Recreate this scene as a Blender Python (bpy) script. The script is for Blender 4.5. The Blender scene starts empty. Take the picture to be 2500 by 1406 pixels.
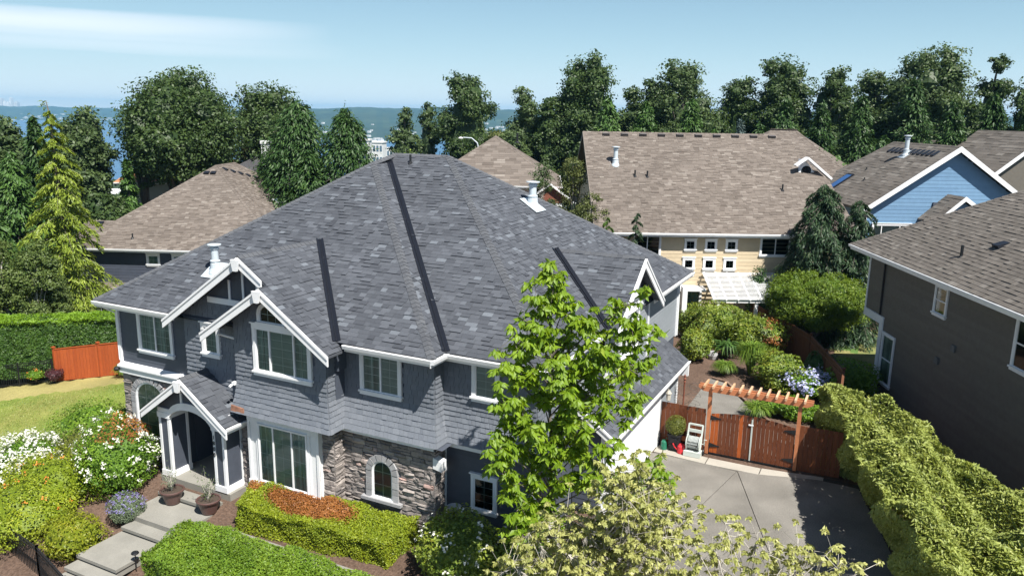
import bpy, math, random
import numpy as np
from mathutils import Vector, Matrix
R=math.radians
rnd=random.Random(7); NR=np.random.default_rng(7)
SC=bpy.context.scene; COL=SC.collection

# ---------------------------------------------------------------- camera, world, sun, exposure
CAM=np.array([0.,0.,13.]); FPX=1905.0
def cam_axes():
    yaw,p,r=R(26.3),R(12.5),R(-0.92)
    cp,sp=math.cos(p),math.sin(p); cy,sy=math.cos(yaw),math.sin(yaw)
    fw=np.array([-sy*cp,cy*cp,-sp]); rt=np.array([cy,sy,0.]); dn=np.array([sy*sp,-cy*sp,-cp])
    return fw, math.cos(r)*rt+math.sin(r)*dn, -math.sin(r)*rt+math.cos(r)*dn
FW,RT,DN=cam_axes()
cd=bpy.data.cameras.new('camera'); cam=bpy.data.objects.new('camera',cd); COL.objects.link(cam)
cd.sensor_width=36.0; cd.lens=36.0*FPX/2500; cd.clip_start=0.2; cd.clip_end=60000
m=Matrix.Identity(4)
for i in range(3):
    m[i][0]=RT[i]; m[i][1]=-DN[i]; m[i][2]=-FW[i]; m[i][3]=CAM[i]
cam.matrix_world=m; SC.camera=cam
def to_px(P):
    q=np.asarray(P,float)-CAM; w=q@FW
    if w<.1: return None
    return 1250+FPX*(q@RT)/w, 703+FPX*(q@DN)/w, w

SUN=np.array([.57,-.34,1.0]); SUN/=np.linalg.norm(SUN)
W=bpy.data.worlds.new('World'); SC.world=W; W.use_nodes=True
wt=W.node_tree; wn=wt.nodes; wl=wt.links; wn.clear()
sky=wn.new('ShaderNodeTexSky'); sky.sky_type='NISHITA'; sky.sun_disc=False
sky.sun_elevation=math.asin(SUN[2]); sky.sun_rotation=math.atan2(SUN[0],SUN[1])
sky.altitude=100; sky.air_density=1.0; sky.dust_density=0.35; sky.ozone_density=1.6
bg=wn.new('ShaderNodeBackground'); bg.inputs[1].default_value=0.052
wo=wn.new('ShaderNodeOutputWorld')
# thin high cloud streaks, low over the left horizon
tc=wn.new('ShaderNodeTexCoord')
rotm=wn.new('ShaderNodeVectorRotate'); rotm.rotation_type='Z_AXIS'; rotm.inputs['Angle'].default_value=R(-26.3)
wl.new(tc.outputs['Generated'],rotm.inputs['Vector'])
sep=wn.new('ShaderNodeSeparateXYZ'); wl.new(rotm.outputs[0],sep.inputs[0])
def wmath(op,a,b=None,c=None,clamp=False):
    n=wn.new('ShaderNodeMath'); n.operation=op; n.use_clamp=clamp
    for i,x in enumerate((a,b,c)):
        if x is None: continue
        if isinstance(x,(int,float)): n.inputs[i].default_value=x
        else: wl.new(x,n.inputs[i])
    return n.outputs[0]
def bump1(x,c,w):   # smooth bump around c
    d=wmath('DIVIDE',wmath('SUBTRACT',x,c),w)
    return wmath('SUBTRACT',1.0,wmath('MULTIPLY',d,d),clamp=True)
az=wmath('ARCTAN2',sep.outputs[0],sep.outputs[1])   # 0 = straight ahead
mp=wn.new('ShaderNodeCombineXYZ'); wl.new(wmath('MULTIPLY',az,3.0),mp.inputs[0]); wl.new(wmath('MULTIPLY',sep.outputs[2],34.0),mp.inputs[1])
nz=wn.new('ShaderNodeTexNoise'); nz.inputs['Scale'].default_value=1.6; nz.inputs['Detail'].default_value=6; nz.inputs['Roughness'].default_value=.55
wl.new(mp.outputs[0],nz.inputs['Vector'])
e2=wmath('ADD',sep.outputs[2],wmath('MULTIPLY',wmath('SUBTRACT',nz.outputs[0],.5),.016))
st=wmath('MULTIPLY',bump1(e2,.089,.016),bump1(az,-.60,.38))
st2=wmath('MULTIPLY',bump1(e2,.069,.010),bump1(az,-.50,.3))
cl=wmath('MULTIPLY',wmath('ADD',st,wmath('MULTIPLY',st2,.45)),.62,clamp=True)
up=wmath('ABSOLUTE',sep.outputs[2]); inv=wmath('SUBTRACT',1.0,up,clamp=True)
hz1=wmath('POWER',inv,6.5); hz2=wmath('POWER',inv,24.0)
mix00=wn.new('ShaderNodeMixRGB'); mix00.inputs[2].default_value=(4.4,8.5,11.0,1); wl.new(wmath('MULTIPLY',hz1,.85),mix00.inputs[0]); wl.new(sky.outputs[0],mix00.inputs[1])
mix0=wn.new('ShaderNodeMixRGB'); mix0.inputs[2].default_value=(12.0,12.0,11.6,1)
wl.new(wmath('MULTIPLY',hz2,.9),mix0.inputs[0]); wl.new(mix00.outputs[0],mix0.inputs[1])
mixc=wn.new('ShaderNodeMixRGB'); mixc.inputs[2].default_value=(12.6,12.9,13.6,1)
wl.new(cl,mixc.inputs[0]); wl.new(mix0.outputs[0],mixc.inputs[1])
wl.new(mixc.outputs[0],bg.inputs[0]); wl.new(bg.outputs[0],wo.inputs[0])

sd=bpy.data.lights.new('sun','SUN'); sd.energy=5.0; sd.angle=R(.53); sd.color=(1.0,.955,.88)
so=bpy.data.objects.new('sun',sd); COL.objects.link(so); so.location=(60,-30,120)
so.rotation_euler=Vector(-SUN).to_track_quat('-Z','Y').to_euler()
SC.view_settings.view_transform='Standard'; SC.view_settings.look='None'
SC.view_settings.exposure=0.88; SC.view_settings.gamma=1.0; SC.view_settings.use_curve_mapping=False
SC.render.engine='CYCLES'; SC.cycles.max_bounces=6; SC.cycles.transparent_max_bounces=12
SC.cycles.diffuse_bounces=3; SC.cycles.glossy_bounces=2; SC.cycles.transmission_bounces=3; SC.cycles.volume_bounces=0
SC.cycles.sample_clamp_indirect=4

# ---------------------------------------------------------------- materials
MATS={}
def mat(name,a,b=None,rough=.8,noise=6.0,nvar=.18,bump=0.0,bscale=40.0,spec=.3,trans=0.0,metal=0.0,third=None,stretch=None,blotch=0.0,bl=.35,coat=0):
    """colour a..b by the per-face 'tone' of each piece, with fine grain, large blotches of wear and relief on top"""
    if name in MATS: return MATS[name]
    M=bpy.data.materials.new(name); M.use_nodes=True; t=M.node_tree; n=t.nodes; l=t.links; n.clear()
    out=n.new('ShaderNodeOutputMaterial'); p=n.new('ShaderNodeBsdfPrincipled')
    p.inputs['Roughness'].default_value=rough; p.inputs['Specular IOR Level'].default_value=spec; p.inputs['Metallic'].default_value=metal
    at=n.new('ShaderNodeAttribute'); at.attribute_name='tone'
    cr=n.new('ShaderNodeValToRGB'); e=cr.color_ramp.elements
    b=b or a
    e[0].color=(*a,1); e[1].color=(*b,1)
    if third: x=e.new(.86); x.color=(*b,1); e[2].color=(*third,1)
    l.new(at.outputs['Fac'],cr.inputs[0]); c=cr.outputs[0]
    tcn=n.new('ShaderNodeTexCoord'); vec=tcn.outputs['Object']
    geo=n.new('ShaderNodeNewGeometry'); vec=geo.outputs['Position']
    if stretch:
        mpn=n.new('ShaderNodeMapping'); mpn.inputs['Scale'].default_value=stretch; l.new(vec,mpn.inputs['Vector']); vec=mpn.outputs[0]
    def mul(c,scale,amt,detail=4):
        nn=n.new('ShaderNodeTexNoise'); nn.inputs['Scale'].default_value=scale; nn.inputs['Detail'].default_value=detail
        l.new(vec,nn.inputs['Vector'])
        mr=n.new('ShaderNodeMapRange'); mr.inputs['From Min'].default_value=.25; mr.inputs['From Max'].default_value=.75
        mr.inputs['To Min'].default_value=1-amt; mr.inputs['To Max'].default_value=1+amt; l.new(nn.outputs[0],mr.inputs['Value'])
        x=n.new('ShaderNodeVectorMath'); x.operation='SCALE'; l.new(c,x.inputs[0]); l.new(mr.outputs[0],x.inputs['Scale']); return x.outputs[0]
    if nvar: c=mul(c,noise,nvar)
    if blotch: c=mul(c,bl,blotch,3)
    l.new(c,p.inputs['Base Color'])
    if bump:
        nb=n.new('ShaderNodeTexNoise'); nb.inputs['Scale'].default_value=bscale; nb.inputs['Detail'].default_value=5; l.new(vec,nb.inputs['Vector'])
        bp=n.new('ShaderNodeBump'); bp.inputs['Strength'].default_value=min(1,bump); bp.inputs['Distance'].default_value=.03; l.new(nb.outputs[0],bp.inputs['Height']); l.new(bp.outputs[0],p.inputs['Normal'])
    if trans:
        tr=n.new('ShaderNodeBsdfTranslucent'); h=n.new('ShaderNodeHueSaturation'); h.inputs['Value'].default_value=1.25; h.inputs['Saturation'].default_value=1.1
        h.inputs['Hue'].default_value=.485; l.new(c,h.inputs['Color']); l.new(h.outputs[0],tr.inputs[0])
        mx=n.new('ShaderNodeMixShader'); mx.inputs[0].default_value=trans; l.new(p.outputs[0],mx.inputs[1]); l.new(tr.outputs[0],mx.inputs[2]); l.new(mx.outputs[0],out.inputs[0])
    else: l.new(p.outputs[0],out.inputs[0])
    MATS[name]=M; return M
def glass_mat(name,tint=(.74,.84,.80)):
    if name in MATS: return MATS[name]
    M=bpy.data.materials.new(name); M.use_nodes=True; t=M.node_tree; n=t.nodes; l=t.links; n.clear()
    out=n.new('ShaderNodeOutputMaterial'); tr=n.new('ShaderNodeBsdfTransparent'); tr.inputs[0].default_value=(*tint,1)
    gl=n.new('ShaderNodeBsdfGlossy'); gl.inputs['Roughness'].default_value=.03; gl.inputs[0].default_value=(.9,.95,.95,1)
    fr=n.new('ShaderNodeFresnel'); fr.inputs['IOR'].default_value=1.55
    nb=n.new('ShaderNodeTexNoise'); nb.inputs['Scale'].default_value=1.3
    g=n.new('ShaderNodeNewGeometry'); l.new(g.outputs['Position'],nb.inputs['Vector'])
    bp=n.new('ShaderNodeBump'); bp.inputs['Strength'].default_value=.05; l.new(nb.outputs[0],bp.inputs['Height']); l.new(bp.outputs[0],gl.inputs['Normal'])
    mx=n.new('ShaderNodeMixShader'); l.new(fr.outputs[0],mx.inputs[0]); l.new(tr.outputs[0],mx.inputs[1]); l.new(gl.outputs[0],mx.inputs[2]); l.new(mx.outputs[0],out.inputs[0])
    MATS[name]=M; return M

M_SLATE=mat('slate_shingle',(.050,.055,.066),(.090,.098,.114),rough=.85,noise=60,nvar=.16,third=(.135,.150,.172),blotch=.10,bl=.5,bump=.25,bscale=180,spec=.25)
M_SLATECAP=mat('slate_cap_shingle',(.072,.077,.088),(.105,.111,.122),rough=.85,noise=60,nvar=.15,bump=.25,bscale=180,spec=.25)
M_BROWN=mat('weathered_brown_shingle',(.112,.094,.081),(.175,.150,.131),rough=.9,noise=40,nvar=.14,third=(.215,.19,.168),blotch=.10,bl=.3,spec=.2)
M_BROWN2=mat('grey_brown_shingle',(.105,.094,.083),(.160,.144,.128),rough=.9,noise=40,nvar=.14,third=(.20,.184,.165),blotch=.10,bl=.3,spec=.2)
M_DARKROOF=mat('dark_roof',(.05,.05,.055),(.08,.08,.085),rough=.9,noise=8,nvar=.2)
M_ORANGE=mat('orange_tile',(.34,.15,.07),(.46,.22,.11),rough=.85,noise=5,nvar=.2)
M_METALDARK=mat('dark_flashing',(.010,.012,.018),rough=.45,nvar=.1,spec=.4)
M_WHITE=mat('white_paint',(.74,.75,.76),(.80,.81,.82),rough=.5,noise=3,nvar=.05,spec=.35,blotch=.03)
M_GUTTER=mat('white_gutter',(.78,.79,.80),rough=.4,noise=4,nvar=.05,spec=.4)
M_NAVY=mat('darkened_blue_siding',(.058,.068,.090),(.072,.083,.108),rough=.6,noise=5,nvar=.08,bump=.1,bscale=60,spec=.45)  # siding colour darkened for walls that stand in shade
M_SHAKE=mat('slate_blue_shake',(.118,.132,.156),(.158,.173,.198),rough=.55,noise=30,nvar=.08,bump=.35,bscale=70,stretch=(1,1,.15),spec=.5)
M_SUNSIDE=mat('sunlit_blue_siding',(.25,.275,.30),(.27,.295,.32),rough=.5,noise=5,nvar=.06,spec=.5)  # the same siding with sunlight put into a lighter colour, for the right-hand walls
M_RUST=mat('rusty_flashing',(.16,.065,.035),(.30,.17,.12),rough=.7,noise=9,nvar=.4)
M_STONE=mat('ledge_stone',(.15,.135,.13),(.36,.32,.295),rough=.85,noise=9,nvar=.25,third=(.42,.29,.255),bump=.5,bscale=26,spec=.2)
M_CAST=mat('cast_stone',(.27,.27,.28),(.36,.36,.37),rough=.85,noise=12,nvar=.12,bump=.3,bscale=50)
M_MORTAR=mat('mortar',(.07,.065,.06),rough=.95,noise=20,nvar=.2)
M_DARK=mat('dark_interior',(.012,.014,.016),rough=.9,nvar=.1)
M_BLIND=mat('pale_blind',(.30,.34,.32),(.46,.50,.47),rough=.7,nvar=.05)
M_CURT=mat('grey_curtain',(.20,.24,.23),(.42,.48,.46),rough=.8,noise=2,nvar=.35)
M_PIPE=mat('painted_vent_pipe',(.50,.56,.60),rough=.4,noise=6,nvar=.08,spec=.45)
M_BLACK=mat('black_metal',(.012,.013,.015),rough=.45,nvar=.1,spec=.4)
M_BEIGE=mat('beige_siding',(.50,.41,.28),(.56,.465,.325),rough=.65,noise=4,nvar=.05,spec=.3)
M_BLUE=mat('blue_siding',(.135,.245,.385),(.155,.275,.42),rough=.6,noise=3,nvar=.06,spec=.35)
M_TAUPE=mat('taupe_siding',(.125,.112,.095),(.14,.127,.108),rough=.7,noise=5,nvar=.08,spec=.3)
M_NAVY2=mat('dark_navy_siding',(.052,.062,.088),(.062,.072,.098),rough=.6,noise=4,nvar=.08,spec=.4)
M_CREAM=mat('cream_wall',(.56,.55,.50),rough=.7,noise=3,nvar=.06)
M_GLASS=glass_mat('window_glass'); M_GLASSD=glass_mat('dark_window_glass',(.45,.52,.50))
M_SKYL=mat('blue_skylight_glass',(.03,.10,.28),rough=.12,nvar=.05,spec=.6)
M_REDWOOD=mat('red_stained_cedar',(.105,.030,.012),(.17,.055,.022),rough=.6,noise=5,nvar=.25,stretch=(9,9,.8),third=(.36,.085,.018),spec=.3,bump=.2,bscale=20)
M_REDFENCE=mat('bright_red_cedar',(.30,.062,.018),(.38,.085,.024),rough=.6,noise=5,nvar=.2,stretch=(9,9,.8),spec=.3)
M_PERG=mat('orange_pergola_wood',(.40,.135,.055),(.52,.22,.11),rough=.65,noise=5,nvar=.15,spec=.3)
M_RAFT=mat('pale_rafter_wood',(.50,.30,.17),(.62,.40,.26),rough=.7,noise=6,nvar=.15)
M_OLDWOOD=mat('weathered_board',(.10,.085,.07),(.19,.165,.14),rough=.85,noise=6,nvar=.3,stretch=(10,10,.7))
M_BROWNWOOD=mat('brown_fence_wood',(.115,.048,.024),(.15,.065,.033),rough=.75,noise=6,nvar=.2,stretch=(9,9,.8))
M_CONC=mat('aggregate_concrete',(.165,.155,.138),(.182,.172,.155),rough=.9,noise=26,nvar=.36,blotch=.26,bl=.75,bump=.2,bscale=160)
M_CONC2=mat('pale_concrete',(.33,.31,.27),(.37,.345,.305),rough=.9,noise=60,nvar=.14,blotch=.10,bl=1.2)
M_STEP=mat('path_concrete',(.22,.215,.19),(.26,.25,.225),rough=.9,noise=70,nvar=.2,blotch=.12,bl=1.5,bump=.15,bscale=120)
M_POT=mat('brown_glazed_pot',(.085,.048,.042),(.11,.062,.054),rough=.35,noise=5,nvar=.15,spec=.5)
M_SOIL=mat('potting_soil',(.045,.032,.024),(.09,.07,.055),rough=1,noise=50,nvar=.4,bump=.6,bscale=60)
M_BARK=mat('grey_bark',(.11,.095,.08),(.16,.14,.12),rough=.9,noise=12,nvar=.3,stretch=(1,1,.3))
M_PALEBARK=mat('pale_bark',(.36,.33,.29),(.46,.43,.38),rough=.85,noise=12,nvar=.2)
M_PLASTIC=mat('grey_green_plastic',(.48,.53,.50),rough=.4,nvar=.05,spec=.4)
M_HOSE=mat('grey_hose',(.34,.37,.36),(.42,.45,.44),rough=.5,nvar=.05)
M_RED=mat('red_plastic',(.55,.03,.04),rough=.35,nvar=.05,spec=.45)
M_GREENP=mat('green_plastic',(.02,.15,.09),rough=.35,nvar=.05,spec=.45)
M_PLANTER=mat('black_resin',(.016,.016,.020),rough=.45,nvar=.1,spec=.4)
M_RUSTMETAL=mat('rusted_iron',(.16,.05,.03),(.22,.08,.05),rough=.8,noise=30,nvar=.3)
M_IRON=mat('thin_iron',(.10,.09,.08),rough=.7,nvar=.1)
# ---------------------------------------------------------------- objects and mesh helpers
def A(*x): return np.array(x,float)
def unit(v): v=np.asarray(v,float); return v/(np.linalg.norm(v)+1e-12)
def tag(o,label=None,cat=None,group=None,kind=None):
    if label: o['label']=label
    if cat: o['category']=cat
    if group: o['group']=group
    if kind: o['kind']=kind
    return o
def thing(name,label,cat,loc=(0,0,0),rz=0.0,group=None,world=False):
    """Empty at the thing's base; world=True: its parts are given in world coordinates"""
    o=bpy.data.objects.new(name,None); COL.objects.link(o); o.location=loc; o.rotation_euler=(0,0,rz)
    o.empty_display_size=.3
    MW[o]=(Matrix.Translation(Vector(loc)).inverted() if world else Matrix.Identity(4))
    MF[o]=(Matrix.Identity(4) if world else Matrix.Translation(Vector(loc))@Matrix.Rotation(rz,4,'Z'))
    return tag(o,label,cat,group)
MW={}; MF={}
def link(me,name,material,parent=None,kind=None,label=None):
    o=bpy.data.objects.new(name,me); COL.objects.link(o)
    if material and len(me.materials)==0: me.materials.append(material)
    if parent is not None:
        o.parent=parent
        if parent in MW: o.matrix_parent_inverse=MW[parent]
        MF[o]=MF.get(parent,Matrix.Identity(4))
    if kind: o['kind']=kind
    if label: o['label']=label
    return o
def mesh_raw(name,V,F,tone=None,smooth=False):
    me=bpy.data.meshes.new(name); me.from_pydata([tuple(v) for v in V],[],F)
    if tone is not None:
        at=me.attributes.new('tone','FLOAT','FACE'); at.data.foreach_set('value',np.asarray(tone,np.float32))
    if smooth: me.polygons.foreach_set('use_smooth',[True]*len(me.polygons))
    me.update(); return me
class MB:
    def __init__(s): s.v=[]; s.f=[]; s.t=[]
    def add(s,V,F,tone=.5):
        k=len(s.v); s.v.extend([tuple(map(float,x)) for x in V]); s.f.extend([tuple(k+i for i in f) for f in F]); s.t.extend([tone]*len(F)); return s
    def box(s,a,b,tone=.5):
        x0,y0,z0=a; x1,y1,z1=b
        V=[(x0,y0,z0),(x1,y0,z0),(x1,y1,z0),(x0,y1,z0),(x0,y0,z1),(x1,y0,z1),(x1,y1,z1),(x0,y1,z1)]
        return s.add(V,[(0,3,2,1),(4,5,6,7),(0,1,5,4),(1,2,6,5),(2,3,7,6),(3,0,4,7)],tone)
    def fbox(s,O,U,N,u0,u1,n0,n1,z0,z1,tone=.5):   # box in a wall frame: along U, outward N, up
        O=A(*O);U=A(*U);N=A(*N);Z=A(0,0,1)
        P=lambda u,n,z:O+U*u+N*n+Z*z
        V=[P(u,n,z) for z in (z0,z1) for u,n in ((u0,n0),(u1,n0),(u1,n1),(u0,n1))]
        return s.add(V,[(0,3,2,1),(4,5,6,7),(0,1,5,4),(1,2,6,5),(2,3,7,6),(3,0,4,7)],tone)
    def beam(s,p,q,w,h,up=(0,0,1),tone=.5):        # rectangular bar from p to q
        p=A(*p);q=A(*q);d=unit(q-p);x=unit(np.cross(d,up));y=np.cross(x,d)
        V=[c+x*a*w/2+y*b*h/2 for c in (p,q) for a,b in ((-1,-1),(1,-1),(1,1),(-1,1))]
        return s.add(V,[(0,3,2,1),(4,5,6,7),(0,1,5,4),(1,2,6,5),(2,3,7,6),(3,0,4,7)],tone)
    def prism(s,poly,d,tone=.5):                   # planar polygon pushed along vector d
        n=len(poly);d=A(*d);V=[A(*p) for p in poly]+[A(*p)+d for p in poly]
        return s.add(V,[tuple(range(n)),tuple(range(2*n-1,n-1,-1))]+[((i+1)%n,i,n+i,n+(i+1)%n) for i in range(n)],tone)
    def tube(s,pts,rad,n=6,tone=.5,cap=True):
        pts=[A(*p) for p in pts]; k=len(pts)
        if isinstance(rad,(int,float)): rad=[rad]*k
        V=[];F=[]
        for i,p in enumerate(pts):
            d=unit(pts[min(i+1,k-1)]-pts[max(i-1,0)]); x=np.cross(d,(0,0,1.)) if abs(d[2])<.95 else np.cross(d,(1.,0,0)); x=unit(x); y=np.cross(d,x)
            V+= [p+rad[i]*(x*math.cos(2*math.pi*j/n)+y*math.sin(2*math.pi*j/n)) for j in range(n)]
        for i in range(k-1):
            F+=[(i*n+j,i*n+(j+1)%n,(i+1)*n+(j+1)%n,(i+1)*n+j) for j in range(n)]
        if cap: F+=[tuple(range(n-1,-1,-1)),tuple((k-1)*n+j for j in range(n))]
        return s.add(V,F,tone)
    def lathe(s,prof,c=(0,0,0),n=16,tone=.5):      # profile of (radius, z)
        c=A(*c);V=[];F=[];k=len(prof)
        for r,z in prof: V+=[c+A(r*math.cos(2*math.pi*j/n),r*math.sin(2*math.pi*j/n),z) for j in range(n)]
        for i in range(k-1): F+=[(i*n+j,i*n+(j+1)%n,(i+1)*n+(j+1)%n,(i+1)*n+j) for j in range(n)]
        return s.add(V,F,tone)
    def build(s,name,material,parent=None,kind=None,smooth=False,label=None):
        me=mesh_raw(name,s.v,s.f,s.t,smooth); return link(me,name,material,parent,kind,label)

# pieces: list of (V,F,tone); the 300 that show largest become parts of their own, the rest one 'stuff' part
def emit(pieces,name,material,parent,limit=300,rest=None,singles=True,minpx=7):
    M=np.array(MF.get(parent,Matrix.Identity(4))); sc=[]
    for i,(V,F,t) in enumerate(pieces):
        c=np.mean(V,axis=0); cw=M[:3,:3]@c+M[:3,3]; q=to_px(cw); s=0
        if q and -20<q[0]<2520 and -20<q[1]<1426:
            e=np.ptp(V,axis=0); s=np.linalg.norm(e)*FPX/q[2]
        sc.append(s)
    order=sorted(range(len(pieces)),key=lambda i:-sc[i])
    if singles:
        for i in order[:limit]:
            if sc[i]<minpx: break
            V,F,t=pieces[i]; c=np.mean(V,axis=0)
            me=mesh_raw(name,np.asarray(V)-c,F,[t]*len(F)); o=link(me,name,material,parent); o.location=c; sc[i]=-1
    b=MB()
    for i in order:
        if sc[i]>=0: b.add(*pieces[i])
    if b.v: b.build(rest or name+'_field',material,parent,kind='stuff')

# ---- clipping of small rectangles against a convex polygon (2D)
def poly_ccw(P):
    a=sum(P[i][0]*P[(i+1)%len(P)][1]-P[(i+1)%len(P)][0]*P[i][1] for i in range(len(P)))
    return P if a>0 else P[::-1]
def clip(S,P):
    for i in range(len(P)):
        ax,ay=P[i];bx,by=P[(i+1)%len(P)];out=[];n=len(S)
        if n<3: return []
        d=[(bx-ax)*(y-ay)-(by-ay)*(x-ax) for x,y in S]
        if min(d)>=0: continue
        for j in range(n):
            k=(j+1)%n
            if d[j]>=0: out.append(S[j])
            if (d[j]>=0)!=(d[k]>=0):
                t=d[j]/(d[j]-d[k]); out.append((S[j][0]+t*(S[k][0]-S[j][0]),S[j][1]+t*(S[k][1]-S[j][1])))
        S=out
    return S
# ---- roof shingles over a planar polygon; row 0 starts at the eave line through O along E
def shingle_plane(poly,E,expo=.165,wmin=.16,wmax=.42,th=(.006,.038),rs=None,tmean=.45,tsd=.22):
    rs=rs or rnd; P=[A(*p) for p in poly]; E=unit(E)
    nrm=unit(np.cross(P[1]-P[0],P[2]-P[0])); nrm=nrm if nrm[2]>0 else -nrm
    S=np.cross(nrm,E); S=S if S[2]>0 else -S
    O=min(P,key=lambda p:p@S)
    Q=poly_ccw([((p-O)@E,(p-O)@S) for p in P])
    xs=[q[0] for q in Q]; ys=[q[1] for q in Q]; out=[]
    y=0;row=0
    while y<max(ys):
        x=min(xs)-rs.random()*.4; y1=y+expo; prev=.5
        while x<max(xs):
            w=rs.uniform(wmin,wmax); c=clip([(x+.003,y),(x+w-.003,y),(x+w-.003,y1),(x+.003,y1)],Q)
            if len(c)>=3:
                a=abs(sum(c[i][0]*c[(i+1)%len(c)][1]-c[(i+1)%len(c)][0]*c[i][1] for i in range(len(c))))/2
                if a>.0015:
                    h=th[0] if rs.random()<.5 else rs.uniform(*th)
                    prev=min(1,max(0,rs.gauss(tmean,tsd)))
                    if rs.random()<.10: prev=rs.uniform(.8,1)
                    k=len(c)
                    lift=lambda yy:.006+h*(1-.85*(yy-y)/expo)
                    T=[O+E*px+S*py+nrm*lift(py) for px,py in c]; B=[O+E*px+S*py-nrm*.004 for px,py in c]
                    out.append((np.array(T+B),[tuple(range(k))]+[((i+1)%k,i,k+i,k+(i+1)%k) for i in range(k)],prev))
            x+=w
        y=y1;row+=1
    return out
def ridge_caps(p,q,mat_,parent,w=.17,step=.2,na=(0,0,1),nb=(0,0,1),name='ridge_cap',lift=.03,singles=True):
    """bent cap shingles from the low end p to the high end q; na, nb: up normals of the two roof planes"""
    p=A(*p);q=A(*q);L=np.linalg.norm(q-p);d=(q-p)/L;na=unit(na);nb=unit(nb)
    a=unit(np.cross(d,na)); b=unit(np.cross(d,nb)); 
    if a@(nb-na)>0: a=-a
    if b@(na-nb)>0: b=-b
    if a@b>.0: b=-b
    n=unit(na+nb); ps=[]; k=max(1,int(L/step)); st=L/k
    for i in range(k):
        c0=p+d*i*st; c1=c0+d*(st+.03)
        h0=lift+.022; h1=lift
        V=[c0+a*w+n*(h0-.012),c0+n*h0,c0+b*w+n*(h0-.012),c1+b*w+n*(h1-.012),c1+n*h1,c1+a*w+n*(h1-.012)]
        V+=[x-n*.026 for x in V]
        F=[(0,1,4,5),(1,2,3,4),(6,7,1,0),(7,8,2,1),(8,9,3,2),(11,6,0,5),(10,11,5,4),(9,10,4,3)]
        ps.append((np.array(V),F,min(1,max(0,rnd.gauss(.5,.22)))))
    if singles: emit(ps,name,mat_,parent,limit=120,rest='ridge_cap_field')
    else: emit(ps,name,mat_,parent,singles=False,rest='ridge_cap_field')
    return ps
# ---- wall cladding in a wall frame: O origin, U along, N outward.  prof(z)->outward offset; ulim(off)->(u0,u1)
def shakes(O,U,N,z0,z1,ulim,prof,holes=(),row=.155,wmin=.10,wmax=.26,top=None,rs=None,th=.040):
    rs=rs or rnd; O=A(*O);U=A(*U);N=A(*N);Z=A(0,0,1);out=[]; z=z0
    while z<z1-.02:
        za,zb=z,min(z+row,z1); oa,ob=prof(za),prof(zb); u0a,u1a=ulim(oa); u0b,u1b=ulim(ob); u=u0a
        while u<u1a-.01:
            w=rs.uniform(wmin,wmax); v=min(u+w,u1a)
            if u1a-v<.05: v=u1a
            g=.004; t=th*rs.uniform(.7,1.25); jag=rs.uniform(-.005,.004)
            f=lambda x:(u0b+(x-u0a)*(u1b-u0b)/max(1e-6,u1a-u0a))
            um=(u+v)/2; ok=True
            for h in holes:
                if h[0]<um<h[2] and h[1]<(za+zb)/2<h[3]: ok=False
            if top and (za+zb)/2>top(um): ok=False
            if ok:
                ztop=zb+.02
                if top:
                    zl=min(ztop,top(u)); zr=min(ztop,top(v))
                else: zl=zr=ztop
                if zl>za+.02 or zr>za+.02:
                    V=[O+U*(u+g)+N*(oa+t)+Z*(za+jag),O+U*(v-g)+N*(oa+t)+Z*(za+jag),O+U*f(v-g)+N*(ob+.004)+Z*max(zr,za+.005),O+U*f(u+g)+N*(ob+.004)+Z*max(zl,za+.005),
                       O+U*(u+g)+N*(oa-.01)+Z*(za+jag),O+U*(v-g)+N*(oa-.01)+Z*(za+jag)]
                    out.append((np.array(V),[(0,1,2,3),(4,5,1,0),(4,0,3),(5,2,1)],min(1,max(0,rs.gauss(.45,.20)))))
            u=v
        z=zb
    return out
def laps(O,U,N,z0,z1,u0,u1,holes=(),row=.17,top=None,th=.016,jl=3.6,rs=None,blen=None):
    """clapboards: long tilted boards, cut at the openings and under a sloping top"""
    rs=rs or rnd; O=A(*O);U=A(*U);N=A(*N);Z=A(0,0,1);out=[];z=z0
    while z<z1-.01:
        za,zb=z,min(z+row,z1); segs=[(u0,u1)]
        for h in holes:
            if h[1]<(za+zb)/2<h[3]:
                ns=[]
                for a,b in segs:
                    if h[2]<=a or h[0]>=b: ns.append((a,b)); continue
                    if h[0]>a: ns.append((a,h[0]))
                    if h[2]<b: ns.append((h[2],b))
                segs=ns
        if top:
            ns=[]
            for a,b in segs:
                xs=np.linspace(a,b,60); ok=[x for x in xs if top(x)>zb-.01]
                if len(ok)>1: ns.append((ok[0],ok[-1]))
            segs=ns
        for a,b in segs:
            x=a
            while x<b-.02:
                y=min(b,x+rs.uniform(.7,1.1)*jl)
                if b-y<.5: y=b
                V=[O+U*(x+.001)+N*th+Z*za,O+U*(y-.001)+N*th+Z*za,O+U*(y-.001)+N*.003+Z*(zb+.012),O+U*(x+.001)+N*.003+Z*(zb+.012),O+U*(x+.001)-N*.008+Z*za,O+U*(y-.001)-N*.008+Z*za]
                out.append((np.array(V),[(0,1,2,3),(4,5,1,0),(4,0,3),(5,2,1)],rs.random())); x=y
        z=zb
    return out
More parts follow.
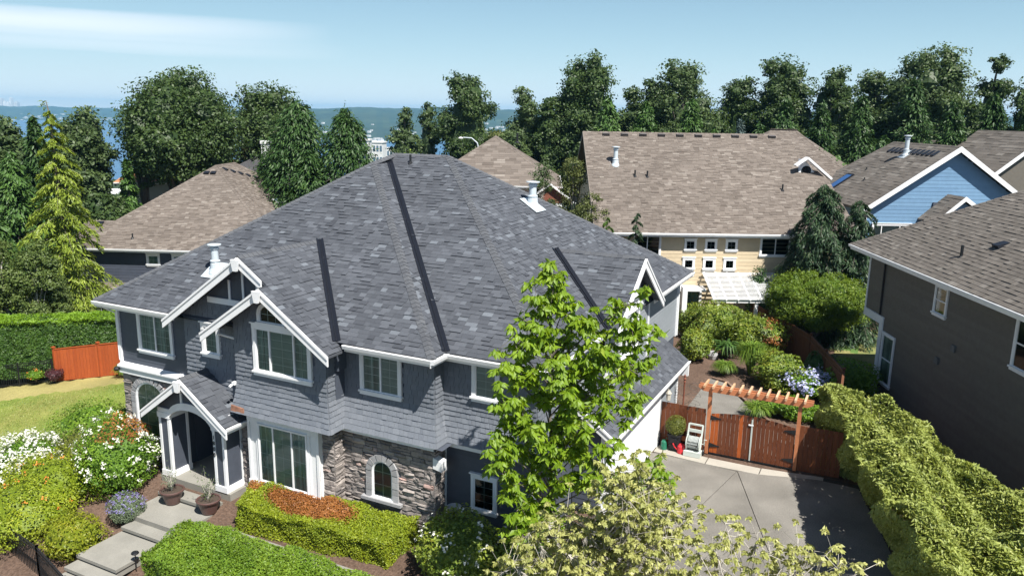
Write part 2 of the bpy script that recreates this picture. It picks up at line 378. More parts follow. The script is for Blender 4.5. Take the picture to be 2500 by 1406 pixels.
def stones(O,U,N,z0,z1,u0,u1,holes=(),th=.07,rs=None,rows=(.09,.21),wl=(.16,.52),top=None):
    rs=rs or rnd; O=A(*O);U=A(*U);N=A(*N);Z=A(0,0,1);out=[];z=z0
    while z<z1-.03:
        h=rs.uniform(*rows); zb=min(z+h,z1)
        if z1-zb<.05: zb=z1
        u=u0
        while u<u1-.02:
            w=rs.uniform(*wl); v=min(u1,u+w)
            if u1-v<.1: v=u1
            um,zm=(u+v)/2,(z+zb)/2
            sub=[(z,zb)] if (zb-z<.15 or rs.random()<.55) else [(z,z+(zb-z)*rs.uniform(.4,.6)),None]
            if len(sub)==2: sub[1]=(sub[0][1],zb)
            for a,b in sub:
                if any(hh(um,(a+b)/2) for hh in holes): continue
                if top and b>top(um): continue
                g=.007; t=th*rs.uniform(.35,1.15); V=[];nu=3;nzr=3
                for iz in range(nzr):
                    for iu in range(nu):
                        x=u+g+(v-u-2*g)*iu/(nu-1); y=a+g+(b-a-2*g)*iz/(nzr-1)
                        inner=(iu==1)+(iz==1)
                        d=t*(.35+.33*inner)+rs.uniform(-.35,.45)*t
                        if iz==2: d+=.012
                        V.append(O+U*(x+rs.uniform(-.012,.012))+N*max(.005,d)+Z*(y+rs.uniform(-.008,.008)))
                for x,y in ((u+g,a+g),(v-g,a+g),(v-g,b-g),(u+g,b-g)): V.append(O+U*x-N*.01+Z*y)
                F=[]
                for iz in range(2):
                    for iu in range(2):
                        i=iz*3+iu; F+= [(i,i+1,i+4),(i,i+4,i+3)] if rs.random()<.5 else [(i,i+1,i+3),(i+1,i+4,i+3)]
                F+=[(9,10,2,1),(9,1,0),(10,11,8,5),(10,5,2),(11,12,6,7),(11,7,8),(12,9,0,3),(12,3,6)]
                tn=min(1,max(0,rs.gauss(.45,.24)))
                out.append((np.array(V),F,tn))
            u=v
        z=zb
    return out
# ---- windows.  lights: list of (u0,u1) sashes; grid=(cols,rows) muntins
def window(parent,O,U,N,u0,u1,z0,z1,lights=1,grid=(2,3),trim=.10,head=True,sill=True,fill='blind',mun=True,depth=.05,name='window',double=False,trimmat=None,splits=None):
    O=A(*O);U=A(*U);N=A(*N);tm=trimmat or M_WHITE
    b=MB(); d=depth
    b.fbox(O,U,N,u0-trim,u0,-.02,d,z0,z1); b.fbox(O,U,N,u1,u1+trim,-.02,d,z0,z1)
    b.fbox(O,U,N,u0-trim-.002,u1+trim+.002,-.02,d+.004,z1,z1+trim*1.2)
    if head: b.fbox(O,U,N,u0-trim-.05,u1+trim+.05,-.02,d+.045,z1+trim*1.2,z1+trim*1.2+.045)
    if sill: b.fbox(O,U,N,u0-trim-.04,u1+trim+.04,-.02,d+.05,z0-.06,z0); b.fbox(O,U,N,u0-trim,u1+trim,-.02,d+.012,z0-.06-trim*.8,z0-.06)
    else: b.fbox(O,U,N,u0-trim,u1+trim,-.02,d,z0-trim,z0)
    s=.035; cuts=splits or [u0+(u1-u0)*i/lights for i in range(lights+1)]
    for i,c in enumerate(cuts):
        a_,b_=(c,c+s) if i==0 else ((c-s,c) if i==len(cuts)-1 else (c-s*.8,c+s*.8)); b.fbox(O,U,N,a_,b_,-.02,d-.016,z0,z1)
    b.fbox(O,U,N,u0+s,u1-s,-.02,d-.018,z0,z0+s); b.fbox(O,U,N,u0+s,u1-s,-.02,d-.018,z1-s,z1)
    if double: b.fbox(O,U,N,u0+s,u1-s,-.02,d-.02,(z0+z1)/2-.025,(z0+z1)/2+.025)
    w=b.build(name,tm,parent)
    for i in range(len(cuts)-1):
        a_,b_=cuts[i]+s,cuts[i+1]-s
        MB().add([O+U*x+N*.008+A(0,0,z) for x,z in ((a_,z0+s),(b_,z0+s),(b_,z1-s),(a_,z1-s))],[(0,1,2,3)] if np.cross(U,(0,0,1.))@N>0 else [(3,2,1,0)]).build('pane',M_GLASS if fill!='dark' else M_GLASSD,w)
        if mun and grid:
            g=MB(); cc,rr=grid; t=.007
            for k in range(1,cc): x=a_+(b_-a_)*k/cc; g.fbox(O,U,N,x-t,x+t,.000,.005,z0+s,z1-s)
            for k in range(1,rr): z=z0+s+(z1-z0-2*s)*k/rr; g.fbox(O,U,N,a_,b_,.0005,.0045,z-t,z+t)
            if g.v: g.build('muntin',tm,w)
        f=fill[i] if isinstance(fill,(list,tuple)) else fill
        if f=='blind':
            g=MB(); n=int((z1-z0)/.05)
            for k in range(n):
                z=z0+s+(z1-z0-2*s)*k/n
                V=[O+U*a_+N*-.004+A(0,0,z),O+U*b_+N*-.004+A(0,0,z),O+U*b_+N*-.014+A(0,0,z+.045),O+U*a_+N*-.012+A(0,0,z+.045)]
                g.add(V,[(0,1,2,3)],rnd.uniform(.4,.8))
            g.build('blind',M_BLIND,w)
        elif f=='curtain':
            g=MB(); n=7
            for k in range(n):
                x=a_+(b_-a_)*k/n; x2=a_+(b_-a_)*(k+1)/n; dz=-.002 if k%2 else -.012
                g.add([O+U*x+N*dz+A(0,0,z0),O+U*x2+N*(-.014-dz)+A(0,0,z0),O+U*x2+N*(-.014-dz)+A(0,0,z1),O+U*x+N*dz+A(0,0,z1)],[(0,1,2,3)],rnd.random())
            g.build('curtain',M_CURT,w)
        else: MB().fbox(O,U,N,a_,b_,-.018,-.006,z0+s,z1-s).build('dark_room',M_DARK,w)
    return w
def arch_pts(u0,u1,zs,rise,n=10):      # from right springing to left springing
    c=(u0+u1)/2;r=(u1-u0)/2
    return [(c+r*math.cos(math.pi*i/n),zs+rise*math.sin(math.pi*i/n)) for i in range(n+1)]
def arch_window(parent,O,U,N,u0,u1,z0,zs,rise,trim=.08,cols=2,rows=2,fill='dark',depth=.05,sill=True):
    O=A(*O);U=A(*U);N=A(*N); P=lambda u,n,z:O+U*u+N*n+A(0,0,z)
    def ring(b,ia,oa,n0,n1):
        k=len(ia)
        V=[P(u,n1,z) for u,z in ia]+[P(u,n1,z) for u,z in oa]+[P(u,n0,z) for u,z in ia]+[P(u,n0,z) for u,z in oa]
        F=[]
        for i in range(k-1): F+=[(i,i+1,k+i+1,k+i),(2*k+i,2*k+i+1,i+1,i),(k+i,k+i+1,3*k+i+1,3*k+i)]
        b.add(V,F)
    inn=[(u1,z0)]+arch_pts(u0,u1,zs,rise)+[(u0,z0)]
    out=[(u1+trim,z0)]+arch_pts(u0-trim,u1+trim,zs,rise+trim)+[(u0-trim,z0)]
    b=MB(); ring(b,inn,out,-.02,depth)
    b.fbox(O,U,N,u0-trim-.03,u1+trim+.03,-.02,depth+(.05 if sill else .01),z0-.07,z0)
    s=.03; inn2=[(u1-s,z0+s)]+arch_pts(u0+s,u1-s,zs,rise-s)+[(u0+s,z0+s)]
    ring(b,inn2,inn,-.02,depth-.018); b.fbox(O,U,N,u0,u1,-.02,depth-.02,z0,z0+s)
    w=b.build('arched_window',M_WHITE,parent)
    k=len(inn2); MB().add([P(u,.008,z) for u,z in inn2],[tuple(range(k))] if np.cross(U,(0,0,1.))@N>0 else [tuple(range(k-1,-1,-1))]).build('pane',M_GLASS,w)
    g=MB();t=.007
    for i in range(1,cols):
        x=u0+(u1-u0)*i/cols; r=(u1-u0)/2; zt=zs+rise*math.sqrt(max(0,1-((x-(u0+u1)/2)/r)**2))-s; g.fbox(O,U,N,x-t,x+t,.0,.005,z0+s,zt)
    for i in range(1,rows+1):
        z=z0+(zs-z0)*i/rows; g.fbox(O,U,N,u0+s,u1-s,.0005,.0045,z-t,z+t)
    g.build('muntin',M_WHITE,w)
    if fill=='dark': MB().add([P(u,-.012,z) for u,z in inn2],[tuple(range(k))]).build('dark_room',M_DARK,w)
    else: MB().add([P(u,-.012,z) for u,z in inn2],[tuple(range(k))],.2).build('curtain',M_CURT,w)
    return w

# ---------------------------------------------------------------- foliage
def leaf_mesh(name,P,N,L,asp,tone,material,parent=None,kind=None,droop=.25,fold=.22,bias=None,dirs=None,rng=NR):
    """many small folded leaves: two triangles each, tone per leaf"""
    n=len(P); N=N+rng.normal(0,.45,(n,3)); N/=np.linalg.norm(N,axis=1)[:,None]+1e-9
    D=rng.normal(0,1,(n,3)) if dirs is None else dirs+rng.normal(0,.25,(n,3))
    if bias is not None: D=D+np.array(bias)
    D-=N*np.sum(D*N,1)[:,None]; D/=np.linalg.norm(D,axis=1)[:,None]+1e-9
    S=np.cross(N,D); L=np.broadcast_to(L,(n,))*rng.uniform(.7,1.25,n); Wd=L*asp
    l=L[:,None]; w=Wd[:,None]
    V=np.empty((n,4,3)); V[:,0]=P-D*l*.45; V[:,1]=P+S*w*.5-N*w*fold; V[:,2]=P+D*l*.55-N*l*droop; V[:,3]=P-S*w*.5-N*w*fold
    me=bpy.data.meshes.new(name); me.vertices.add(4*n); me.vertices.foreach_set('co',V.reshape(-1).astype(np.float32))
    idx=(np.arange(n)*4)[:,None]+np.array([[0,1,2,0,2,3]]); me.loops.add(6*n); me.loops.foreach_set('vertex_index',idx.reshape(-1).astype(np.int32))
    me.polygons.add(2*n); me.polygons.foreach_set('loop_start',np.arange(0,6*n,3,dtype=np.int32)); 
    at=me.attributes.new('tone','FLOAT','FACE'); at.data.foreach_set('value',np.repeat(np.clip(tone,0,1),2).astype(np.float32))
    me.update(calc_edges=True); me.validate()
    return link(me,name,material,parent,kind)
def sph(n,rng=NR):
    v=rng.normal(0,1,(n,3)); return v/np.linalg.norm(v,axis=1)[:,None]
def lumpy(dirs,seed,amp=.22,f=2.6):
    r=np.random.default_rng(seed); s=np.zeros(len(dirs))
    for k in range(5):
        w=r.normal(0,f*(1+k*.55),3); s+=np.sin(dirs@w+r.uniform(0,6.3))/(1+k*.6)
    return 1+amp*s/1.6
def blob_shell(c,rad,n,seed,amp=.2,thick=.22,up=None,rng=NR):
    d=sph(n,rng)
    if up is not None: d[:,2]=np.where(d[:,2]<up,-d[:,2]*.6,d[:,2]); d/=np.linalg.norm(d,axis=1)[:,None]
    k=lumpy(d,seed,amp)*(1-thick*rng.random(n)**1.6)
    rad=np.broadcast_to(np.array(rad,float),(3,)); P=np.array(c)+d*k[:,None]*rad
    N=d/rad; N/=np.linalg.norm(N,axis=1)[:,None]; return P,N
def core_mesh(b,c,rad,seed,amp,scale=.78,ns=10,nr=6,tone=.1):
    V=[];F=[]
    for i in range(nr+1):
        th=math.pi*i/nr
        for j in range(ns):
            ph=2*math.pi*j/ns; V.append((math.sin(th)*math.cos(ph),math.sin(th)*math.sin(ph),math.cos(th)))
    D=np.array(V); P=np.array(c)+D*(lumpy(D,seed,amp)*scale)[:,None]*np.broadcast_to(np.array(rad,float),(3,))
    for i in range(nr):
        for j in range(ns): F.append((i*ns+j,i*ns+(j+1)%ns,(i+1)*ns+(j+1)%ns,(i+1)*ns+j))
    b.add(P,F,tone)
# ---------------------------------------------------------------- terrain and setting
def sm(t): t=np.clip(t,0,1); return t*t*(3-2*t)
def zg(a,b):
    a=np.asarray(a,float);b=np.asarray(b,float)
    z=-2.3*sm((-27-a)/25.)
    D=np.hypot(a,b)
    z=z-np.clip(D-70,0,1150)*.07
    f=sm((-9.3-a)/1.6)*np.clip(17.2-b,0,8)*.28*sm((a+33)/3.5)
    return z-f
def grid_sheet(name,xs,ys,lift,material,tonef,inside=None,kind='structure',zf=zg):
    xs=np.asarray(xs);ys=np.asarray(ys);X,Y=np.meshgrid(xs,ys); Z=zf(X,Y)+lift
    nx=len(xs);V=np.stack([X.ravel(),Y.ravel(),Z.ravel()],1);F=[];T=[]
    for j in range(len(ys)-1):
        for i in range(nx-1):
            x=(xs[i]+xs[i+1])/2;y=(ys[j]+ys[j+1])/2
            if inside and not inside(x,y): continue
            k=j*nx+i;F.append((k,k+1,k+nx+1,k+nx));T.append(tonef(x,y))
    me=mesh_raw(name,V,F,T,True); return link(me,name,material,None,kind)
def inpoly(x,y,P):
    c=False;n=len(P)
    for i in range(n):
        x1,y1=P[i];x2,y2=P[(i+1)%n]
        if (y1>y)!=(y2>y) and x<(x2-x1)*(y-y1)/(y2-y1)+x1: c=not c
    return c
M_GROUND=mat('mulch_and_far_green',(.11,.074,.056),(.045,.07,.024),rough=1,noise=14,nvar=.45,bump=.7,bscale=22,third=(.03,.045,.022),blotch=.25,bl=.5,spec=.1)
M_LAWN=mat('mown_lawn',(.17,.215,.045),(.28,.265,.085),rough=.95,noise=9,nvar=.16,bump=.6,bscale=70,blotch=.22,bl=.45,third=(.40,.31,.17),spec=.1)
M_LAWN2=mat('patchy_lawn',(.07,.15,.03),(.28,.23,.10),rough=.95,noise=9,nvar=.2,bump=.6,bscale=70,blotch=.2,bl=.8)
M_WATER=mat('lake_water',(.02,.09,.20),rough=.25,nvar=.05,noise=.01,spec=.5)
M_HILL=mat('wooded_hill',(.02,.045,.03),(.035,.06,.035),rough=1,noise=.02,nvar=.35,blotch=.25,bl=.003)
gx=sorted(set([round(x,2) for x in np.arange(-75,30.1,1.5)]+[-75-1.5*1.28**k*(k+1)*.5 for k in range(1,24)]+[30+1.5*1.28**k*(k+1)*.5 for k in range(1,24)]))
gy=sorted(set([round(x,2) for x in np.arange(-8,80.1,1.5)]+[-8-1.5*1.3**k*(k+1)*.5 for k in range(1,18)]+[80+1.5*1.28**k*(k+1)*.5 for k in range(1,24)]))
gx=[x for x in gx if abs(x)<9800]; gy=[y for y in gy if -2500<y<10800]
def gtone(x,y):
    D=math.hypot(x,y)
    return .95 if D>62 else (.5 if x<-29 else 0.0)
grid_sheet('ground',gx,gy,-.05,M_GROUND,gtone)
lawnP=[(-60,8),(-60,23),(-41.5,22.6),(-38.7,24.1),(-34.4,26.4),(-26.3,26.4),(-26.3,19.4),(-27.6,17.6),(-28.6,16.6),(-29.4,13.5),(-29.4,8)]
rl=random.Random(3)
grid_sheet('lawn',np.arange(-60,-26,.4),np.arange(8,27,.4),.0,M_LAWN,lambda x,y:(.9 if (x<-37.0+ (y-22)*1.2 and y>20.4) else .5*max(0,min(1,.35+.5*math.sin(x*.9+y*.35)+rl.uniform(-.35,.35)))),inside=lambda x,y:inpoly(x,y,lawnP))
grid_sheet('neighbour_lawn',np.arange(-6,4,.4),np.arange(43.5,53.5,.4),.0,M_LAWN2,lambda x,y:(.75 if y<47.2+.25*math.sin(x*2) else (.1 if x<-1.2 else .55))*rl.uniform(.8,1.2),inside=lambda x,y:inpoly(x,y,[(-3.9,52.6),(.5,53.2),(3.5,46),(-.5,43.8),(-2.2,45.2)]))
b=MB(); b.add([(-60,22,-3.6),(60,80,-3.6)],[]); 
def slab(name,poly,zt,zb,material,kind='structure',tone=.5):
    return MB().prism([(x,y,zb) for x,y in poly],(0,0,zt-zb),tone).build(name,material,None,kind)
# driveway: slabs with recessed joints
M_JOINT=mat('dirty_joint',(.05,.045,.038),rough=1,noise=8,nvar=.3)
def offs(poly,g=.009):
    c=np.mean(poly,axis=0); return [tuple(c+(np.array(p)-c)*(1-g/ max(.5,np.linalg.norm(np.array(p)-c)))) for p in poly]
drvb=slab('driveway',[(-9.2,9),(4.2,9),(3.6,16),(1.7,22),(-.2,29.3),(-1.2,29.35),(-7.7,28.5),(-7.75,19.0),(-9.2,18.5)],-.028,-.08,M_JOINT)
for i,P in enumerate([[(-9.2,9),(-6.9,9),(-6.08,18.5),(-4.40,28.3),(-7.72,28.45),(-7.75,19.0),(-9.2,18.5)],
          [(-6.9,9),(-.3,9),(-.75,18.5),(-4.38,28.3),(-6.07,18.5)],
          [(-.3,9),(4.2,9),(3.6,16),(1.7,22),(-.2,28.95),(-1.6,29.0),(-4.37,28.34),(-.74,18.5)]]):
    s=MB().prism([(x,y,-.025) for x,y in offs(P)],(0,0,.025),rnd.random()).build('slab',M_CONC,drvb)
for P in ([(-7.70,28.53),(-5.62,28.36),(-5.62,28.98),(-7.70,29.24)],[(-5.60,28.36),(-3.62,28.40),(-3.62,28.98),(-5.60,28.98)],[(-3.60,28.42),(-1.4,29.06),(-1.4,29.3),(-3.60,29.0)]):
    MB().prism([(x,y,-.025) for x,y in offs(P)],(0,0,.033),rnd.random()).build('apron_slab',M_CONC2,drvb)
slab('patio',[(-7.72,29.52),(-7.72,38.6),(-6.9,38.3),(-5.1,35.2),(-3.7,33.2),(-2.7,31.4),(-2.4,29.52)],.0,-.08,M_CONC)
M_EDGE=mat('brick_edging',(.16,.10,.07),(.24,.17,.13),rough=.9,noise=20,nvar=.3)
eb=MB()
ep=[(-7.6,38.7),(-6.8,38.4),(-5.0,35.3),(-3.6,33.3),(-2.6,31.5)]
eo=thing('garden_edging','low brown brick edging between grey patio and mulch bed','edging',(-5.0,35.3,0),world=True)
for i in range(len(ep)-1):
    p=A(*ep[i],.02);q=A(*ep[i+1],.02);k=max(1,int(np.linalg.norm(q-p)/.24))
    for j in range(k): MB().beam(p+(q-p)*(j+.04)/k,p+(q-p)*(j+.96)/k,.12,.12+rnd.uniform(-.02,.02),tone=rnd.random()).build('brick',M_EDGE,eo)
slab('neighbour_patio',[(-2.2,45.1),(-.5,43.7),(3.6,45.9),(4.6,43.5),(-.2,40.9),(-2.4,41)],.012,-.08,M_CONC)
# front path and steps
path=slab('front_path',[(-22.0,15.62),(-19.35,15.62),(-19.35,17.15),(-22.0,17.15)],-.15,-.33,M_STEP)
for i,(y0,y1,zt) in enumerate([(16.95,17.45,.03),(15.15,15.64,-.32),(13.58,15.17,-.49),(13.14,13.60,-.66),(12.55,13.16,-.83),(11.2,12.57,-1.0)]):
    x0,x1=(-22.0,-19.45) if zt>-.2 else ((-21.6,-19.75) if y1>15.4 else (-21.65+.02*i,-19.9+.05*i))
    bb=MB().box((x0,y0,zt-.10),(x1,y1,zt),.3+.1*i); bb.box((x0+.04,y0+.05,zt-.32),(x1-.04,y1,zt-.095),.2)
    bb.build('step' if y1-y0<.8 else 'landing',M_STEP,path)
MB().box((-17.9,15.55,-.09),(-9.6,16.35,-.02),.3).build('side_path',M_STEP,None,'structure')
slab('pavement',[(-40,8.5),(-40,13.4),(-25.8,12.55),(-22.9,11.3),(-21.2,9.5),(-20,8)],-1.42,-1.7,M_CONC2)
rg_=np.random.default_rng(12); k_=42000; q_=np.stack([rg_.uniform(-52,-26.3,k_),rg_.uniform(11,26.3,k_)],1); q_=q_[[inpoly(x,y,lawnP) for x,y in q_]]; GP_=np.column_stack([q_,zg(q_[:,0],q_[:,1])+.02])
# far lake and hills
MB().add([(-9500,-2000,-80),(9500,-2000,-80),(9500,10500,-80),(-9500,10500,-80)],[(0,1,2,3)]).build('lake',M_WATER,None,'structure')
def azdir(px):
    t=(px-1250)/1860.; d=A(-math.sin(R(26.3)),math.cos(R(26.3)))+t*A(math.cos(R(26.3)),math.sin(R(26.3))); return d/np.linalg.norm(d)
def hill(px0,px1,n,D0,D1,top,seed,name):
    V=[];F=[];rr=np.random.default_rng(seed);m_=9
    for i in range(n):
        px=px0+(px1-px0)*i/(n-1); d=azdir(px)
        for j in range(m_):
            t=j/(m_-1); D=D0+(D1-D0)*t; h=-84+(top(px)+84)*sm(t*1.02)**.8
            h+= (rr.normal(0,1.0)*(D/5000)*1.6 if j>2 else 0)
            V.append((d[0]*D,d[1]*D,h))
    for i in range(n-1):
        for j in range(m_-1): F.append((i*m_+j,(i+1)*m_+j,(i+1)*m_+j+1,i*m_+j+1))
    link(mesh_raw(name,V,F,[rr.random() for _ in F],True),name,M_HILL,None,'structure')
hill(-500,700,120,6600,8800,lambda p:13+8*math.sin(p*.011)+5*math.sin(p*.05),1,'far_shore_hills')
hill(560,2900,160,2600,5200,lambda p:40+9*math.sin(p*.006+1)+4*math.sin(p*.03)-max(0,700-p)*.25,2,'near_shore_hills')

# ---------------------------------------------------------------- main house
HS=thing('detached_house','large dark slate-blue house with charcoal shingle roof, white gables and stone base','house',(-17.4,27.2,0),world=True)
X_=(1,0,0);Yn=(0,-1,0);Y_=(0,1,0);Z_=(0,0,1)
E6=6.0
def gapz(p): return p
aL,aR,bF,bB=-26.6,-8.3,19.25,35.75; bB1=18.5; aR1=-11.7; mB=.675; mM=.645; mL=.714
apex=(-19.15,25.95,6+mB*7.45); vtop=(-19.15,27.05,6+mB*7.45); ridL=(-19.15,27.5,6+mM*8.25); ridR=(-16.55,27.5,6+mM*8.25)
f_front=[(aL,bB1,6),(aR1,bB1,6),apex]
f_strip=[(aR1,bB1,6),(aR1,bF,6),vtop,apex]
f_main=[(aR1,bF,6),(aR,bF,6),ridR,ridL,vtop]
f_right=[(aR,bF,6),(aR,bB,6),ridR]
f_back=[(aR,bB,6),(aL,bB,6),ridL,ridR]
f_left=[(aL,bB,6),(aL,bB1,6),apex,ridL]
roof=MB()
for P in (f_front,f_strip,f_main,f_right,f_back,f_left): roof.add([A(*p)-A(0,0,.02) for p in P],[tuple(range(len(P)))])
roof.add([vtop,ridL,apex],[(0,1,2)])
# soffit
roof.add([(aL+.02,bB1+.02,5.9),(aR1-.02,bB1+.02,5.9),(aR1-.02,bF+.02,5.9),(aR-.02,bF+.02,5.9),(aR-.02,bB-.02,5.9),(aL+.02,bB-.02,5.9)],[(0,1,2,3,4,5)])
# gable G1 (rear of the pair), G2 (front), dormer on the right
g1c,g1z,gs=-18.78,8.43,.685; g1y=18.12; g1ye=18.5+(g1z-6)/mB
def g1R(x): return g1z-gs*(x-g1c)
def g1L(x): return g1z-gs*(g1c-x)
xr=-14.95; xl=-22.45
g2c=-17.55; g2z=g1R(g2c)+.03; g2y=17.72; g2l=-20.2
yv=lambda z:18.5+(z-6)/mB
f_g1r=[(g1c,g1y,g1z),(g1c,g1ye,g1z),(xr-.25,yv(6.0),g1R(xr-.25)),(xr-.25,g1y,g1R(xr-.25))]
f_g1e=[(xr-.25,g1y,g1R(xr-.25)),(xr-.25,yv(6.0),g1R(xr-.25)),(xr,18.45,g1R(xr)),(xr,g1y,g1R(xr))]
f_g2r=[(g2c,g2y,g2z-.02),(g2c,g1y,g2z-.02),(xr,g1y,g1R(xr)),(xr,g2y,g1R(xr))]
f_g1l=[(g1c,g1y,g1z),(g1c,g1ye,g1z),(xl+.1,yv(5.98),g1L(xl+.1)),(xl,g1y,g1L(xl))]
f_g2l=[(g2c,g2y,g2z),(g2c,18.62,g2z),(g2l,18.62,g2z-.665*(g2c-g2l)),(g2l,g2y,g2z-.665*(g2c-g2l))]
dc,dz,dsl=26.85,8.06,.75; dx=-7.95
dxe=-8.3-(dz-6)/mM
yd0,yd1=dc-2.75,dc+2.75
dR=lambda y:dz-dsl*abs(y-dc)
zv=lambda z:-8.3-(z-6)/mM
f_df=[(dx,dc,dz),(dxe,dc,dz),(zv(dR(yd0)),yd0,dR(yd0)),(dx,yd0,dR(yd0))]
f_db=[(dx,dc,dz),(dxe,dc,dz),(zv(dR(yd1)),yd1,dR(yd1)),(dx,yd1,dR(yd1))]
for P in (f_g1r,f_g1e,f_g2r,f_g1l,f_g2l,f_df,f_db): roof.prism([A(*p)-A(0,0,.03) for p in P],(0,0,-.07))
# low garage roof along the right side
gy0,gy1,gxe,gze,gxw,gzw=22.5,32.05,-7.35,2.86,-8.8,3.92
f_gar=[(gxe,gy0,gze),(gxe,gy1,gze),(gxw,gy1,gzw),(gxw,gy0,gzw)]
roof.prism([A(*p)-A(0,0,.03) for p in f_gar],(0,0,-.08))
# porch roof
pc,pz,ps,py0=-21.05,4.16,.72,17.42; pxl,pxr=-23.05,-19.1
pyR,pyL=18.65,18.95
f_pr=[(pc,py0,pz),(pc,pyL,pz),(pxr,18.45,pz-ps*(pxr-pc)),(pxr,py0,pz-ps*(pxr-pc))]
f_pl=[(pc,py0,pz),(pc,pyL,pz),(pxl,pyL,pz-ps*(pc-pxl)),(pxl,py0,pz-ps*(pc-pxl))]
for P in (f_pr,f_pl): roof.prism([A(*p)-A(0,0,.03) for p in P],(0,0,-.07))
RO=roof.build('roof',M_SLATE,HS)
# shingles, leaving out what the gables cover
def covered(pcs,test): return [p for p in pcs if not test(np.mean(p[0],axis=0))]
pcs=[]
sf=shingle_plane(f_front,X_)
sf=covered(sf,lambda c:(g1c<c[0]<xr and c[2]<g1R(c[0])-.02) or (xl<c[0]<=g1c and c[2]<g1L(c[0])-.02))
pcs+=sf
pcs+=shingle_plane(f_strip,Y_)+shingle_plane(f_main,X_)
sr=covered(shingle_plane(f_right,Y_),lambda c:yd0<c[1]<yd1 and c[2]<dR(c[1])-.02); pcs+=sr
pcs+=shingle_plane(f_left,Y_,expo=.3,wmin=.4,wmax=.9)
for P,E in ((f_g1r,Y_),(f_g1e,Y_),(f_g2r,Y_),(f_g1l,Y_),(f_g2l,Y_),(f_df,X_),(f_db,X_),(f_gar,Y_),(f_pr,Y_),(f_pl,Y_)): pcs+=shingle_plane(P,E)
emit(pcs,'shingle',M_SLATE,RO,rest='shingle_field')
nFr=A(0,-mB,1);nSt=A(mB,0,1);nMa=A(0,-mM,1);nRi=A(mM,0,1);nLe=A(-mL,0,1);nBa=A(0,mM,1)
caps=[]
def cap(p,q,na,nb,w=.15): ridge_caps(p,q,M_SLATECAP,RO,na=na,nb=nb,w=w)
cap((aR1,bB1,6),apex,nFr,nSt); cap((aL,bB1,6),apex,nFr,nLe); cap((aR,bF,6),ridR,nMa,nRi); cap((aR,bB,6),ridR,nRi,nBa)
cap(ridL,ridR,nMa,nBa); cap(apex,ridL,nSt,nLe)
cap((g1c,g1y,g1z),(g1c,g1ye,g1z),A(gs,0,1),A(-gs,0,1)); cap((dx,dc,dz),(dxe,dc,dz),A(0,-dsl,1),A(0,dsl,1)); cap((pc,py0,pz),(pc,pyL,pz),A(ps,0,1),A(-ps,0,1))
# valleys (dark metal W strips)
def valley(p,q,na,nb,w=.15):
    p=A(*p);q=A(*q);d=unit(q-p);b=MB()
    for n_ in (unit(na),unit(nb)):
        s_=unit(np.cross(d,n_)); other=unit(na)+unit(nb)
        if s_@(A(*na)+A(*nb)-2*A(*n_)*0)<0 and False: s_=-s_
        s1=s_ if (s_[2]>0) else -s_
        b.prism([p+n_*.035,q+n_*.035,q+s1*w+n_*.045,p+s1*w+n_*.045],-n_*.02)
    x=unit(np.cross(d,(0,0,1))); u_=unit(np.cross(x,d)); b.beam(p+u_*.055,q+u_*.055,.022,.05,up=u_)
    b.build('valley_flashing',M_METALDARK,RO)
valley((aR1,bF,6),vtop,nSt,nMa); valley((xr-.25,yv(6.0),6.0),(g1c,g1ye,g1z),nFr,A(gs,0,1))
valley((zv(dR(yd0)),yd0,dR(yd0)),(dxe,dc,dz),nRi,A(0,-dsl,1))
# gutters
def gutter(p,q,out,parent=HS,size=.13,mat_=None):
    p=A(*p);q=A(*q);o=A(*out); b=MB(); d=unit(q-p)
    b.prism([p+o*.0-A(0,0,.02),p+o*size*.9-A(0,0,.0),p+o*size-A(0,0,.02),p+o*size*.8-A(0,0,size),p-A(0,0,size+.02)],q-p)
    b.prism([p-A(0,0,.10),p-o*.02-A(0,0,.10),p-o*.02-A(0,0,.24),p-A(0,0,.24)],q-p)
    return b.build('gutter',mat_ or M_GUTTER,parent)
gutter((aL,bB1,5.99),(xl+.05,bB1,5.99),Yn); gutter((xr+.02,bB1+.02,5.99),(aR1,bB1+.02,5.99),Yn); gutter((aR1,bB1-.1,5.99),(aR1,bF,5.99),X_); gutter((aR1,bF,5.99),(aR,bF,5.99),Yn)
gutter((aR,bF-.1,5.99),(aR,yd0+.02,5.99),X_); gutter((aR,yd1-.02,5.99),(aR,bB,5.99),X_); gutter((gxe,gy0+.05,gze-.01),(gxe,gy1,gze-.01),X_,size=.11); gutter((pxr,py0+.05,pz-ps*(pxr-pc)-.01),(pxr,18.5,pz-ps*(pxr-pc)-.01),X_,size=.11)
# rake boards
def rake(peak,tail,dep,wid,t,out,endcut=True):
    """barge board from peak to tail hanging below the roof edge, plus a crown strip"""
    p=A(*peak);q=A(*tail);o=A(*out);b=MB();d=unit(q-p)
    dn=A(0,0,-wid); b.prism([p,q,q+dn*.92+ d*.0,p+dn],o*t)
    c=A(0,0,-wid*.24); b.prism([p+o*t,q+o*t,q+o*t+c,p+o*t+c],o*.03)
    b.build('rake_board',M_WHITE,HS)
def apexblock(p,out,w=.16,h=.42):
    p=A(*p);o=A(*out);s=np.cross(o,Z_); b=MB(); b.prism([p+s*w+A(0,0,-.05),p-s*w+A(0,0,-.05),p-s*w*.45-A(0,0,h),p+s*w*.45-A(0,0,h)],o*.09); b.build('apex_block',M_WHITE,HS)
for (pk,sl,xs_,xe_,y_) in ((g1z,gs,g1c,xl-.02,g1y),(g1z,gs,g1c,g2c-.25,g1y),(g2z,.665,g2c,g2l-.02,g2y),(g2z-.02,.675,g2c,xr+.05,g2y)):
    rake((xs_,y_,pk-.02),(xe_,y_,pk-.02-sl*abs(xe_-xs_)),0,.33,.05,Yn)
apexblock((g1c,g1y-.08,g1z-.03),Yn); apexblock((g2c,g2y-.08,g2z-.03),Yn)
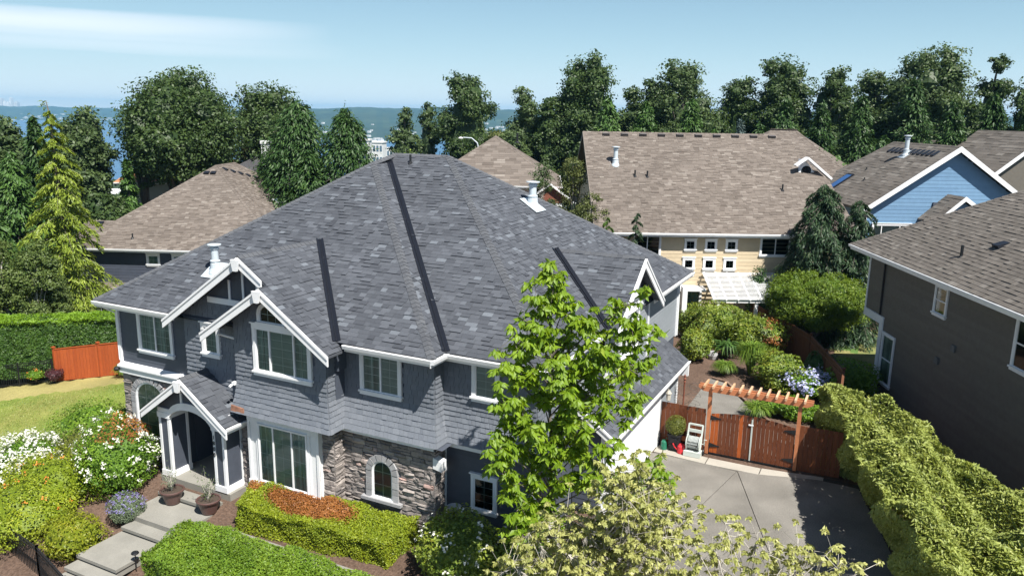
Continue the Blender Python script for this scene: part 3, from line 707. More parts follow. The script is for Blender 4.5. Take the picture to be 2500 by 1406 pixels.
rake((pc,py0,pz-.02),(pxl-.03,py0,pz-.02-ps*(pc-pxl+.03)),0,.30,.05,Yn); rake((pc,py0,pz-.02),(pxr+.1,py0,pz-.02-ps*(pxr+.1-pc)),0,.30,.05,Yn); apexblock((pc,py0-.08,pz-.03),Yn)
rake((dx,dc,dz-.02),(dx,yd0-.03,dR(yd0-.03)-.02),0,.33,.05,X_); rake((dx,dc,dz-.02),(dx,yd1+.03,dR(yd1+.03)-.02),0,.33,.05,X_); 
rake((gxw,gy0,gzw-.02),(gxe+.08,gy0,gze-.05),0,.30,.05,Yn)
# ---- wall cores
wc=MB()
wc.box((-26.0,19.08,.0),(-22.4,35.2,5.92)); wc.box((-22.4,20.05,0),(-19.45,35.2,5.92)); wc.box((-22.4,19.08,3.02),(-19.45,20.05,5.92)); wc.box((-19.45,19.12,.0),(-12.0,35.2,5.92)); wc.box((-12.05,19.62,0),(-8.84,35.19,5.91)); wc.box((-8.9,22.7,0),(-7.80,32,2.78)); 
wc.prism([(-8.9,22.7,2.7),(-7.8,22.7,2.7),(-7.8,22.7,2.95),(-8.9,22.7,3.7)],(0,9.3,0))
wc.prism([(-22.0,18.63,5.0),(-19.3,18.63,5.0),(-15.3,18.63,5.0),(-15.3,18.63,6.0),(g1c,18.63,8.28),(-22.0,18.63,6.05)],(0,.6,0))
wc.box((-22.0,18.63,3.1),(-15.4,19.2,5.1)); wc.box((-19.3,18.28,3.2),(-15.45,19.2,5.9))
wc.prism([(-19.4,18.28,5.8),(-15.3,18.28,5.8),(g2c,18.28,g2z-.1)],(0,.6,0))
wc.prism([(-8.45,yd0+.35,5.0),(-8.45,yd1-.35,5.0),(-8.45,yd1-.35,dR(yd1-.35)-.08),(-8.45,dc,dz-.1),(-8.45,yd0+.35,dR(yd0+.35)-.08)],(-.6,0,0))
wc.box((-8.9,yd0+.35,3.5),(-8.45,yd1-.35,5.6))
wc.box((-18.95,18.45,0),(-15.42,19.2,3.2)); wc.box((-15.6,18.92,0),(-11.95,19.2,3.2))
# flare undersides
for (x0,x1,yw,yo) in ((-19.2,-15.45,18.28,17.98),(-15.6,-11.7,19.1,18.62),(-11.95,-8.7,19.6,19.25)): wc.add([(x0,yo+.01,3.13),(x1+.25,yo+.01,3.13),(x1+.25,yw+.3,3.13),(x0,yw+.3,3.13)],[(0,1,2,3)])
WALL=wc.build('wall',M_NAVY,HS)
ybk=lambda:None
# flare profile: 0 above z=4.25, swelling to .34 at z=3.15
fl=lambda z:.34*max(0,(4.25-z)/1.1)**1.6
P_=[]
wG2=dict(u0=-18.36,u1=-16.06,z0=4.62,z1=6.18)
# G2 front
P_+=shakes((0,18.28,0),X_,Yn,3.15,7.6,lambda o:(-19.3-o*.0,-15.45+o),fl,holes=[(-18.42,4.5,-16.0,6.3),(-18.2,6.25,-17.0,6.95)],top=lambda u:g2z-.10-.67*abs(u-g2c))
flc=lambda z:1.42*fl(z)
P_+=shakes((-15.45,0,0),Y_,X_,3.15,5.9,lambda o:(18.28-o,19.10-o*1.42),fl)           # return of G2
P_+=shakes((-19.3,0,0),(0,-1,0),(-1,0,0),3.15,5.9,lambda o:(-18.63,-18.28),lambda z:0)
# G1 front (left of G2) and above
P_+=shakes((0,18.63,0),X_,Yn,3.1,8.2,lambda o:(-22.02,-19.3),lambda z:.0,holes=[(-21.15,4.7,-20.35,5.85)],top=lambda u:min(6.75,g1z-.10-gs*abs(u-g1c)))
P_+=shakes((0,18.63,0),X_,Yn,5.9,6.75,lambda o:(-19.3,-17.0),lambda z:0,top=lambda u:min(6.75,g1z-.12-gs*abs(u-g1c)))
# centre and right bays
P_+=shakes((0,19.10,0),X_,Yn,3.15,5.88,lambda o:(-15.45+o/1.42,-12.0+o/1.42),flc,holes=[(-14.7,4.2,-13.2,5.75)])
P_+=shakes((-12.0,0,0),Y_,X_,3.15,5.88,lambda o:(19.10-1.42*o,19.6-o),fl)
P_+=shakes((0,19.6,0),X_,Yn,3.15,5.88,lambda o:(-12.0+o,-8.8+o),fl,holes=[(-10.9,4.55,-10.1,5.75)])
P_+=shakes((-8.8,0,0),Y_,X_,3.15,5.88,lambda o:(19.6-o,22.0),fl)
emit(P_,'shake',M_SHAKE,WALL,rest='shake_field')
# lap siding: left wall, right wall, dormer, garage, low front
Q=[]
Q+=laps((0,19.05,0),X_,Yn,3.55,5.92,-26.0,-22.0,holes=[(-24.95,4.15,-23.15,5.9)],row=.19)
Q+=laps((0,19.58,0),X_,Yn,.2,3.1,-11.9,-8.8,holes=[(-10.95,.95,-10.1,2.1)],row=.19)
Q+=laps((0,22.65,0),X_,Yn,.1,3.7,-8.8,-7.8,row=.19,top=lambda u:3.62-.73*(u+8.8))
emit(Q,'siding_board',M_NAVY,WALL,rest='siding_board_field')
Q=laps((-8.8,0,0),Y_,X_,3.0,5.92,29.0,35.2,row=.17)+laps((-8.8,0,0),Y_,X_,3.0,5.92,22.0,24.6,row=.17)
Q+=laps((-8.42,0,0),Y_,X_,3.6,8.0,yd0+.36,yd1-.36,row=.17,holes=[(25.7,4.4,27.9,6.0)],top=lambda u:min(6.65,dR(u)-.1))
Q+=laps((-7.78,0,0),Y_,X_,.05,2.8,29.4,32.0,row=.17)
emit(Q,'siding_board',M_SUNSIDE,WALL,rest='siding_board_field')
# gable boards and battens
def battens(cx,pk,sl,y,zb,n,w,xlim=None):
    b=MB(); h0=.2
    hw=(pk-.33-zb)/sl
    b.box((cx-hw-.1,y-.045,zb-.2),(cx+hw+.1,y,zb))
    for k in range(n):
        x=cx+(k-(n-1)/2)*w; top=pk-.3-sl*abs(x-cx)
        if top>zb: b.box((x-.045,y-.035,zb),(x+.045,y,top))
    b.build('gable_batten',M_WHITE,HS)
battens(g1c,g1z,gs,18.6,6.82,4,.62)
MB().prism([(g1c-2.2,18.612,6.75),(g1c+2.2,18.612,6.75),(g1c,18.612,g1z-.1)],(0,.02,0)).build('gable_panel',M_NAVY,HS)
# dormer gable panel and battens (face +x)
MB().prism([(-8.40,dc-1.9,6.62),(-8.40,dc+1.9,6.62),(-8.40,dc,dz-.1)],(-.02,0,0)).build('gable_panel',M_NAVY,HS)
b=MB(); b.box((-8.39,dc-1.75,6.5),(-8.33,dc+1.75,6.72))
for k in range(4):
    y=dc+(k-1.5)*.55; b.box((-8.39,y-.045,6.72),(-8.345,y+.045,dz-.33-dsl*abs(y-dc)))
b.box((-8.41,25.2,6.02),(-8.35,28.4,6.2)); b.build('gable_batten',M_WHITE,HS)
# corner boards
for (x,y,z0,z1) in ((-26.02,19.02,3.5,5.92),(-8.8,35.2,2.95,5.92),(-8.42,yd1-.36,3.6,6.0),(-8.42,yd0+.36,3.6,6.0),(-7.78,31.98,0,2.8),(-11.91,19.58,0,3.05),(-8.82,19.56,0,3.05),(-7.79,22.67,0,2.8)): MB().box((x-.06,y-.06,z0),(x+.045,y+.06,z1)).build('corner_board',M_WHITE,HS)
# skirt band over the left stone, and bands under the flares
b=MB(); b.prism([(-26.05,19.05,3.56),(-26.05,18.80,3.46),(-26.05,18.80,3.40),(-26.05,18.86,3.38),(-26.05,18.86,3.16),(-26.05,19.05,3.16)],(4.1,0,0)); b.build('skirt_band',M_WHITE,HS)
b=MB(); b.box((-15.5,18.66,3.03),(-11.72,18.72,3.13)); b.box((-11.78,18.66,3.03),(-11.72,19.3,3.13)); b.box((-11.75,19.28,3.0),(-8.55,19.34,3.13)); b.build('frieze_board',M_WHITE,HS)
# stone
aw=lambda u,z:(-14.28<u<-13.42 and .78<z<2.35) 
def awh(u,z):
    if abs(u+13.85)>.60: return False
    if z<.86: return False
    if z<1.78: return True
    return ((u+13.85)/.60)**2+((z-1.78)/.60)**2<1
def lwh(u,z):
    if abs(u+24.55)>.98 or z<.62: return False
    if z<2.3: return True
    return ((u+24.55)/.98)**2+((z-2.3)/.85)**2<1
S_=[]
S_+=stones((0,18.93,0),X_,Yn,-.1,3.12,-15.40,-11.93,holes=[awh])
S_+=stones((-11.93,0,0),Y_,X_,-.1,3.12,18.90,19.52)
S_+=stones((0,18.45,0),X_,Yn,-.1,3.12,-15.86,-15.40)
S_+=stones((0,18.45,0),X_,Yn,-.1,.56,-18.85,-15.86)
S_+=stones((-15.40,0,0),Y_,X_,-.1,3.12,18.43,18.92)
S_+=stones((0,18.50,0),X_,Yn,-.1,3.12,-19.45,-18.85)
S_+=stones((0,19.0,0),X_,Yn,-.1,3.2,-26.02,-22.6,holes=[lwh])
S_+=stones((0,20.0,0),X_,Yn,.0,3.0,-22.2,-19.4,holes=[lambda u,z:-21.4<u<-20.3 and z<2.4])
emit(S_,'stone',M_STONE,WALL,rest='stone_field')
# cast stone surrounds
C_=[]
def voussoirs(O,U,N,cx,zs,r0,r1,ry0,ry1,zb,n=8,rows=4,d=.10):
    O=A(*O);U=A(*U);N=A(*N);P=lambda u,nn,z:O+U*u+N*nn+A(0,0,z)
    for i in range(n):
        t0=math.pi*i/n+.025;t1=math.pi*(i+1)/n-.025; dd=d*rnd.uniform(.85,1.1)
        q=[(cx+r0*math.cos(t0),zs+ry0*math.sin(t0)),(cx+r1*math.cos(t0),zs+ry1*math.sin(t0)),(cx+r1*math.cos(t1),zs+ry1*math.sin(t1)),(cx+r0*math.cos(t1),zs+ry0*math.sin(t1))]
        V=[P(u,dd,z) for u,z in q]+[P(u,-.01,z) for u,z in q]; C_.append((np.array(V),[(0,1,2,3),(0,4,5,1),(1,5,6,2),(2,6,7,3),(3,7,4,0)],rnd.random()))
    for s_ in (-1,1):
        for k in range(rows):
            h=(zs-zb)/rows; dd=d*rnd.uniform(.85,1.1); x0,x1=sorted((cx+s_*r0,cx+s_*r1)); m_=MB().fbox(O,U,N,x0,x1,-.01,dd,zb+h*k+.008,zb+h*(k+1)-.008); C_.append((np.array(m_.v),m_.f,rnd.random()))
voussoirs((0,18.93,0),X_,Yn,-13.85,1.78,.40,.62,.40,.62,.88)
voussoirs((0,19.0,0),X_,Yn,-24.55,2.30,.78,1.0,.66,.88,.6,n=13,rows=7)
emit(C_,'surround_block',M_CAST,WALL)
b=MB().box((-14.62,18.74,.78),(-13.08,18.95,.88)); b.build('stone_sill',M_CAST,WALL)
# windows
fr=lambda y:(0,y,0)
window(HS,fr(18.26),X_,Yn,-18.30,-16.13,4.68,6.12,grid=(2,5),fill=['curtain','blind','curtain'],trim=.13,splits=[-18.30,-17.72,-16.71,-16.13],depth=.07)
arch_window(HS,fr(18.26),X_,Yn,-18.08,-17.1,6.36,6.62,.34,trim=.10,cols=3,rows=1,depth=.07)
window(HS,fr(18.60),X_,Yn,-21.02,-20.42,4.80,5.72,grid=(2,4),fill='curtain',trim=.12,depth=.07)
window(HS,fr(19.02),X_,Yn,-24.85,-23.25,4.22,5.72,lights=2,grid=(3,5),fill='curtain',trim=.12,head=False)
window(HS,fr(19.07),X_,Yn,-14.64,-13.28,4.40,5.74,lights=2,grid=(2,5),fill=['curtain','blind'],trim=.11,head=False,depth=.06)
window(HS,fr(19.57),X_,Yn,-10.84,-10.14,4.68,5.72,grid=(2,4),fill='blind',trim=.12,head=False,depth=.06)
window(HS,fr(19.55),X_,Yn,-10.86,-10.16,1.02,2.04,grid=(2,4),fill='dark',trim=.10)
arch_window(HS,fr(18.91),X_,Yn,-14.22,-13.48,.90,1.78,.37,trim=.035,cols=2,rows=2,depth=.05)
arch_window(HS,fr(18.98),X_,Yn,-25.28,-23.82,.75,2.3,.62,trim=.06,cols=3,rows=3,depth=.05,fill='curtain')
window(HS,(-8.40,0,0),Y_,X_,25.85,27.75,4.5,5.85,lights=3,grid=(2,4),fill='curtain',trim=.12,depth=.06)
# ground-floor bay with white panelled surround
b=MB(); b.box((-18.92,18.27,.62),(-15.86,18.5,3.1)); bay=b.build('bay_panel',M_WHITE,HS)
b=MB()
for x in (-18.92,-16.33): b.box((x,18.23,.68),(x+.10,18.28,2.80)); b.box((x+.37,18.23,.68),(x+.47,18.28,2.80))
b.box((-18.95,18.20,.56),(-15.83,18.5,.68)); b.box((-18.92,18.23,2.80),(-15.86,18.28,3.08)); b.build('panel_moulding',M_WHITE,bay)
window(HS,fr(18.24),X_,Yn,-18.40,-16.36,.74,2.78,grid=(2,4),fill=['curtain','blind','curtain'],trim=.03,head=False,sill=False,splits=[-18.40,-17.78,-16.98,-16.36])
# house floodlight, cameras, vents, rust patch
b=MB(); b.prism([(-11.93,18.86,2.36),(-11.62,18.86,2.30),(-11.62,18.86,2.62),(-11.93,18.86,2.72)],(0,.28,0)); b.build('wall_box',M_WHITE,HS)
b=MB(); b.lathe([(.0,-.06),(.09,-.05),(.11,.02),(.06,.09),(0,.10)],(-26.05,18.76,3.30),10); b.build('camera_dome',M_BLACK,HS)
b=MB(); b.box((-19.42,18.15,4.0),(-19.30,18.28,4.10),.5); b.tube([(-19.36,18.1,4.03),(-19.36,17.98,3.98)],.045,8); b.build('security_camera',M_WHITE,HS)
b=MB().add([(-19.28,17.93,3.165),(-18.72,17.935,3.165),(-18.78,17.985,3.33),(-19.28,17.985,3.37)],[(0,1,2,3)]); 
V=[(-19.30,17.915,3.16),(-18.70,17.915,3.16),(-18.76,17.95,3.33),(-19.30,17.95,3.38)]; MB().prism(V,(0,.03,.01)).build('rusty_flashing',M_RUST,HS)
def flue(base,h,r,parent,cap=True,mat_=M_PIPE,nrm=(0,0,1)):
    x,y,z=base;b=MB()
    b.lathe([(r*2.1,-.18),(r*2.0,-.05),(r*1.45,.12),(r*1.35,.30),(r*1.1,.34),(r*1.4,.36),(r*1.4,.40),(r*1.05,.42),(r,.44),(r,h*.78),(r*1.25,h*.80),(r*1.25,h*.86),(r*1.0,h*.88),(r*1.0,h*.93),(r*1.9,h*.94),(r*1.9,h*.97),(0,h)],(x,y,z),14)
    n_=unit(nrm);e1=unit(np.cross(n_,(0,1,0) if abs(n_[1])<.5 else (1,0,0)));e2=np.cross(n_,e1)
    c=A(x,y,z)+n_*.05; s_=r*3.1; b.prism([c+e1*s_+e2*s_,c-e1*s_+e2*s_,c-e1*s_-e2*s_,c+e1*s_-e2*s_],-n_*.02)
    return b.build('vent_flue',mat_,parent,smooth=False)
flue((-22.18,20.33,7.24),1.02,.13,HS,nrm=nFr); flue((-13.5,29.1,9.38),1.0,.15,HS,nrm=nRi)
def stack(p,h,parent,r=.045,mat_=M_BLACK):
    b=MB(); b.lathe([(r*2.6,-.05),(r*1.5,.06),(r,.08),(r,h),(0,h)],p,8); return b.build('plumbing_vent',mat_,parent)
stack((-18.06,27.0,11.0),.35,HS)
# downpipes
def downpipe(pts,parent=HS,mat_=M_GUTTER,r=.04): return MB().tube(pts,r,6).build('downpipe',mat_,parent)
downpipe([(-26.2,18.45,5.86),(-26.2,18.75,5.62),(-26.12,19.0,5.45),(-26.12,19.0,3.6)]); downpipe([(-20.0,18.2,5.70),(-19.42,18.42,5.55),(-19.36,18.5,5.35),(-19.36,18.55,4.0)]); downpipe([(-8.2,35.6,5.85),(-8.6,35.25,5.6),(-8.72,35.22,5.4),(-8.72,35.22,3.0)])
# porch
po=MB()
def pier(x0,x1,y0,y1):
    b=MB(); 
    for (u,v) in ((x0,y0),(x1-.1,y0),(x0,y1-.1),(x1-.1,y1-.1)): b.box((u,v,.18),(u+.1,v+.1,2.55))
    b.box((x0-.02,y0-.02,.16),(x1+.02,y1+.02,.42)); b.box((x0-.03,y0-.03,2.42),(x1+.03,y1+.03,2.62))
    p=b.build('porch_post',M_WHITE,HS); MB().box((x0+.03,y0+.03,.4),(x1-.03,y1-.03,2.45)).build('post_panel',M_NAVY,p); return p
pl=pier(-22.62,-22.10,17.72,18.55); prr=pier(-20.02,-19.50,17.72,18.55)
# arched header between the posts
cx=(-22.10-20.02)/2; hwid=1.06
arc=[(cx+hwid*math.cos(math.pi*i/16),2.28+.62*math.sin(math.pi*i/16)) for i in range(17)]
b=MB(); 
for i in range(16):
    (xa,za),(xb,zb)=arc[i],arc[i+1]; ta=za+.26-.1*0;tb=zb+.26
    b.prism([(xa,17.70,za),(xb,17.70,zb),(xb,17.70,max(2.62,tb)),(xa,17.70,max(2.62,ta))],(0,.14,0))
b.box((-22.62,17.706,2.623),(-22.0,17.836,2.78)); b.box((-20.1,17.706,2.623),(-19.5,17.836,2.78)); b.build('arched_header',M_WHITE,HS)
b=MB(); xs_=np.linspace(-22.6,-19.5,33)
arcz=lambda x:(2.42+.62*math.sqrt(max(0,1-((x-cx)/hwid)**2)) if abs(x-cx)<hwid else 2.66)
for i in range(32):
    xa,xb=xs_[i],xs_[i+1]; ta,tb=[pz-.12-ps*abs(x-pc) for x in (xa,xb)]
    b.prism([(xa,17.76,max(2.66,arcz(xa))),(xb,17.76,max(2.66,arcz(xb))),(xb,17.76,max(tb,2.7)),(xa,17.76,max(ta,2.7))],(0,.05,0))
b.build('gable_panel',M_NAVY,HS)
# cut: the panel sits behind the header arch only above 2.9
b=MB()
for x in (pc-.37,pc+.37): b.box((x-.04,17.715,3.0),(x+.04,17.772,pz-.33-ps*abs(x-pc)))
b.build('gable_batten',M_WHITE,HS)
MB().box((-22.7,17.70,-.2),(-19.35,20.0,.20)).build('porch_floor',M_STEP,HS)
MB().box((-22.6,17.9,2.95),(-19.4,20.0,3.0)).build('porch_ceiling',M_WHITE,HS)
MB().box((-22.65,18.5,.2),(-22.45,20.0,2.95)).build('porch_side_wall',M_NAVY,HS); MB().box((-19.5,18.56,.2),(-19.4,20.0,2.95)).build('porch_side_wall',M_NAVY,HS)
b=MB().box((-21.35,19.9,.2),(-20.35,19.97,2.35)); d=b.build('front_door',mat('dark_door',(.05,.03,.02),rough=.5),HS); MB().lathe([(0,0),(.035,.01),(.035,.06),(0,.07)],(-20.48,19.86,1.2),8).build('handle',M_BLACK,d)
# house number 1800 down the right post
tx=bpy.data.materials
for i,ch in enumerate('1800'):
    cu=bpy.data.curves.new('house_number','FONT'); cu.body=ch; cu.size=.20; cu.extrude=.008; cu.align_x='CENTER'
    tmp=bpy.data.objects.new('tmp',cu); COL.objects.link(tmp); dg=bpy.context.evaluated_depsgraph_get(); me=bpy.data.meshes.new_from_object(tmp.evaluated_get(dg)); bpy.data.objects.remove(tmp)
    o=link(me,'house_number',M_BLACK,HS); o.rotation_euler=(R(90),0,0); o.location=(-19.965,17.705,2.10-.21*i)
    
# garage: doors, trim, lantern
GD=[]
for (y0,y1) in ((22.95,25.2),(25.5,29.0)):
    b=MB().box((-7.80,y0,.02),(-7.72,y1,2.2),.7); gd=b.build('garage_door',M_WHITE,HS)
    n=4 if y1-y0>3 else 3; pb=MB()
    for r_ in range(4):
        for c_ in range(n):
            w=(y1-y0)/n; pb.box((-7.722,y0+c_*w+.1,.1+r_*.54),(-7.705,y0+(c_+1)*w-.1,.1+r_*.54+.40),.7)
    pb.build('door_panel',M_WHITE,gd)
b=MB(); b.box((-7.80,22.7,2.2),(-7.74,29.4,2.55)); 
for y in (22.85,25.35,29.12): b.box((-7.80,y-.15,0),(-7.70,y+.15,2.25))
b.build('garage_trim',M_WHITE,HS)
b=MB(); b.tube([(-7.7,29.3,2.2),(-7.62,29.3,2.5),(-7.5,29.3,2.52),(-7.42,29.3,2.4)],.018,6); b.lathe([(0,.14),(.05,.12),(.13,.0),(.1,-.02),(.09,-.28),(.05,-.32),(0,-.32)],(-7.42,29.3,2.25),8); b.build('wall_lantern',mat('lantern_glass',(.45,.42,.36),rough=.3),HS)
b=MB(); b.lathe([(0,-.08),(.08,-.06),(.10,.02),(.05,.08),(0,.09)],(-7.62,31.95,2.45),10); b.build('camera_dome',M_BLACK,HS)
b=MB(); b.box((-7.9,31.9,2.2),(-7.3,32.05,2.75)); b.build('eave_return',M_WHITE,HS)
# ---------------------------------------------------------------- neighbouring houses (each in its own frame: x along the front eave, y inwards)
def roof_set(parent,faces,material,expo=.17,wmin=.22,wmax=.5,name='roof',th=.04,singles=False,thk=(.006,.03),tm=.42,ts=.24):
    rb=MB()
    for P,E in faces: rb.prism([A(*p)-A(0,0,.02) for p in P],(0,0,-th))
    ro=rb.build(name,material,parent); pcs=[]
    for P,E in faces:
        if E is not None: pcs+=shingle_plane(P,E,expo,wmin,wmax,thk,tmean=tm,tsd=ts)
    emit(pcs,'shingle',material,ro,singles=singles,rest='shingle_field',limit=300)
    return ro
def hipline(p,q,mat_,parent,na,nb,w=.16,step=.3): ridge_caps(p,q,mat_,parent,na=na,nb=nb,w=w,step=step,singles=False)
def vents(parent,pts,nrm,mat_=M_METALDARK,s=(.36,.42,.13),out=None):
    n_=unit(nrm); 
    for p in pts:
        dn=unit(A(n_[0],n_[1],0)); sd_=A(-dn[1],dn[0],0); dw=unit(dn*n_[2]-A(0,0,1)*math.hypot(n_[0],n_[1])); p=A(*p)
        b=MB(); q=[p+sd_*s[0]/2-dw*s[1]/2,p-sd_*s[0]/2-dw*s[1]/2,p-sd_*s[0]/2+dw*s[1]/2,p+sd_*s[0]/2+dw*s[1]/2]
        h=[.35,.35,1,1]; V=[x+n_*.01 for x in q]+[x*.94+p*.06+n_*s[2]*k for x,k in zip(q,h)]
        b.add(V,[(0,1,2,3),(4,5,6,7),(0,1,5,4),(1,2,6,5),(2,3,7,6),(3,0,4,7)]); b.build('roof_vent',mat_,parent)
def pipe(parent,p,h=.32,r=.05): b=MB(); b.lathe([(r*2.8,-.06),(r*1.6,.05),(r,.07),(r,h),(0,h)],p,8); b.build('plumbing_vent',M_BLACK,parent)
def fascia(parent,p,q,out): gutter(p,q,out,parent,size=.12)
# ---- left neighbour: dark navy walls under a brown hip roof
n1=thing('neighbour_house','dark navy house under a brown hip roof, behind the left corner of the slate house','house',(-51.5,34.28,-2.3),R(23.57))
E,mm,Wd,Dp=5.8,.70,15.2,19.0; h=Wd/2
ap=(h,h,E+mm*h);ap2=(h,Dp-h,E+mm*h)
F=[([(0,0,E),(Wd,0,E),ap],X_),([(Wd,0,E),(Wd,Dp,E),ap2,ap],Y_),([(Wd,Dp,E),(0,Dp,E),ap2],None),([(0,Dp,E),(0,0,E),ap,ap2],None),
   ([(0,0,E),(2.27,2.27,E+mm*2.27),(.1,2.27,E+mm*2.27)],X_),([(.1,2.27,E+mm*2.27),(2.27,2.27,E+mm*2.27),(0,4.5,E),(-.4,4.5,E)],None)]
r1=roof_set(n1,F,M_BROWN)
nf=A(0,-mm,1);nr=A(mm,0,1);nl=A(-mm,0,1)
hipline((Wd,0,E),ap,M_BROWN,r1,nf,nr); hipline((0,0,E),ap,M_BROWN,r1,nf,nl); hipline(ap,ap2,M_BROWN,r1,nl,nr); hipline((.1,2.27,E+mm*2.27),(2.27,2.27,E+mm*2.27),M_BROWN,r1,nf,-nf+A(0,0,2))
fascia(n1,(0,0,E),(Wd,0,E),Yn); fascia(n1,(Wd,0,E),(Wd,Dp,E),X_)
MB().add([(0.02,.02,E-.1),(Wd-.02,.02,E-.1),(Wd-.02,Dp,E-.1),(.02,Dp,E-.1)],[(0,1,2,3)]).build('soffit',M_WHITE,n1)
w1=MB().box((.55,.52,0),(Wd-.55,Dp-.5,E-.1)).build('wall',M_NAVY2,n1)
emit(laps((0,.52,0),X_,Yn,3.2,E-.1,.55,Wd-.6,holes=[(5.2,4.45,8.6,5.4)],row=.21)+laps((0,.52,0),X_,Yn,.0,2.4,.55,Wd-.6,row=.21),'siding_board',M_NAVY2,w1,rest='siding_board_field',minpx=9)
for x0 in (5.42,7.25): window(n1,(0,.50,0),X_,Yn,x0,x0+.72,4.68,5.28,grid=(2,2),fill='curtain',trim=.13,head=True)
MB().fbox((0,.5,0),X_,Yn,6.26,7.12,-.01,.02,4.55,5.4).build('shutter_panel',M_NAVY2,n1)
lw=[([(.3,-1.15,2.62),(12,-1.15,2.62),(12,.5,3.3),(1.0,.5,3.3)],X_)]
r1b=roof_set(n1,lw,M_BROWN,name='porch_roof'); fascia(n1,(.3,-1.15,2.62),(12,-1.15,2.62),Yn)
for x in (1.05,2.35,5.2,8.0): MB().box((x-.12,-1.0,0),(x+.12,-.76,2.5)).build('porch_post',M_WHITE,n1)
b=MB().box((.5,.4,0),(.66,.56,E-.1)); b.build('corner_board',M_WHITE,n1); MB().box((.8,-.2,0),(.98,.5,2.5)).build('corner_board',M_WHITE,n1)
window(n1,(0,.5,0),X_,Yn,2.2,4.2,.5,2.2,lights=2,grid=(2,2),fill='dark',trim=.12)
vents(n1,[(8.05+.30*k,8.2+.75*k,E+mm*(Wd-8.05-.30*k)) for k in range(5)],nr); vents(n1,[(7.2,6.85,E+mm*6.85),(7.72,6.85,E+mm*6.85)],nf,s=(.4,.4,.16)); vents(n1,[(1.29,2.0,E+mm*2.0)],nf,s=(.5,.5,.2))
pipe(n1,(4.21,.9,6.43)); pipe(n1,(10.8,10.6,8.85)); pipe(n1,(11.35,11.4,8.5))
def skylight(parent,c,nrm,w,l,label=None,gm=None,along=None):
    n_=unit(nrm);dn=unit(A(n_[0],n_[1],0)); sd_=A(-dn[1],dn[0],0); dw=unit(dn*n_[2]-A(0,0,1)*math.hypot(n_[0],n_[1])); c=A(*c)
    b=MB();q=[c+sd_*w/2-dw*l/2,c-sd_*w/2-dw*l/2,c-sd_*w/2+dw*l/2,c+sd_*w/2+dw*l/2]; b.prism([x-n_*.02 for x in q],n_*.15); s_=b.build('skylight',M_GUTTER if gm is None else M_METALDARK,parent)
    MB().prism([c+(x-c)*.84+n_*.125 for x in q],n_*.012).build('pane',gm or M_SKYL2,s_)
M_SKYL2=mat('pale_skylight_glass',(.22,.32,.40),rough=.15,nvar=.05,spec=.6)
skylight(n1,(11.9,9.1,E+mm*(Wd-11.9)),nr,.75,1.1); skylight(n1,(11.95,12.2,E+mm*(Wd-11.95)),nr,.75,1.1)
# ---- beige neighbour with the long brown roof
n2=thing('neighbour_house','long beige house with a big brown roof and six small square windows','house',(-16.67,45.2,0),R(27.4))
E,mm=6.0,.655; L=13.5; rz=E+mm*9.0
F=[([(0,0,E),(16.6,0,E),(16.2,4.5,E+mm*4.5),(13.9,9.0,rz),(0,9.0,rz)],X_),([(0,9.0,rz),(13.9,9.0,rz),(14.5,18,E),(0,18,E)],None),([(16.6,0,E),(16.6,18,E),(13.9,9.0,rz),(16.2,4.5,E+mm*4.5)],Y_)]
r2=roof_set(n2,F,M_BROWN)
# cross wing: higher ridge and a hip falling to the right
wz=12.13
F=[([(12.6,15.5,6.4),(25.8,15.5,6.4),(21.74,26,11.95),(19.23,26,11.98)],X_),([(25.8,15.5,6.4),(33,26,5.2),(21.74,26,11.95)],unit(A(.55,.83,0))),([(19.23,26,11.98),(21.74,26,11.95),(33,26,5.2),(33,34,5.5),(9,34,5.5)],None),([(12.6,15.5,6.4),(19.23,26,11.98),(9,34,5.5)],None)]
r2w=roof_set(n2,F,M_BROWN,name='wing_roof')
hipline((0,9.0,rz),(13.3,9.0,rz),M_BROWN,r2,A(0,-1,1),A(0,1,1)); hipline((19.23,26,11.98),(21.74,26,11.95),M_BROWN,r2w,A(0,-1,1),A(0,1,1)); hipline((25.8,15.5,6.4),(21.74,26,11.95),M_BROWN,r2w,A(0,-.53,1),A(.7,-.2,1))
fascia(n2,(0,0,E),(16.6,0,E),Yn)
MB().prism([(.0,-.02,E-.24),(.0,9,rz-.22),(.0,18,E-.24),(.0,18,E),(.0,9,rz+.02),(.0,-.02,E)],(-.05,0,0)).build('rake_board',mat('taupe_trim',(.16,.14,.12),rough=.6),n2)
w2=MB(); w2.box((.6,.52,0),(16.1,17,E-.05)); w2.box((14,17,0),(26,33,5.6)); w2.prism([(.6,.52,E-.1),(.6,17.4,E-.1),(.6,9,rz-.1)],(.1,0,0)); w2=w2.build('wall',M_BEIGE,n2)
wx=[(5.85,6.35),(7.15,7.65),(8.45,8.95)]
hl=[(a-.1,4.85,b_+.1,5.55) for a,b_ in wx]+[(a-.15,3.6,b_+.05,4.35) for a,b_ in wx]
emit(laps((0,.52,0),X_,Yn,.3,E-.1,2.5,14.5,holes=hl,row=.24),'siding_board',M_BEIGE,w2,rest='siding_board_field',minpx=9)
for a,b_ in wx:
    window(n2,(0,.50,0),X_,Yn,a-.02,b_+.02,4.93,5.45,grid=(2,2),fill='dark',trim=.11); window(n2,(0,.50,0),X_,Yn,a-.06,b_-.02,3.72,4.24,grid=(2,2),fill='dark',trim=.12)
window(n2,(0,.50,0),X_,Yn,10.6,12.35,4.62,5.68,lights=2,grid=None,fill='dark',trim=.10); window(n2,(0,.50,0),X_,Yn,2.6,4.15,4.3,5.75,lights=2,grid=None,fill='dark',trim=.10)
window(n2,(0,.50,0),X_,Yn,4.2,5.6,2.4,3.1,lights=2,grid=None,fill='dark',trim=.12); window(n2,(0,.50,0),X_,Yn,5.9,6.9,.4,2.4,grid=None,fill='curtain',trim=.12)
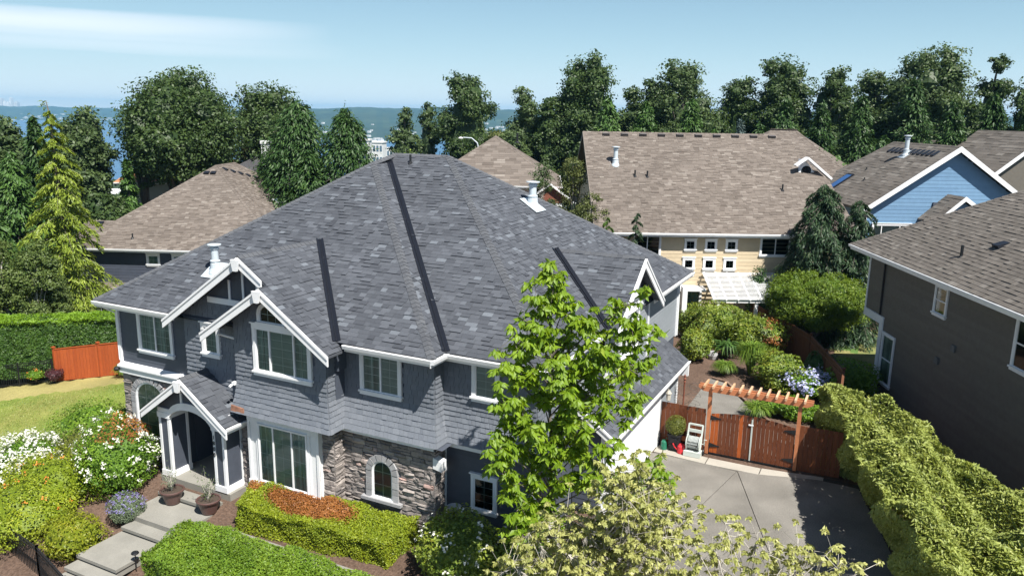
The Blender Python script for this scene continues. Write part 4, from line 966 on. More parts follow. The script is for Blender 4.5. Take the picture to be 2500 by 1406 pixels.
vents(n2,[(1.6+1.32*k,8.72,E+mm*8.72) for k in range(10)],A(0,-mm,1),s=(.5,.34,.22),mat_=mat('grey_brown_vent',(.10,.09,.09),(.13,.12,.115),rough=.6))
flue((1.94,5.85,9.78),1.25,.15,n2,nrm=A(0,-mm,1))
for p in ((3.13,4.77,9.12),(3.95,4.71,9.08),(12.76,3.67,8.4)): pipe(n2,p,.4,.055)
# little gabled dormer with a round window
b=MB(); dz0=9.55
b.prism([(14.1,5.3,9.0),(16.1,5.3,8.6),(14.75,5.3,10.35)],(0,2.6,0)); dm=b.build('dormer',M_WHITE,n2)
bb=MB(); bb.beam((14.75,5.1,10.48),(14.0,5.1,9.95),.5,.12); bb.beam((14.75,5.1,10.48),(16.5,5.1,9.1),.5,.14); bb.build('rake_board',M_WHITE,dm)
bb=MB(); bb.lathe([(0,0),(.24,0),(.30,.04),(.34,0)],(0,0,0),14); o=bb.build('round_window',M_DARK,dm); o.rotation_euler=(R(90),0,0); o.location=(14.85,5.28,9.6)
# white lattice pergola against the beige house
pg=thing('lattice_pergola','white lattice patio cover against the beige wall behind the shrubs','pergola',(-16.67,45.2,0),R(27.4))
for k in range(9): x=7.05+k*.72; MB().beam((x,.4,3.45),(x-.05,-2.6,2.35),.07,.12).build('rafter',M_WHITE,pg)
for k in range(22): t=k/21.; MB().beam((6.9,.3-2.85*t,3.48-1.05*t),(13.1,.3-2.85*t,3.48-1.05*t),.075,.03).build('slat',M_WHITE,pg)
for x in (7.3,9.6,12.5): MB().box((x-.09,-2.45,0),(x+.09,-2.27,2.4)).build('post',M_WHITE,pg)
MB().box((6.9,-2.5,2.2),(13.2,-2.3,2.42)).build('beam',M_WHITE,pg); MB().box((4.6,-.6,2.45),(7.0,.45,2.60)).build('beam',M_WHITE,pg)
MB().box((5.2,-2.0,0),(5.5,-1.5,3.0)).build('post',M_WHITE,pg)
# ---- blue neighbour
n3=thing('neighbour_house','sky-blue clapboard house with white rakes and a brown gable roof','house',(-2.333,61.867,0),R(27.4))
E,mm,cw=6.76,.69,6.55; pk=E+mm*cw
F=[([(0,0,E),(0,13,E),(cw,9.7,pk),(cw,0,pk)],Y_),([(2*cw,0,E),(cw,0,pk),(cw,9.7,pk),(2*cw,13,E)],Y_),([(0,13,E),(cw,9.7,pk),(2*cw,13,E)],None)]
r3=roof_set(n3,F,M_BROWN2,expo=.30,wmin=.4,wmax=1.0,th=.14)
hipline((0,13,E),(cw,9.7,pk),M_BROWN2,r3,A(-mm,0,1),A(0,mm,1)); hipline((cw,0,pk),(cw,9.7,pk),M_BROWN2,r3,A(-mm,0,1),A(mm,0,1))
w3=MB(); w3.prism([(.5,.5,0),(2*cw-.5,.5,0),(2*cw-.5,.5,E),(cw,.5,pk-.3),(.5,.5,E)],(0,8.6,0)); w3.box((.52,9.0,0),(2*cw-.52,12.5,E-.1)); w3=w3.build('wall',M_BLUE,n3)
emit(laps((0,.5,0),X_,Yn,1.0,11.2,.5,2*cw-.5,row=.27,holes=[(1.05,4.35,3.9,5.62)],top=lambda u:E+mm*min(u,2*cw-u)-.18,jl=5),'siding_board',M_BLUE,w3,rest='siding_board_field',minpx=9)
for s_,xe in ((1,-.25),(-1,2*cw+.25)):
    p=A(cw,-.06,pk+.02);q=A(xe,-.06,E-mm*.25); MB().prism([p,q,q-A(0,0,.36),p-A(0,0,.40)],(0,-.06,0)).build('rake_board',M_WHITE,n3)
window(n3,(0,.48,0),X_,Yn,1.15,3.8,4.3,5.5,grid=None,fill='blind',trim=.12,splits=[1.15,1.75,3.1,3.8])
MB().box((.42,.4,0),(.56,.56,E-.2)).build('corner_board',M_WHITE,n3)
vents(n3,[(5.7,1.6+.66*k,E+mm*5.7) for k in range(11)],A(-mm,0,1),s=(.42,.7,.10))
flue((5.35,5.2,E+mm*5.35),1.5,.16,n3,nrm=A(-mm,0,1)); pipe(n3,(2.4,5.4,8.42),.2); pipe(n3,(3.4,7.36,9.1),.2)
skylight(n3,(1.75,8.35,E+mm*1.75),A(-mm,0,1),1.05,2.3,gm=M_SKYL)
# projecting gabled bay of the blue house
F=[([(4.35,-1.75,6.05),(4.35,.5,6.05),(6.35,.5,7.85),(6.35,-1.75,7.85)],Y_),([(6.35,-1.75,7.85),(6.35,.5,7.85),(8.5,.5,6.4),(8.5,-1.75,6.4)],Y_)]
r3b=roof_set(n3,F,M_BROWN2,expo=.30,wmin=.4,wmax=1.0,th=.1,name='bay_roof')
for xe,ze in ((4.25,6.0),(8.6,6.35)): p=A(6.35,-1.8,7.9);q=A(xe,-1.8,ze); MB().prism([p,q,q-A(0,0,.28),p-A(0,0,.32)],(0,-.05,0)).build('rake_board',M_WHITE,n3)
MB().prism([(4.7,-1.4,0),(8.1,-1.4,0),(8.1,-1.4,6.3),(6.35,-1.4,7.6),(4.7,-1.4,6.2)],(0,1.9,0)).build('bay_wall',M_BLUE,n3)
MB().box((5.3,.36,6.95),(5.62,.5,7.25)).build('wall_vent',M_NAVY,n3)
# ---- grey-taupe neighbour at the right edge
n4=thing('neighbour_house','taupe stucco-dark house at the right edge, its shaded side wall facing the hedge','house',(-.947,42.152,0),R(-65.23))
n4['label']='taupe house at the right edge with its long side wall in shade'
E,mm=6.9,.64; F=[([(-.85,-.75,E),(17,-.75,E),(17,7.5,E+mm*8.25),(7.4,7.5,E+mm*8.25)],X_),([(-.85,-.75,E),(7.4,7.5,E+mm*8.25),(-.85,15.5,E)],None),([(7.4,7.5,E+mm*8.25),(17,7.5,E+mm*8.25),(17,15.5,E),(-.85,15.5,E)],None)]
r4=roof_set(n4,F,M_BROWN2,expo=.20,wmin=.22,wmax=.34,singles=True,thk=(.012,.035),ts=.18)
hipline((-.85,-.75,E),(7.4,7.5,E+mm*8.25),M_BROWN2,r4,A(0,-mm,1),A(-mm,0,1))
fascia(n4,(-.85,-.75,E),(17,-.75,E),Yn); MB().add([(-.8,-.7,E-.1),(17,-.7,E-.1),(17,15,E-.1),(-.8,15,E-.1)],[(0,1,2,3)]).build('soffit',M_WHITE,n4)
w4=MB(); w4.box((0,0,3.75),(17,14.5,E-.05)); w4.box((1.87,0.01,-.2),(17,14.4,3.76)); w4=w4.build('wall',M_TAUPE,n4)
emit(laps((0,-.01,0),X_,Yn,3.9,E-.08,.05,17,row=.17,holes=[(6.4,5.1,7.6,6.5),(12.0,4.6,13.6,6.6)],th=.012)+laps((0,0,0),X_,Yn,.0,3.7,1.95,17,row=.17,holes=[(2.25,.7,3.6,3.3)],th=.012),'siding_board',M_TAUPE,w4,rest='siding_board_field',minpx=9)
MB().box((-.05,-.05,3.7),(.08,.08,E-.1)).build('corner_board',M_WHITE,n4); MB().box((1.78,-.05,-.2),(2.10,.1,3.5)).build('corner_board',M_WHITE,n4)
MB().box((-.05,-.06,3.48),(2.16,.0,3.86)).build('frieze_board',M_WHITE,n4); MB().box((2.02,-.06,3.1),(2.16,.0,3.5)).build('frieze_board',M_WHITE,n4)
window(n4,(0,-.02,0),X_,Yn,6.58,7.42,5.28,6.36,grid=None,fill='dark',trim=.10,double=True); window(n4,(0,-.02,0),X_,Yn,2.36,3.42,.86,3.10,grid=None,fill='curtain',trim=.11,double=True,head=False); window(n4,(0,-.02,0),X_,Yn,12.2,13.4,4.75,6.45,grid=None,fill='dark',trim=.11,double=True)
MB().tube([(.2,-.72,6.78),(.55,-.4,6.6),(1.75,-.08,6.45),(1.75,-.06,3.9)],.05,6).build('downpipe',mat('dark_downpipe',(.03,.028,.03),rough=.5),n4)
for x,z in ((8.3,4.1),(7.2,3.25)): MB().fbox((0,0,0),X_,Yn,x,x+.28,0,.10,z,z+.26).build('wall_vent',mat('grey_vent',(.12,.125,.13),rough=.6),n4)
pipe(n4,(7.06,.5,7.66),.5,.06); vents(n4,[(8.0,1.5,8.3)],A(0,-mm,1),s=(.45,.5,.2))
# ---- farther houses
def hip_house(name,label,loc,rz,Wd,Dp,z0,E,mm,rm,wm,step=.35,ridge='y'):
    t=thing(name,label,'house',loc,R(rz)); h=min(Wd,Dp)/2
    if Wd<=Dp: a1=(h,h,E+mm*h);a2=(h,Dp-h,E+mm*h); fs=[([(0,0,E),(Wd,0,E),a1],X_),([(Wd,0,E),(Wd,Dp,E),a2,a1],Y_),([(Wd,Dp,E),(0,Dp,E),a2],None),([(0,Dp,E),(0,0,E),a1,a2],Y_)]
    else: a1=(h,h,E+mm*h);a2=(Wd-h,h,E+mm*h); fs=[([(0,0,E),(Wd,0,E),a2,a1],X_),([(Wd,0,E),(Wd,Dp,E),a2],Y_),([(Wd,Dp,E),(0,Dp,E),a1,a2],None),([(0,Dp,E),(0,0,E),a1],Y_)]
    r_=roof_set(t,fs,rm,expo=step,wmin=.5,wmax=1.2); nf=A(0,-mm,1);nr=A(mm,0,1);nl=A(-mm,0,1)
    hipline((0,0,E),a1,rm,r_,nf,nl,step=.5); hipline((Wd,0,E),a2 if Wd>Dp else a1,rm,r_,nf,nr,step=.5); hipline(a1,a2,rm,r_,A(0,-1,1) if Wd>Dp else nl,A(0,1,1) if Wd>Dp else nr,step=.5)
    MB().box((.5,.5,z0),(Wd-.5,Dp-.5,E-.05)).build('wall',wm,t); fascia(t,(0,0,E),(Wd,0,E),Yn); fascia(t,(Wd,0,E),(Wd,Dp,E),X_)
    return t
n5=hip_house('distant_house','brown hip-roofed house behind the birches, between two big roofs','house' and (-41.2,63.2,0),24,13.5,14.5,-4,6.4,.66,M_BROWN,M_CREAM)
window(n5,(0,.48,0),X_,Yn,8.2,9.4,4.6,6.0,lights=2,grid=None,fill='curtain',trim=.15); window(n5,(0,.48,0),X_,Yn,5.0,6.2,4.6,6.0,lights=2,grid=None,fill='dark',trim=.15)
b=MB(); b.prism([(10.2,-1.2,5.0),(14.6,-1.2,5.0),(12.4,-1.2,6.6)],(0,2,0)); b.build('gable_wing',mat('red_shingle_gable',(.20,.07,.045),rough=.8,noise=12,nvar=.3),n5)
b=MB(); b.box((11.6,-1.15,2.0),(14.0,.6,4.95)); b.build('white_bay',M_WHITE,n5); window(n5,(0,-1.2,0),X_,Yn,12.3,13.3,3.3,4.6,lights=2,grid=None,fill='curtain',trim=.1)
bb=MB(); bb.beam((12.4,-1.4,6.75),(10.0,-1.4,5.0),.4,.14); bb.beam((12.4,-1.4,6.75),(14.8,-1.4,5.0),.4,.14); bb.build('rake_board',M_WHITE,n5)
pipe(n5,(9,6,10.3),.9,.1)
b=MB(); t5=thing('distant_house','low dark grey roof peeking over the main ridge','house',(-47.5,74,-4),R(20)); 
b.prism([(0,0,10.2),(9,0,13.4),(9,0,5),(0,0,5)],(0,10,0)); b.build('roof',M_DARKROOF,t5); MB().box((.3,.3,0),(9,9.7,9)).build('wall',M_TAUPE,t5)
n7=hip_house('distant_house','brown roof just right of the blue gable, far right','x' and (1.0,82,0),27,9,12,0,8.0,.70,M_BROWN2,M_TAUPE)
n9=thing('distant_house','grey-brown gable end with white rake at the far right edge','house',(6.6,74.5,0),R(30))
F=[([(0,0,9.0),(4.2,0,12.3),(4.2,9,12.3),(0,9,9.0)],Y_),([(4.2,0,12.3),(8.4,0,9.0),(8.4,9,9.0),(4.2,9,12.3)],None)]
roof_set(n9,F,M_BROWN2,expo=.35,wmin=.5,wmax=1.2,th=.12)
MB().prism([(.4,.4,0),(8,.4,0),(8,.4,9.0),(4.2,.4,12.0),(.4,.4,9.1)],(0,8,0)).build('wall',M_TAUPE,n9)
for xe in (-.1,8.5): p=A(4.2,-.05,12.32);q=A(xe,-.05,8.95); MB().prism([p,q,q-A(0,0,.34),p-A(0,0,.36)],(0,-.06,0)).build('rake_board',M_WHITE,n9)
n8=hip_house('distant_house','low white house with an orange roof under the big round maple','x' and (-67.5,50.2,-3.2),47,16,12,-1,9.3,.36,M_ORANGE,M_CREAM,step=.5)
window(n8,(0,.45,0),X_,Yn,7.5,9.0,6.0,7.6,lights=2,grid=None,fill='dark',trim=.15); window(n8,(0,.45,0),X_,Yn,10.5,13,6.6,7.6,lights=2,grid=None,fill='dark',trim=.15)
n10=hip_house('distant_house','dark roofed house left of the cypresses with a white chimney','x' and (-62.5,56.0,-3.4),20,11,12,-1,9.2,.62,M_DARKROOF,M_CREAM,step=.5)
MB().box((6.0,1.3,8),(6.7,2.0,13.4)).build('chimney',M_WHITE,n10); MB().box((5.93,1.23,13.2),(6.77,2.07,13.5)).build('chimney_cap',M_WHITE,n10)
n11=hip_house('distant_house','dark grey roof seen through the trees at far left','x' and (-84,66,-5),20,12,12,-2,9.0,.45,M_DARKROOF,M_CREAM,step=.6)
# street lamp behind the main ridge
sl=thing('street_lamp','grey street lamp with a curved arm above the main ridge','lamp',(-41.0,74.4,-.3))
MB().tube([(0,0,-4),(0,0,9.6),(-.15,-.1,10.3),(-.7,-.35,10.8),(-1.5,-.75,10.85)],[.12,.09,.07,.06,.05],8).build('pole',M_PIPE,sl); MB().lathe([(0,.1),(.22,.04),(.26,-.06),(0,-.12)],(-1.75,-.85,10.82),8).build('lamp_head',M_GUTTER,sl)
# ---- town below and far skyline
M_TOWN=mat('pale_town_wall',(.50,.50,.50),(.70,.70,.69),rough=.7,noise=.3,nvar=.08); M_TGLASS=mat('blue_office_glass',(.05,.09,.13),(.09,.14,.19),rough=.3,noise=.2,nvar=.2)
def block(label,px,D,w,dp,z0,z1,m_,floors=5,bays=4,rz=0,white=True):
    d=azdir(px); t=thing('town_building',label,'building',(d[0]*D,d[1]*D,z0),R(26.3+rz)); H_=z1-z0
    MB().box((-w/2,-dp/2,0),(w/2,dp/2,H_),.6).build('wall',m_,t)
    for f in range(floors):
        for k in range(bays): x=-w/2+w*(k+.18)/bays; MB().box((x,-dp/2-.15,H_*(f+.25)/floors),(x+w*.64/bays,-dp/2+.1,H_*(f+.75)/floors),rnd.random()).build('window',M_TGLASS if white else M_TOWN,t)
    MB().box((-w/2-.5,-dp/2-.5,H_),(w/2+.5,dp/2+.5,H_+1.0),.9).build('parapet',m_,t)
block('tall narrow white block with dark glass stripe between the cypresses and birches',898,520,8,9,-34,-4.6,M_TOWN,10,1)
block('white stepped office top left of the tall narrow block',885,560,9,10,-38,-9,M_TOWN,5,3,8)
block('white flat-roofed block right of the tall narrow block',926,620,13,12,-44,-9.5,M_TOWN,4,5,-6)
block('dark blue banded office tower behind the white blocks',890,1050,26,20,-72,-24,M_TGLASS,9,1,6,white=False)
block('small pale block beyond the white flat roof',948,900,16,14,-66,-26,M_TOWN,4,5,4)
block('pale wide low block seen left of the big maple',258,420,22,16,-36,-26,M_TOWN,2,4,12)
block('pale low warehouse nearer, left of the big maple',252,330,14,10,-28,-21.5,M_TOWN,1,4,12)
b=MB(); rr=random.Random(5)
for k in range(420):
    px=rr.uniform(-200,2700); D=rr.uniform(2650,3600) if px>560 else rr.uniform(6700,7600); d=azdir(px); t=(D-2600)/2600 if px>560 else (D-6600)/2200
    z=-84+(rr.uniform(38,46)+84 if px>560 else 96)*float(sm(t*1.02))**.8; s=rr.uniform(7,17)*(1 if px>560 else 1.8); b.box((d[0]*D-s/2,d[1]*D-s/2,z-6),(d[0]*D+s/2,d[1]*D+s/2,z+rr.uniform(3,8)),rr.random())
b.build('hillside_houses',M_TOWN,None,kind='stuff')['label']='tiny pale houses scattered over the far hillsides'
for k,(px,hh,w_) in enumerate([(2,70,40),(9,52,34),(16,88,30),(22,60,42),(38,44,40),(50,66,30),(57,78,30),(66,50,36),(80,86,16),(92,48,30),(34,58,26),(72,40,50)]):
    d=azdir(px);D=8900; t=thing('far_tower','tiny hazy tower of the skyline across the lake, far left','tower',(d[0]*D,d[1]*D,-5),R(26),'far skyline towers'); MB().box((-w_/2,-20,0),(w_/2,20,hh+12),rr.random()).build('tower_shaft',M_TOWN,t); MB().box((-w_/4,-9,hh+12),(w_/4,9,hh+20),rr.random()).build('tower_top',M_TOWN,t)
# ---------------------------------------------------------------- fences, gate, pergola
def board_fence(name,label,pts,h,material,bw=.14,gap=.008,posts=True,postmat=None,rail=True,toned=True,hs=None,group=None,cap=True,zf=zg,th=.02,postx=None):
    L0=A(*pts[0],0); t=thing(name,label,'fence',(pts[0][0],pts[0][1],float(zf(*pts[0]))),world=True,group=group); pcs=[]
    for i in range(len(pts)-1):
        p=A(*pts[i]);q=A(*pts[i+1]);L=np.linalg.norm(q-p);d=(q-p)/L;n_=A(d[1],-d[0]);k=max(1,int(L/bw));w=L/k
        for j in range(k):
            s=p+d*(j*w+gap/2);e=p+d*((j+1)*w-gap/2);z=float(zf(*(p+d*(j+.5)*w)));o=rnd.uniform(-.004,.004); hh=h+rnd.uniform(-.012,.012)
            b=MB().prism([(s[0],s[1],z+.02),(e[0],e[1],z+.02),(e[0],e[1],z+hh),(s[0],s[1],z+hh)],(n_[0]*th,n_[1]*th,0)); V=np.array(b.v)+A(n_[0]*o,n_[1]*o,0)
            pcs.append((V,b.f,min(.8,max(0,rnd.gauss(.4,.22)))))
        if rail:
            for zz in (.3,h-.25): 
                m_=MB(); z0=float(zf(*p));z1=float(zf(*q)); m_.beam((p[0]-n_[0]*.03,p[1]-n_[1]*.03,z0+zz),(q[0]-n_[0]*.03,q[1]-n_[1]*.03,z1+zz),.04,.09); m_.build('rail',postmat or material,t)
            if cap: z0=float(zf(*p));z1=float(zf(*q)); MB().beam((p[0],p[1],z0+h+.015),(q[0],q[1],z1+h+.015),.10,.03).build('cap_rail',postmat or material,t)
        if posts:
            kk=max(1,round(L/2.4))
            for j in range(kk+(1 if i==len(pts)-2 else 0)):
                c=p+d*L*j/kk; z=float(zf(*c)); m_=MB(); m_.box((c[0]-.05,c[1]-.05,z),(c[0]+.05,c[1]+.05,z+h+.10)); m_.prism([(c[0]-.08,c[1]-.08,z+h+.10),(c[0]+.08,c[1]-.08,z+h+.10),(c[0]+.08,c[1]+.08,z+h+.10),(c[0]-.08,c[1]+.08,z+h+.10)],(0,0,.05)); m_.build('post',postmat or material,t)
    emit(pcs,'fence_board',material,t,rest='fence_board_field',minpx=3)
    return t
board_fence('board_fence','short bright red cedar fence between the lawn and the left corner of the house',[(-38.5,24.25),(-36.5,25.35),(-34.2,26.6)],1.75,M_REDFENCE,bw=.16)
board_fence('board_fence','long brown board fence running back between the garden bed and the neighbour lawn',[(-1.25,31.8),(-1.44,37.36),(-3.43,42.86),(-5.01,45.35),(-7.6,49.2)],1.8,M_BROWNWOOD,bw=.15,zf=lambda a,b:np.zeros_like(np.asarray(a,float)))
board_fence('board_fence','weathered grey board fence along the back of the small lawn',[(-6.0,52.6),(-3.4,53.3),(-.1,54.2)],1.75,M_OLDWOOD,bw=.16,posts=False,cap=False,zf=lambda a,b:np.zeros_like(np.asarray(a,float)))
board_fence('board_fence','old orange-post fence stub right behind the taupe house corner',[(.05,54.2),(1.6,54.6)],1.75,M_PERG,bw=.5,posts=True,cap=False,zf=lambda a,b:np.zeros_like(np.asarray(a,float)))
M_REDDK=M_REDWOOD
def zero(a,b): return np.zeros_like(np.asarray(a,float))
board_fence('board_fence','red-brown cedar fence panel between the garage corner and the gate',[(-7.7,29.42),(-5.92,29.42)],1.82,M_REDWOOD,bw=.165,posts=False,cap=False,zf=zero,postmat=M_REDFENCE)
board_fence('board_fence','red-brown cedar fence panel right of the gate, half under the hedge',[(-2.40,29.42),(-.9,29.5)],1.82,M_REDWOOD,bw=.165,posts=False,cap=False,zf=zero,postmat=M_REDFENCE)
# double gate with two leaves
gt=thing('double_gate','closed red cedar double gate with arched top and black strap hinges','gate',(-4.15,29.42,0),world=True)
pcs=[]
def leaf(x0,x1,topf,bright):
    k=round((x1-x0)/.157); w=(x1-x0)/k
    for j in range(k):
        xa=x0+j*w+.005; xb=x0+(j+1)*w-.005; o=rnd.uniform(0,.006)
        tn=(1.0 if j in bright else rnd.uniform(.05,.5))
        b=MB().prism([(xa,29.40-o,.07),(xb,29.40-o,.07),(xb,29.40-o,topf(xb)),(xa,29.40-o,topf(xa))],(0,.022,0)); pcs.append((np.array(b.v),b.f,tn))
    for z in (.35,1.5): MB().box((x0+.02,29.43,z-.06),(x1-.02,29.47,z+.06),.2).build('rail',M_REDWOOD,gt)
    MB().beam((x0+.1,29.45,.4),(x1-.1,29.45,1.45),.04,.10,up=(0,1,0)).build('brace',M_REDWOOD,gt)
arcf=lambda x:1.68+.17*math.sin(max(0,min(1,(x+5.70)/3.15))*math.pi)
leaf(-5.70,-4.16,arcf,(0,1,7)); leaf(-4.10,-2.56,arcf,())
emit(pcs,'gate_board',M_REDWOOD,gt,minpx=3)
for x,s_ in ((-5.72,1),(-2.54,-1)):
    for z in (.38,1.52):
        MB().prism([(x,29.385,z-.10),(x,29.385,z+.10),(x+s_*.42,29.385,z+.012),(x+s_*.42,29.385,z-.012)],(0,-.012,0)).build('strap_hinge',M_BLACK,gt)
MB().box((-4.155,29.37,.05),(-4.105,29.395,1.72)).build('centre_stop',M_PLASTIC,gt); MB().box((-4.26,29.355,1.48),(-4.08,29.385,1.53)).build('latch',M_GUTTER,gt)
pgt=thing('gate_pergola','orange stained pergola with pale rafter ends over the cedar gate','pergola',(-4.15,29.42,0),world=True)
for x in (-5.80,-2.47): MB().box((x-.065,29.37,0),(x+.065,29.50,2.66)).build('post',M_PERG,pgt)
for y in (29.29,29.53):
    MB().prism([(-6.25,y,2.72),(-6.05,y,2.60),(-2.22,y,2.60),(-2.02,y,2.72),(-2.02,y,2.83),(-6.25,y,2.83)],(0,.045,0)).build('beam',M_PERG,pgt)
for k in range(12):
    x=-5.98+k*.335; MB().box((x-.035,29.0,2.83),(x+.035,29.82,2.93),rnd.random()).build('rafter',M_RAFT,pgt)
# black metal fences
def metal_fence(label,pts,h,zf,step=.11,posts=2.0):
    t=thing('metal_fence',label,'fence',(pts[0][0],pts[0][1],float(zf(*pts[0]))),world=True); pk=[]
    for i in range(len(pts)-1):
        p=A(*pts[i]);q=A(*pts[i+1]);L=np.linalg.norm(q-p);d=(q-p)/L;k=int(L/step)
        for j in range(k):
            c=p+d*(j+.5)*L/k;z=float(zf(*c)); m_=MB().box((c[0]-.009,c[1]-.009,z+.06),(c[0]+.009,c[1]+.009,z+h-.02)); pk.append((np.array(m_.v),m_.f,.5))
        ns=max(1,int(L/1.0))
        for zz in (.12,h-.12,h):
            m_=MB()
            for s_ in range(ns): a_=p+(q-p)*s_/ns;b_=p+(q-p)*(s_+1)/ns; m_.beam((*a_,float(zf(*a_))+zz),(*b_,float(zf(*b_))+zz),.035,.035)
            m_.build('rail',M_BLACK,t)
        kk=max(1,round(L/posts))
        for j in range(kk+1): c=p+d*L*j/kk;z=float(zf(*c)); MB().box((c[0]-.03,c[1]-.03,z-.2),(c[0]+.03,c[1]+.03,z+h+.08)).build('post',M_BLACK,t)
    emit(pk,'picket',M_BLACK,t,rest='picket_field',minpx=1)
metal_fence('black metal picket fence beyond the lawn left of the red cedar fence',[(-46.5,21.0),(-41.6,22.4),(-38.6,24.15)],1.2,zg)
metal_fence('black metal picket fence along the street below the yellow shrubs',[(-32.0,14.7),(-27.5,13.9),(-25,13.4),(-22.6,13.0),(-20.3,12.35)],1.15,lambda a,b:np.zeros_like(np.asarray(a,float))-1.36)
# ---------------------------------------------------------------- vegetation
def leafmat(name,a,b,c=None,trans=.3,rough=.5,spec=.35): return mat(name,a,b,rough=rough,noise=1.2,nvar=.10,spec=spec,trans=trans,third=c)
L_MAPLE=leafmat('dark_maple_leaf',(.030,.060,.018),(.085,.135,.036),(.13,.18,.055))
L_ALDER=leafmat('grey_green_leaf',(.044,.076,.028),(.110,.165,.052),(.155,.205,.075))
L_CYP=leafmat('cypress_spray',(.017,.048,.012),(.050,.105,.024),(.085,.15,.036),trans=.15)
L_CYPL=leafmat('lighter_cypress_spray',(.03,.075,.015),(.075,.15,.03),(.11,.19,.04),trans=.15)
L_DEOD=leafmat('golden_deodar_needle',(.05,.095,.014),(.21,.28,.03),(.32,.38,.06),trans=.2)
L_WEEP=leafmat('weeping_cedar_spray',(.016,.042,.020),(.045,.085,.036),(.075,.12,.05),trans=.15)
L_SPRUCE=leafmat('blue_spruce_needle',(.05,.085,.078),(.12,.17,.155),trans=.1)
L_LIME=leafmat('bright_lime_leaf',(.12,.22,.012),(.25,.37,.022),(.38,.48,.06),trans=.40,spec=.45)
L_HEDGE=leafmat('yellow_green_hedge_leaf',(.13,.19,.012),(.31,.36,.022),(.46,.45,.06),trans=.25)
L_HEDGE2=leafmat('yew_hedge_leaf',(.085,.17,.016),(.20,.30,.026),(.29,.38,.05),trans=.25)
L_SCORCH=leafmat('scorched_leaf',(.20,.075,.02),(.36,.15,.04),(.45,.23,.08),trans=.2)
L_LAUREL=leafmat('thuja_spray',(.03,.075,.012),(.075,.15,.02),(.14,.24,.03),trans=.2)
L_LAURTOP=leafmat('lime_thuja_spray',(.14,.26,.015),(.22,.36,.03),trans=.3)  # brighter spray colour for the hedge top
L_PRIVET=leafmat('pale_viburnum_leaf',(.21,.265,.062),(.39,.435,.115),(.52,.54,.19),trans=.3)
L_RHODO=leafmat('rhododendron_leaf',(.085,.15,.016),(.25,.30,.03),(.46,.38,.06),trans=.25,spec=.5)
L_GREENB=leafmat('fresh_shrub_leaf',(.075,.165,.015),(.19,.31,.025),(.30,.41,.05),trans=.3)
L_OLIVE=leafmat('olive_shrub_leaf',(.09,.11,.018),(.17,.185,.03),trans=.25)
L_GOLD=leafmat('golden_shrub_leaf',(.15,.20,.014),(.30,.30,.020),(.42,.36,.05),trans=.3)
L_VARIEG=leafmat('variegated_leaf',(.26,.29,.07),(.52,.52,.20),(.66,.64,.34),trans=.35)
L_JM=leafmat('japanese_maple_leaf',(.075,.14,.016),(.18,.25,.025),(.26,.32,.05),trans=.35)
L_BIRCH=leafmat('birch_leaf',(.075,.10,.028),(.16,.185,.055),(.22,.23,.09),trans=.35)
L_HBUSH=leafmat('bamboo_like_leaf',(.06,.10,.025),(.15,.20,.05),(.24,.28,.09),trans=.3)
L_GRASS=leafmat('ornamental_grass',(.09,.17,.02),(.20,.30,.04),trans=.3)
L_DRYG=leafmat('pale_dry_grass',(.20,.17,.07),(.34,.29,.13),trans=.3)
L_LAV=leafmat('lavender_leaf',(.10,.14,.08),(.19,.23,.13),trans=.15)
L_PURP=leafmat('purple_leaf',(.05,.018,.022),(.11,.035,.04),trans=.2)
F_WHITE=mat('white_petal',(.66,.66,.56),(.80,.80,.74),rough=.7,trans=.2); F_LAV=mat('lavender_flower',(.14,.12,.30),(.24,.20,.42),rough=.8); F_HYD=mat('hydrangea_petal',(.28,.33,.58),(.58,.58,.74),rough=.8,trans=.2); F_ORANGE=mat('orange_flower',(.55,.14,.02),(.65,.25,.05),rough=.7)

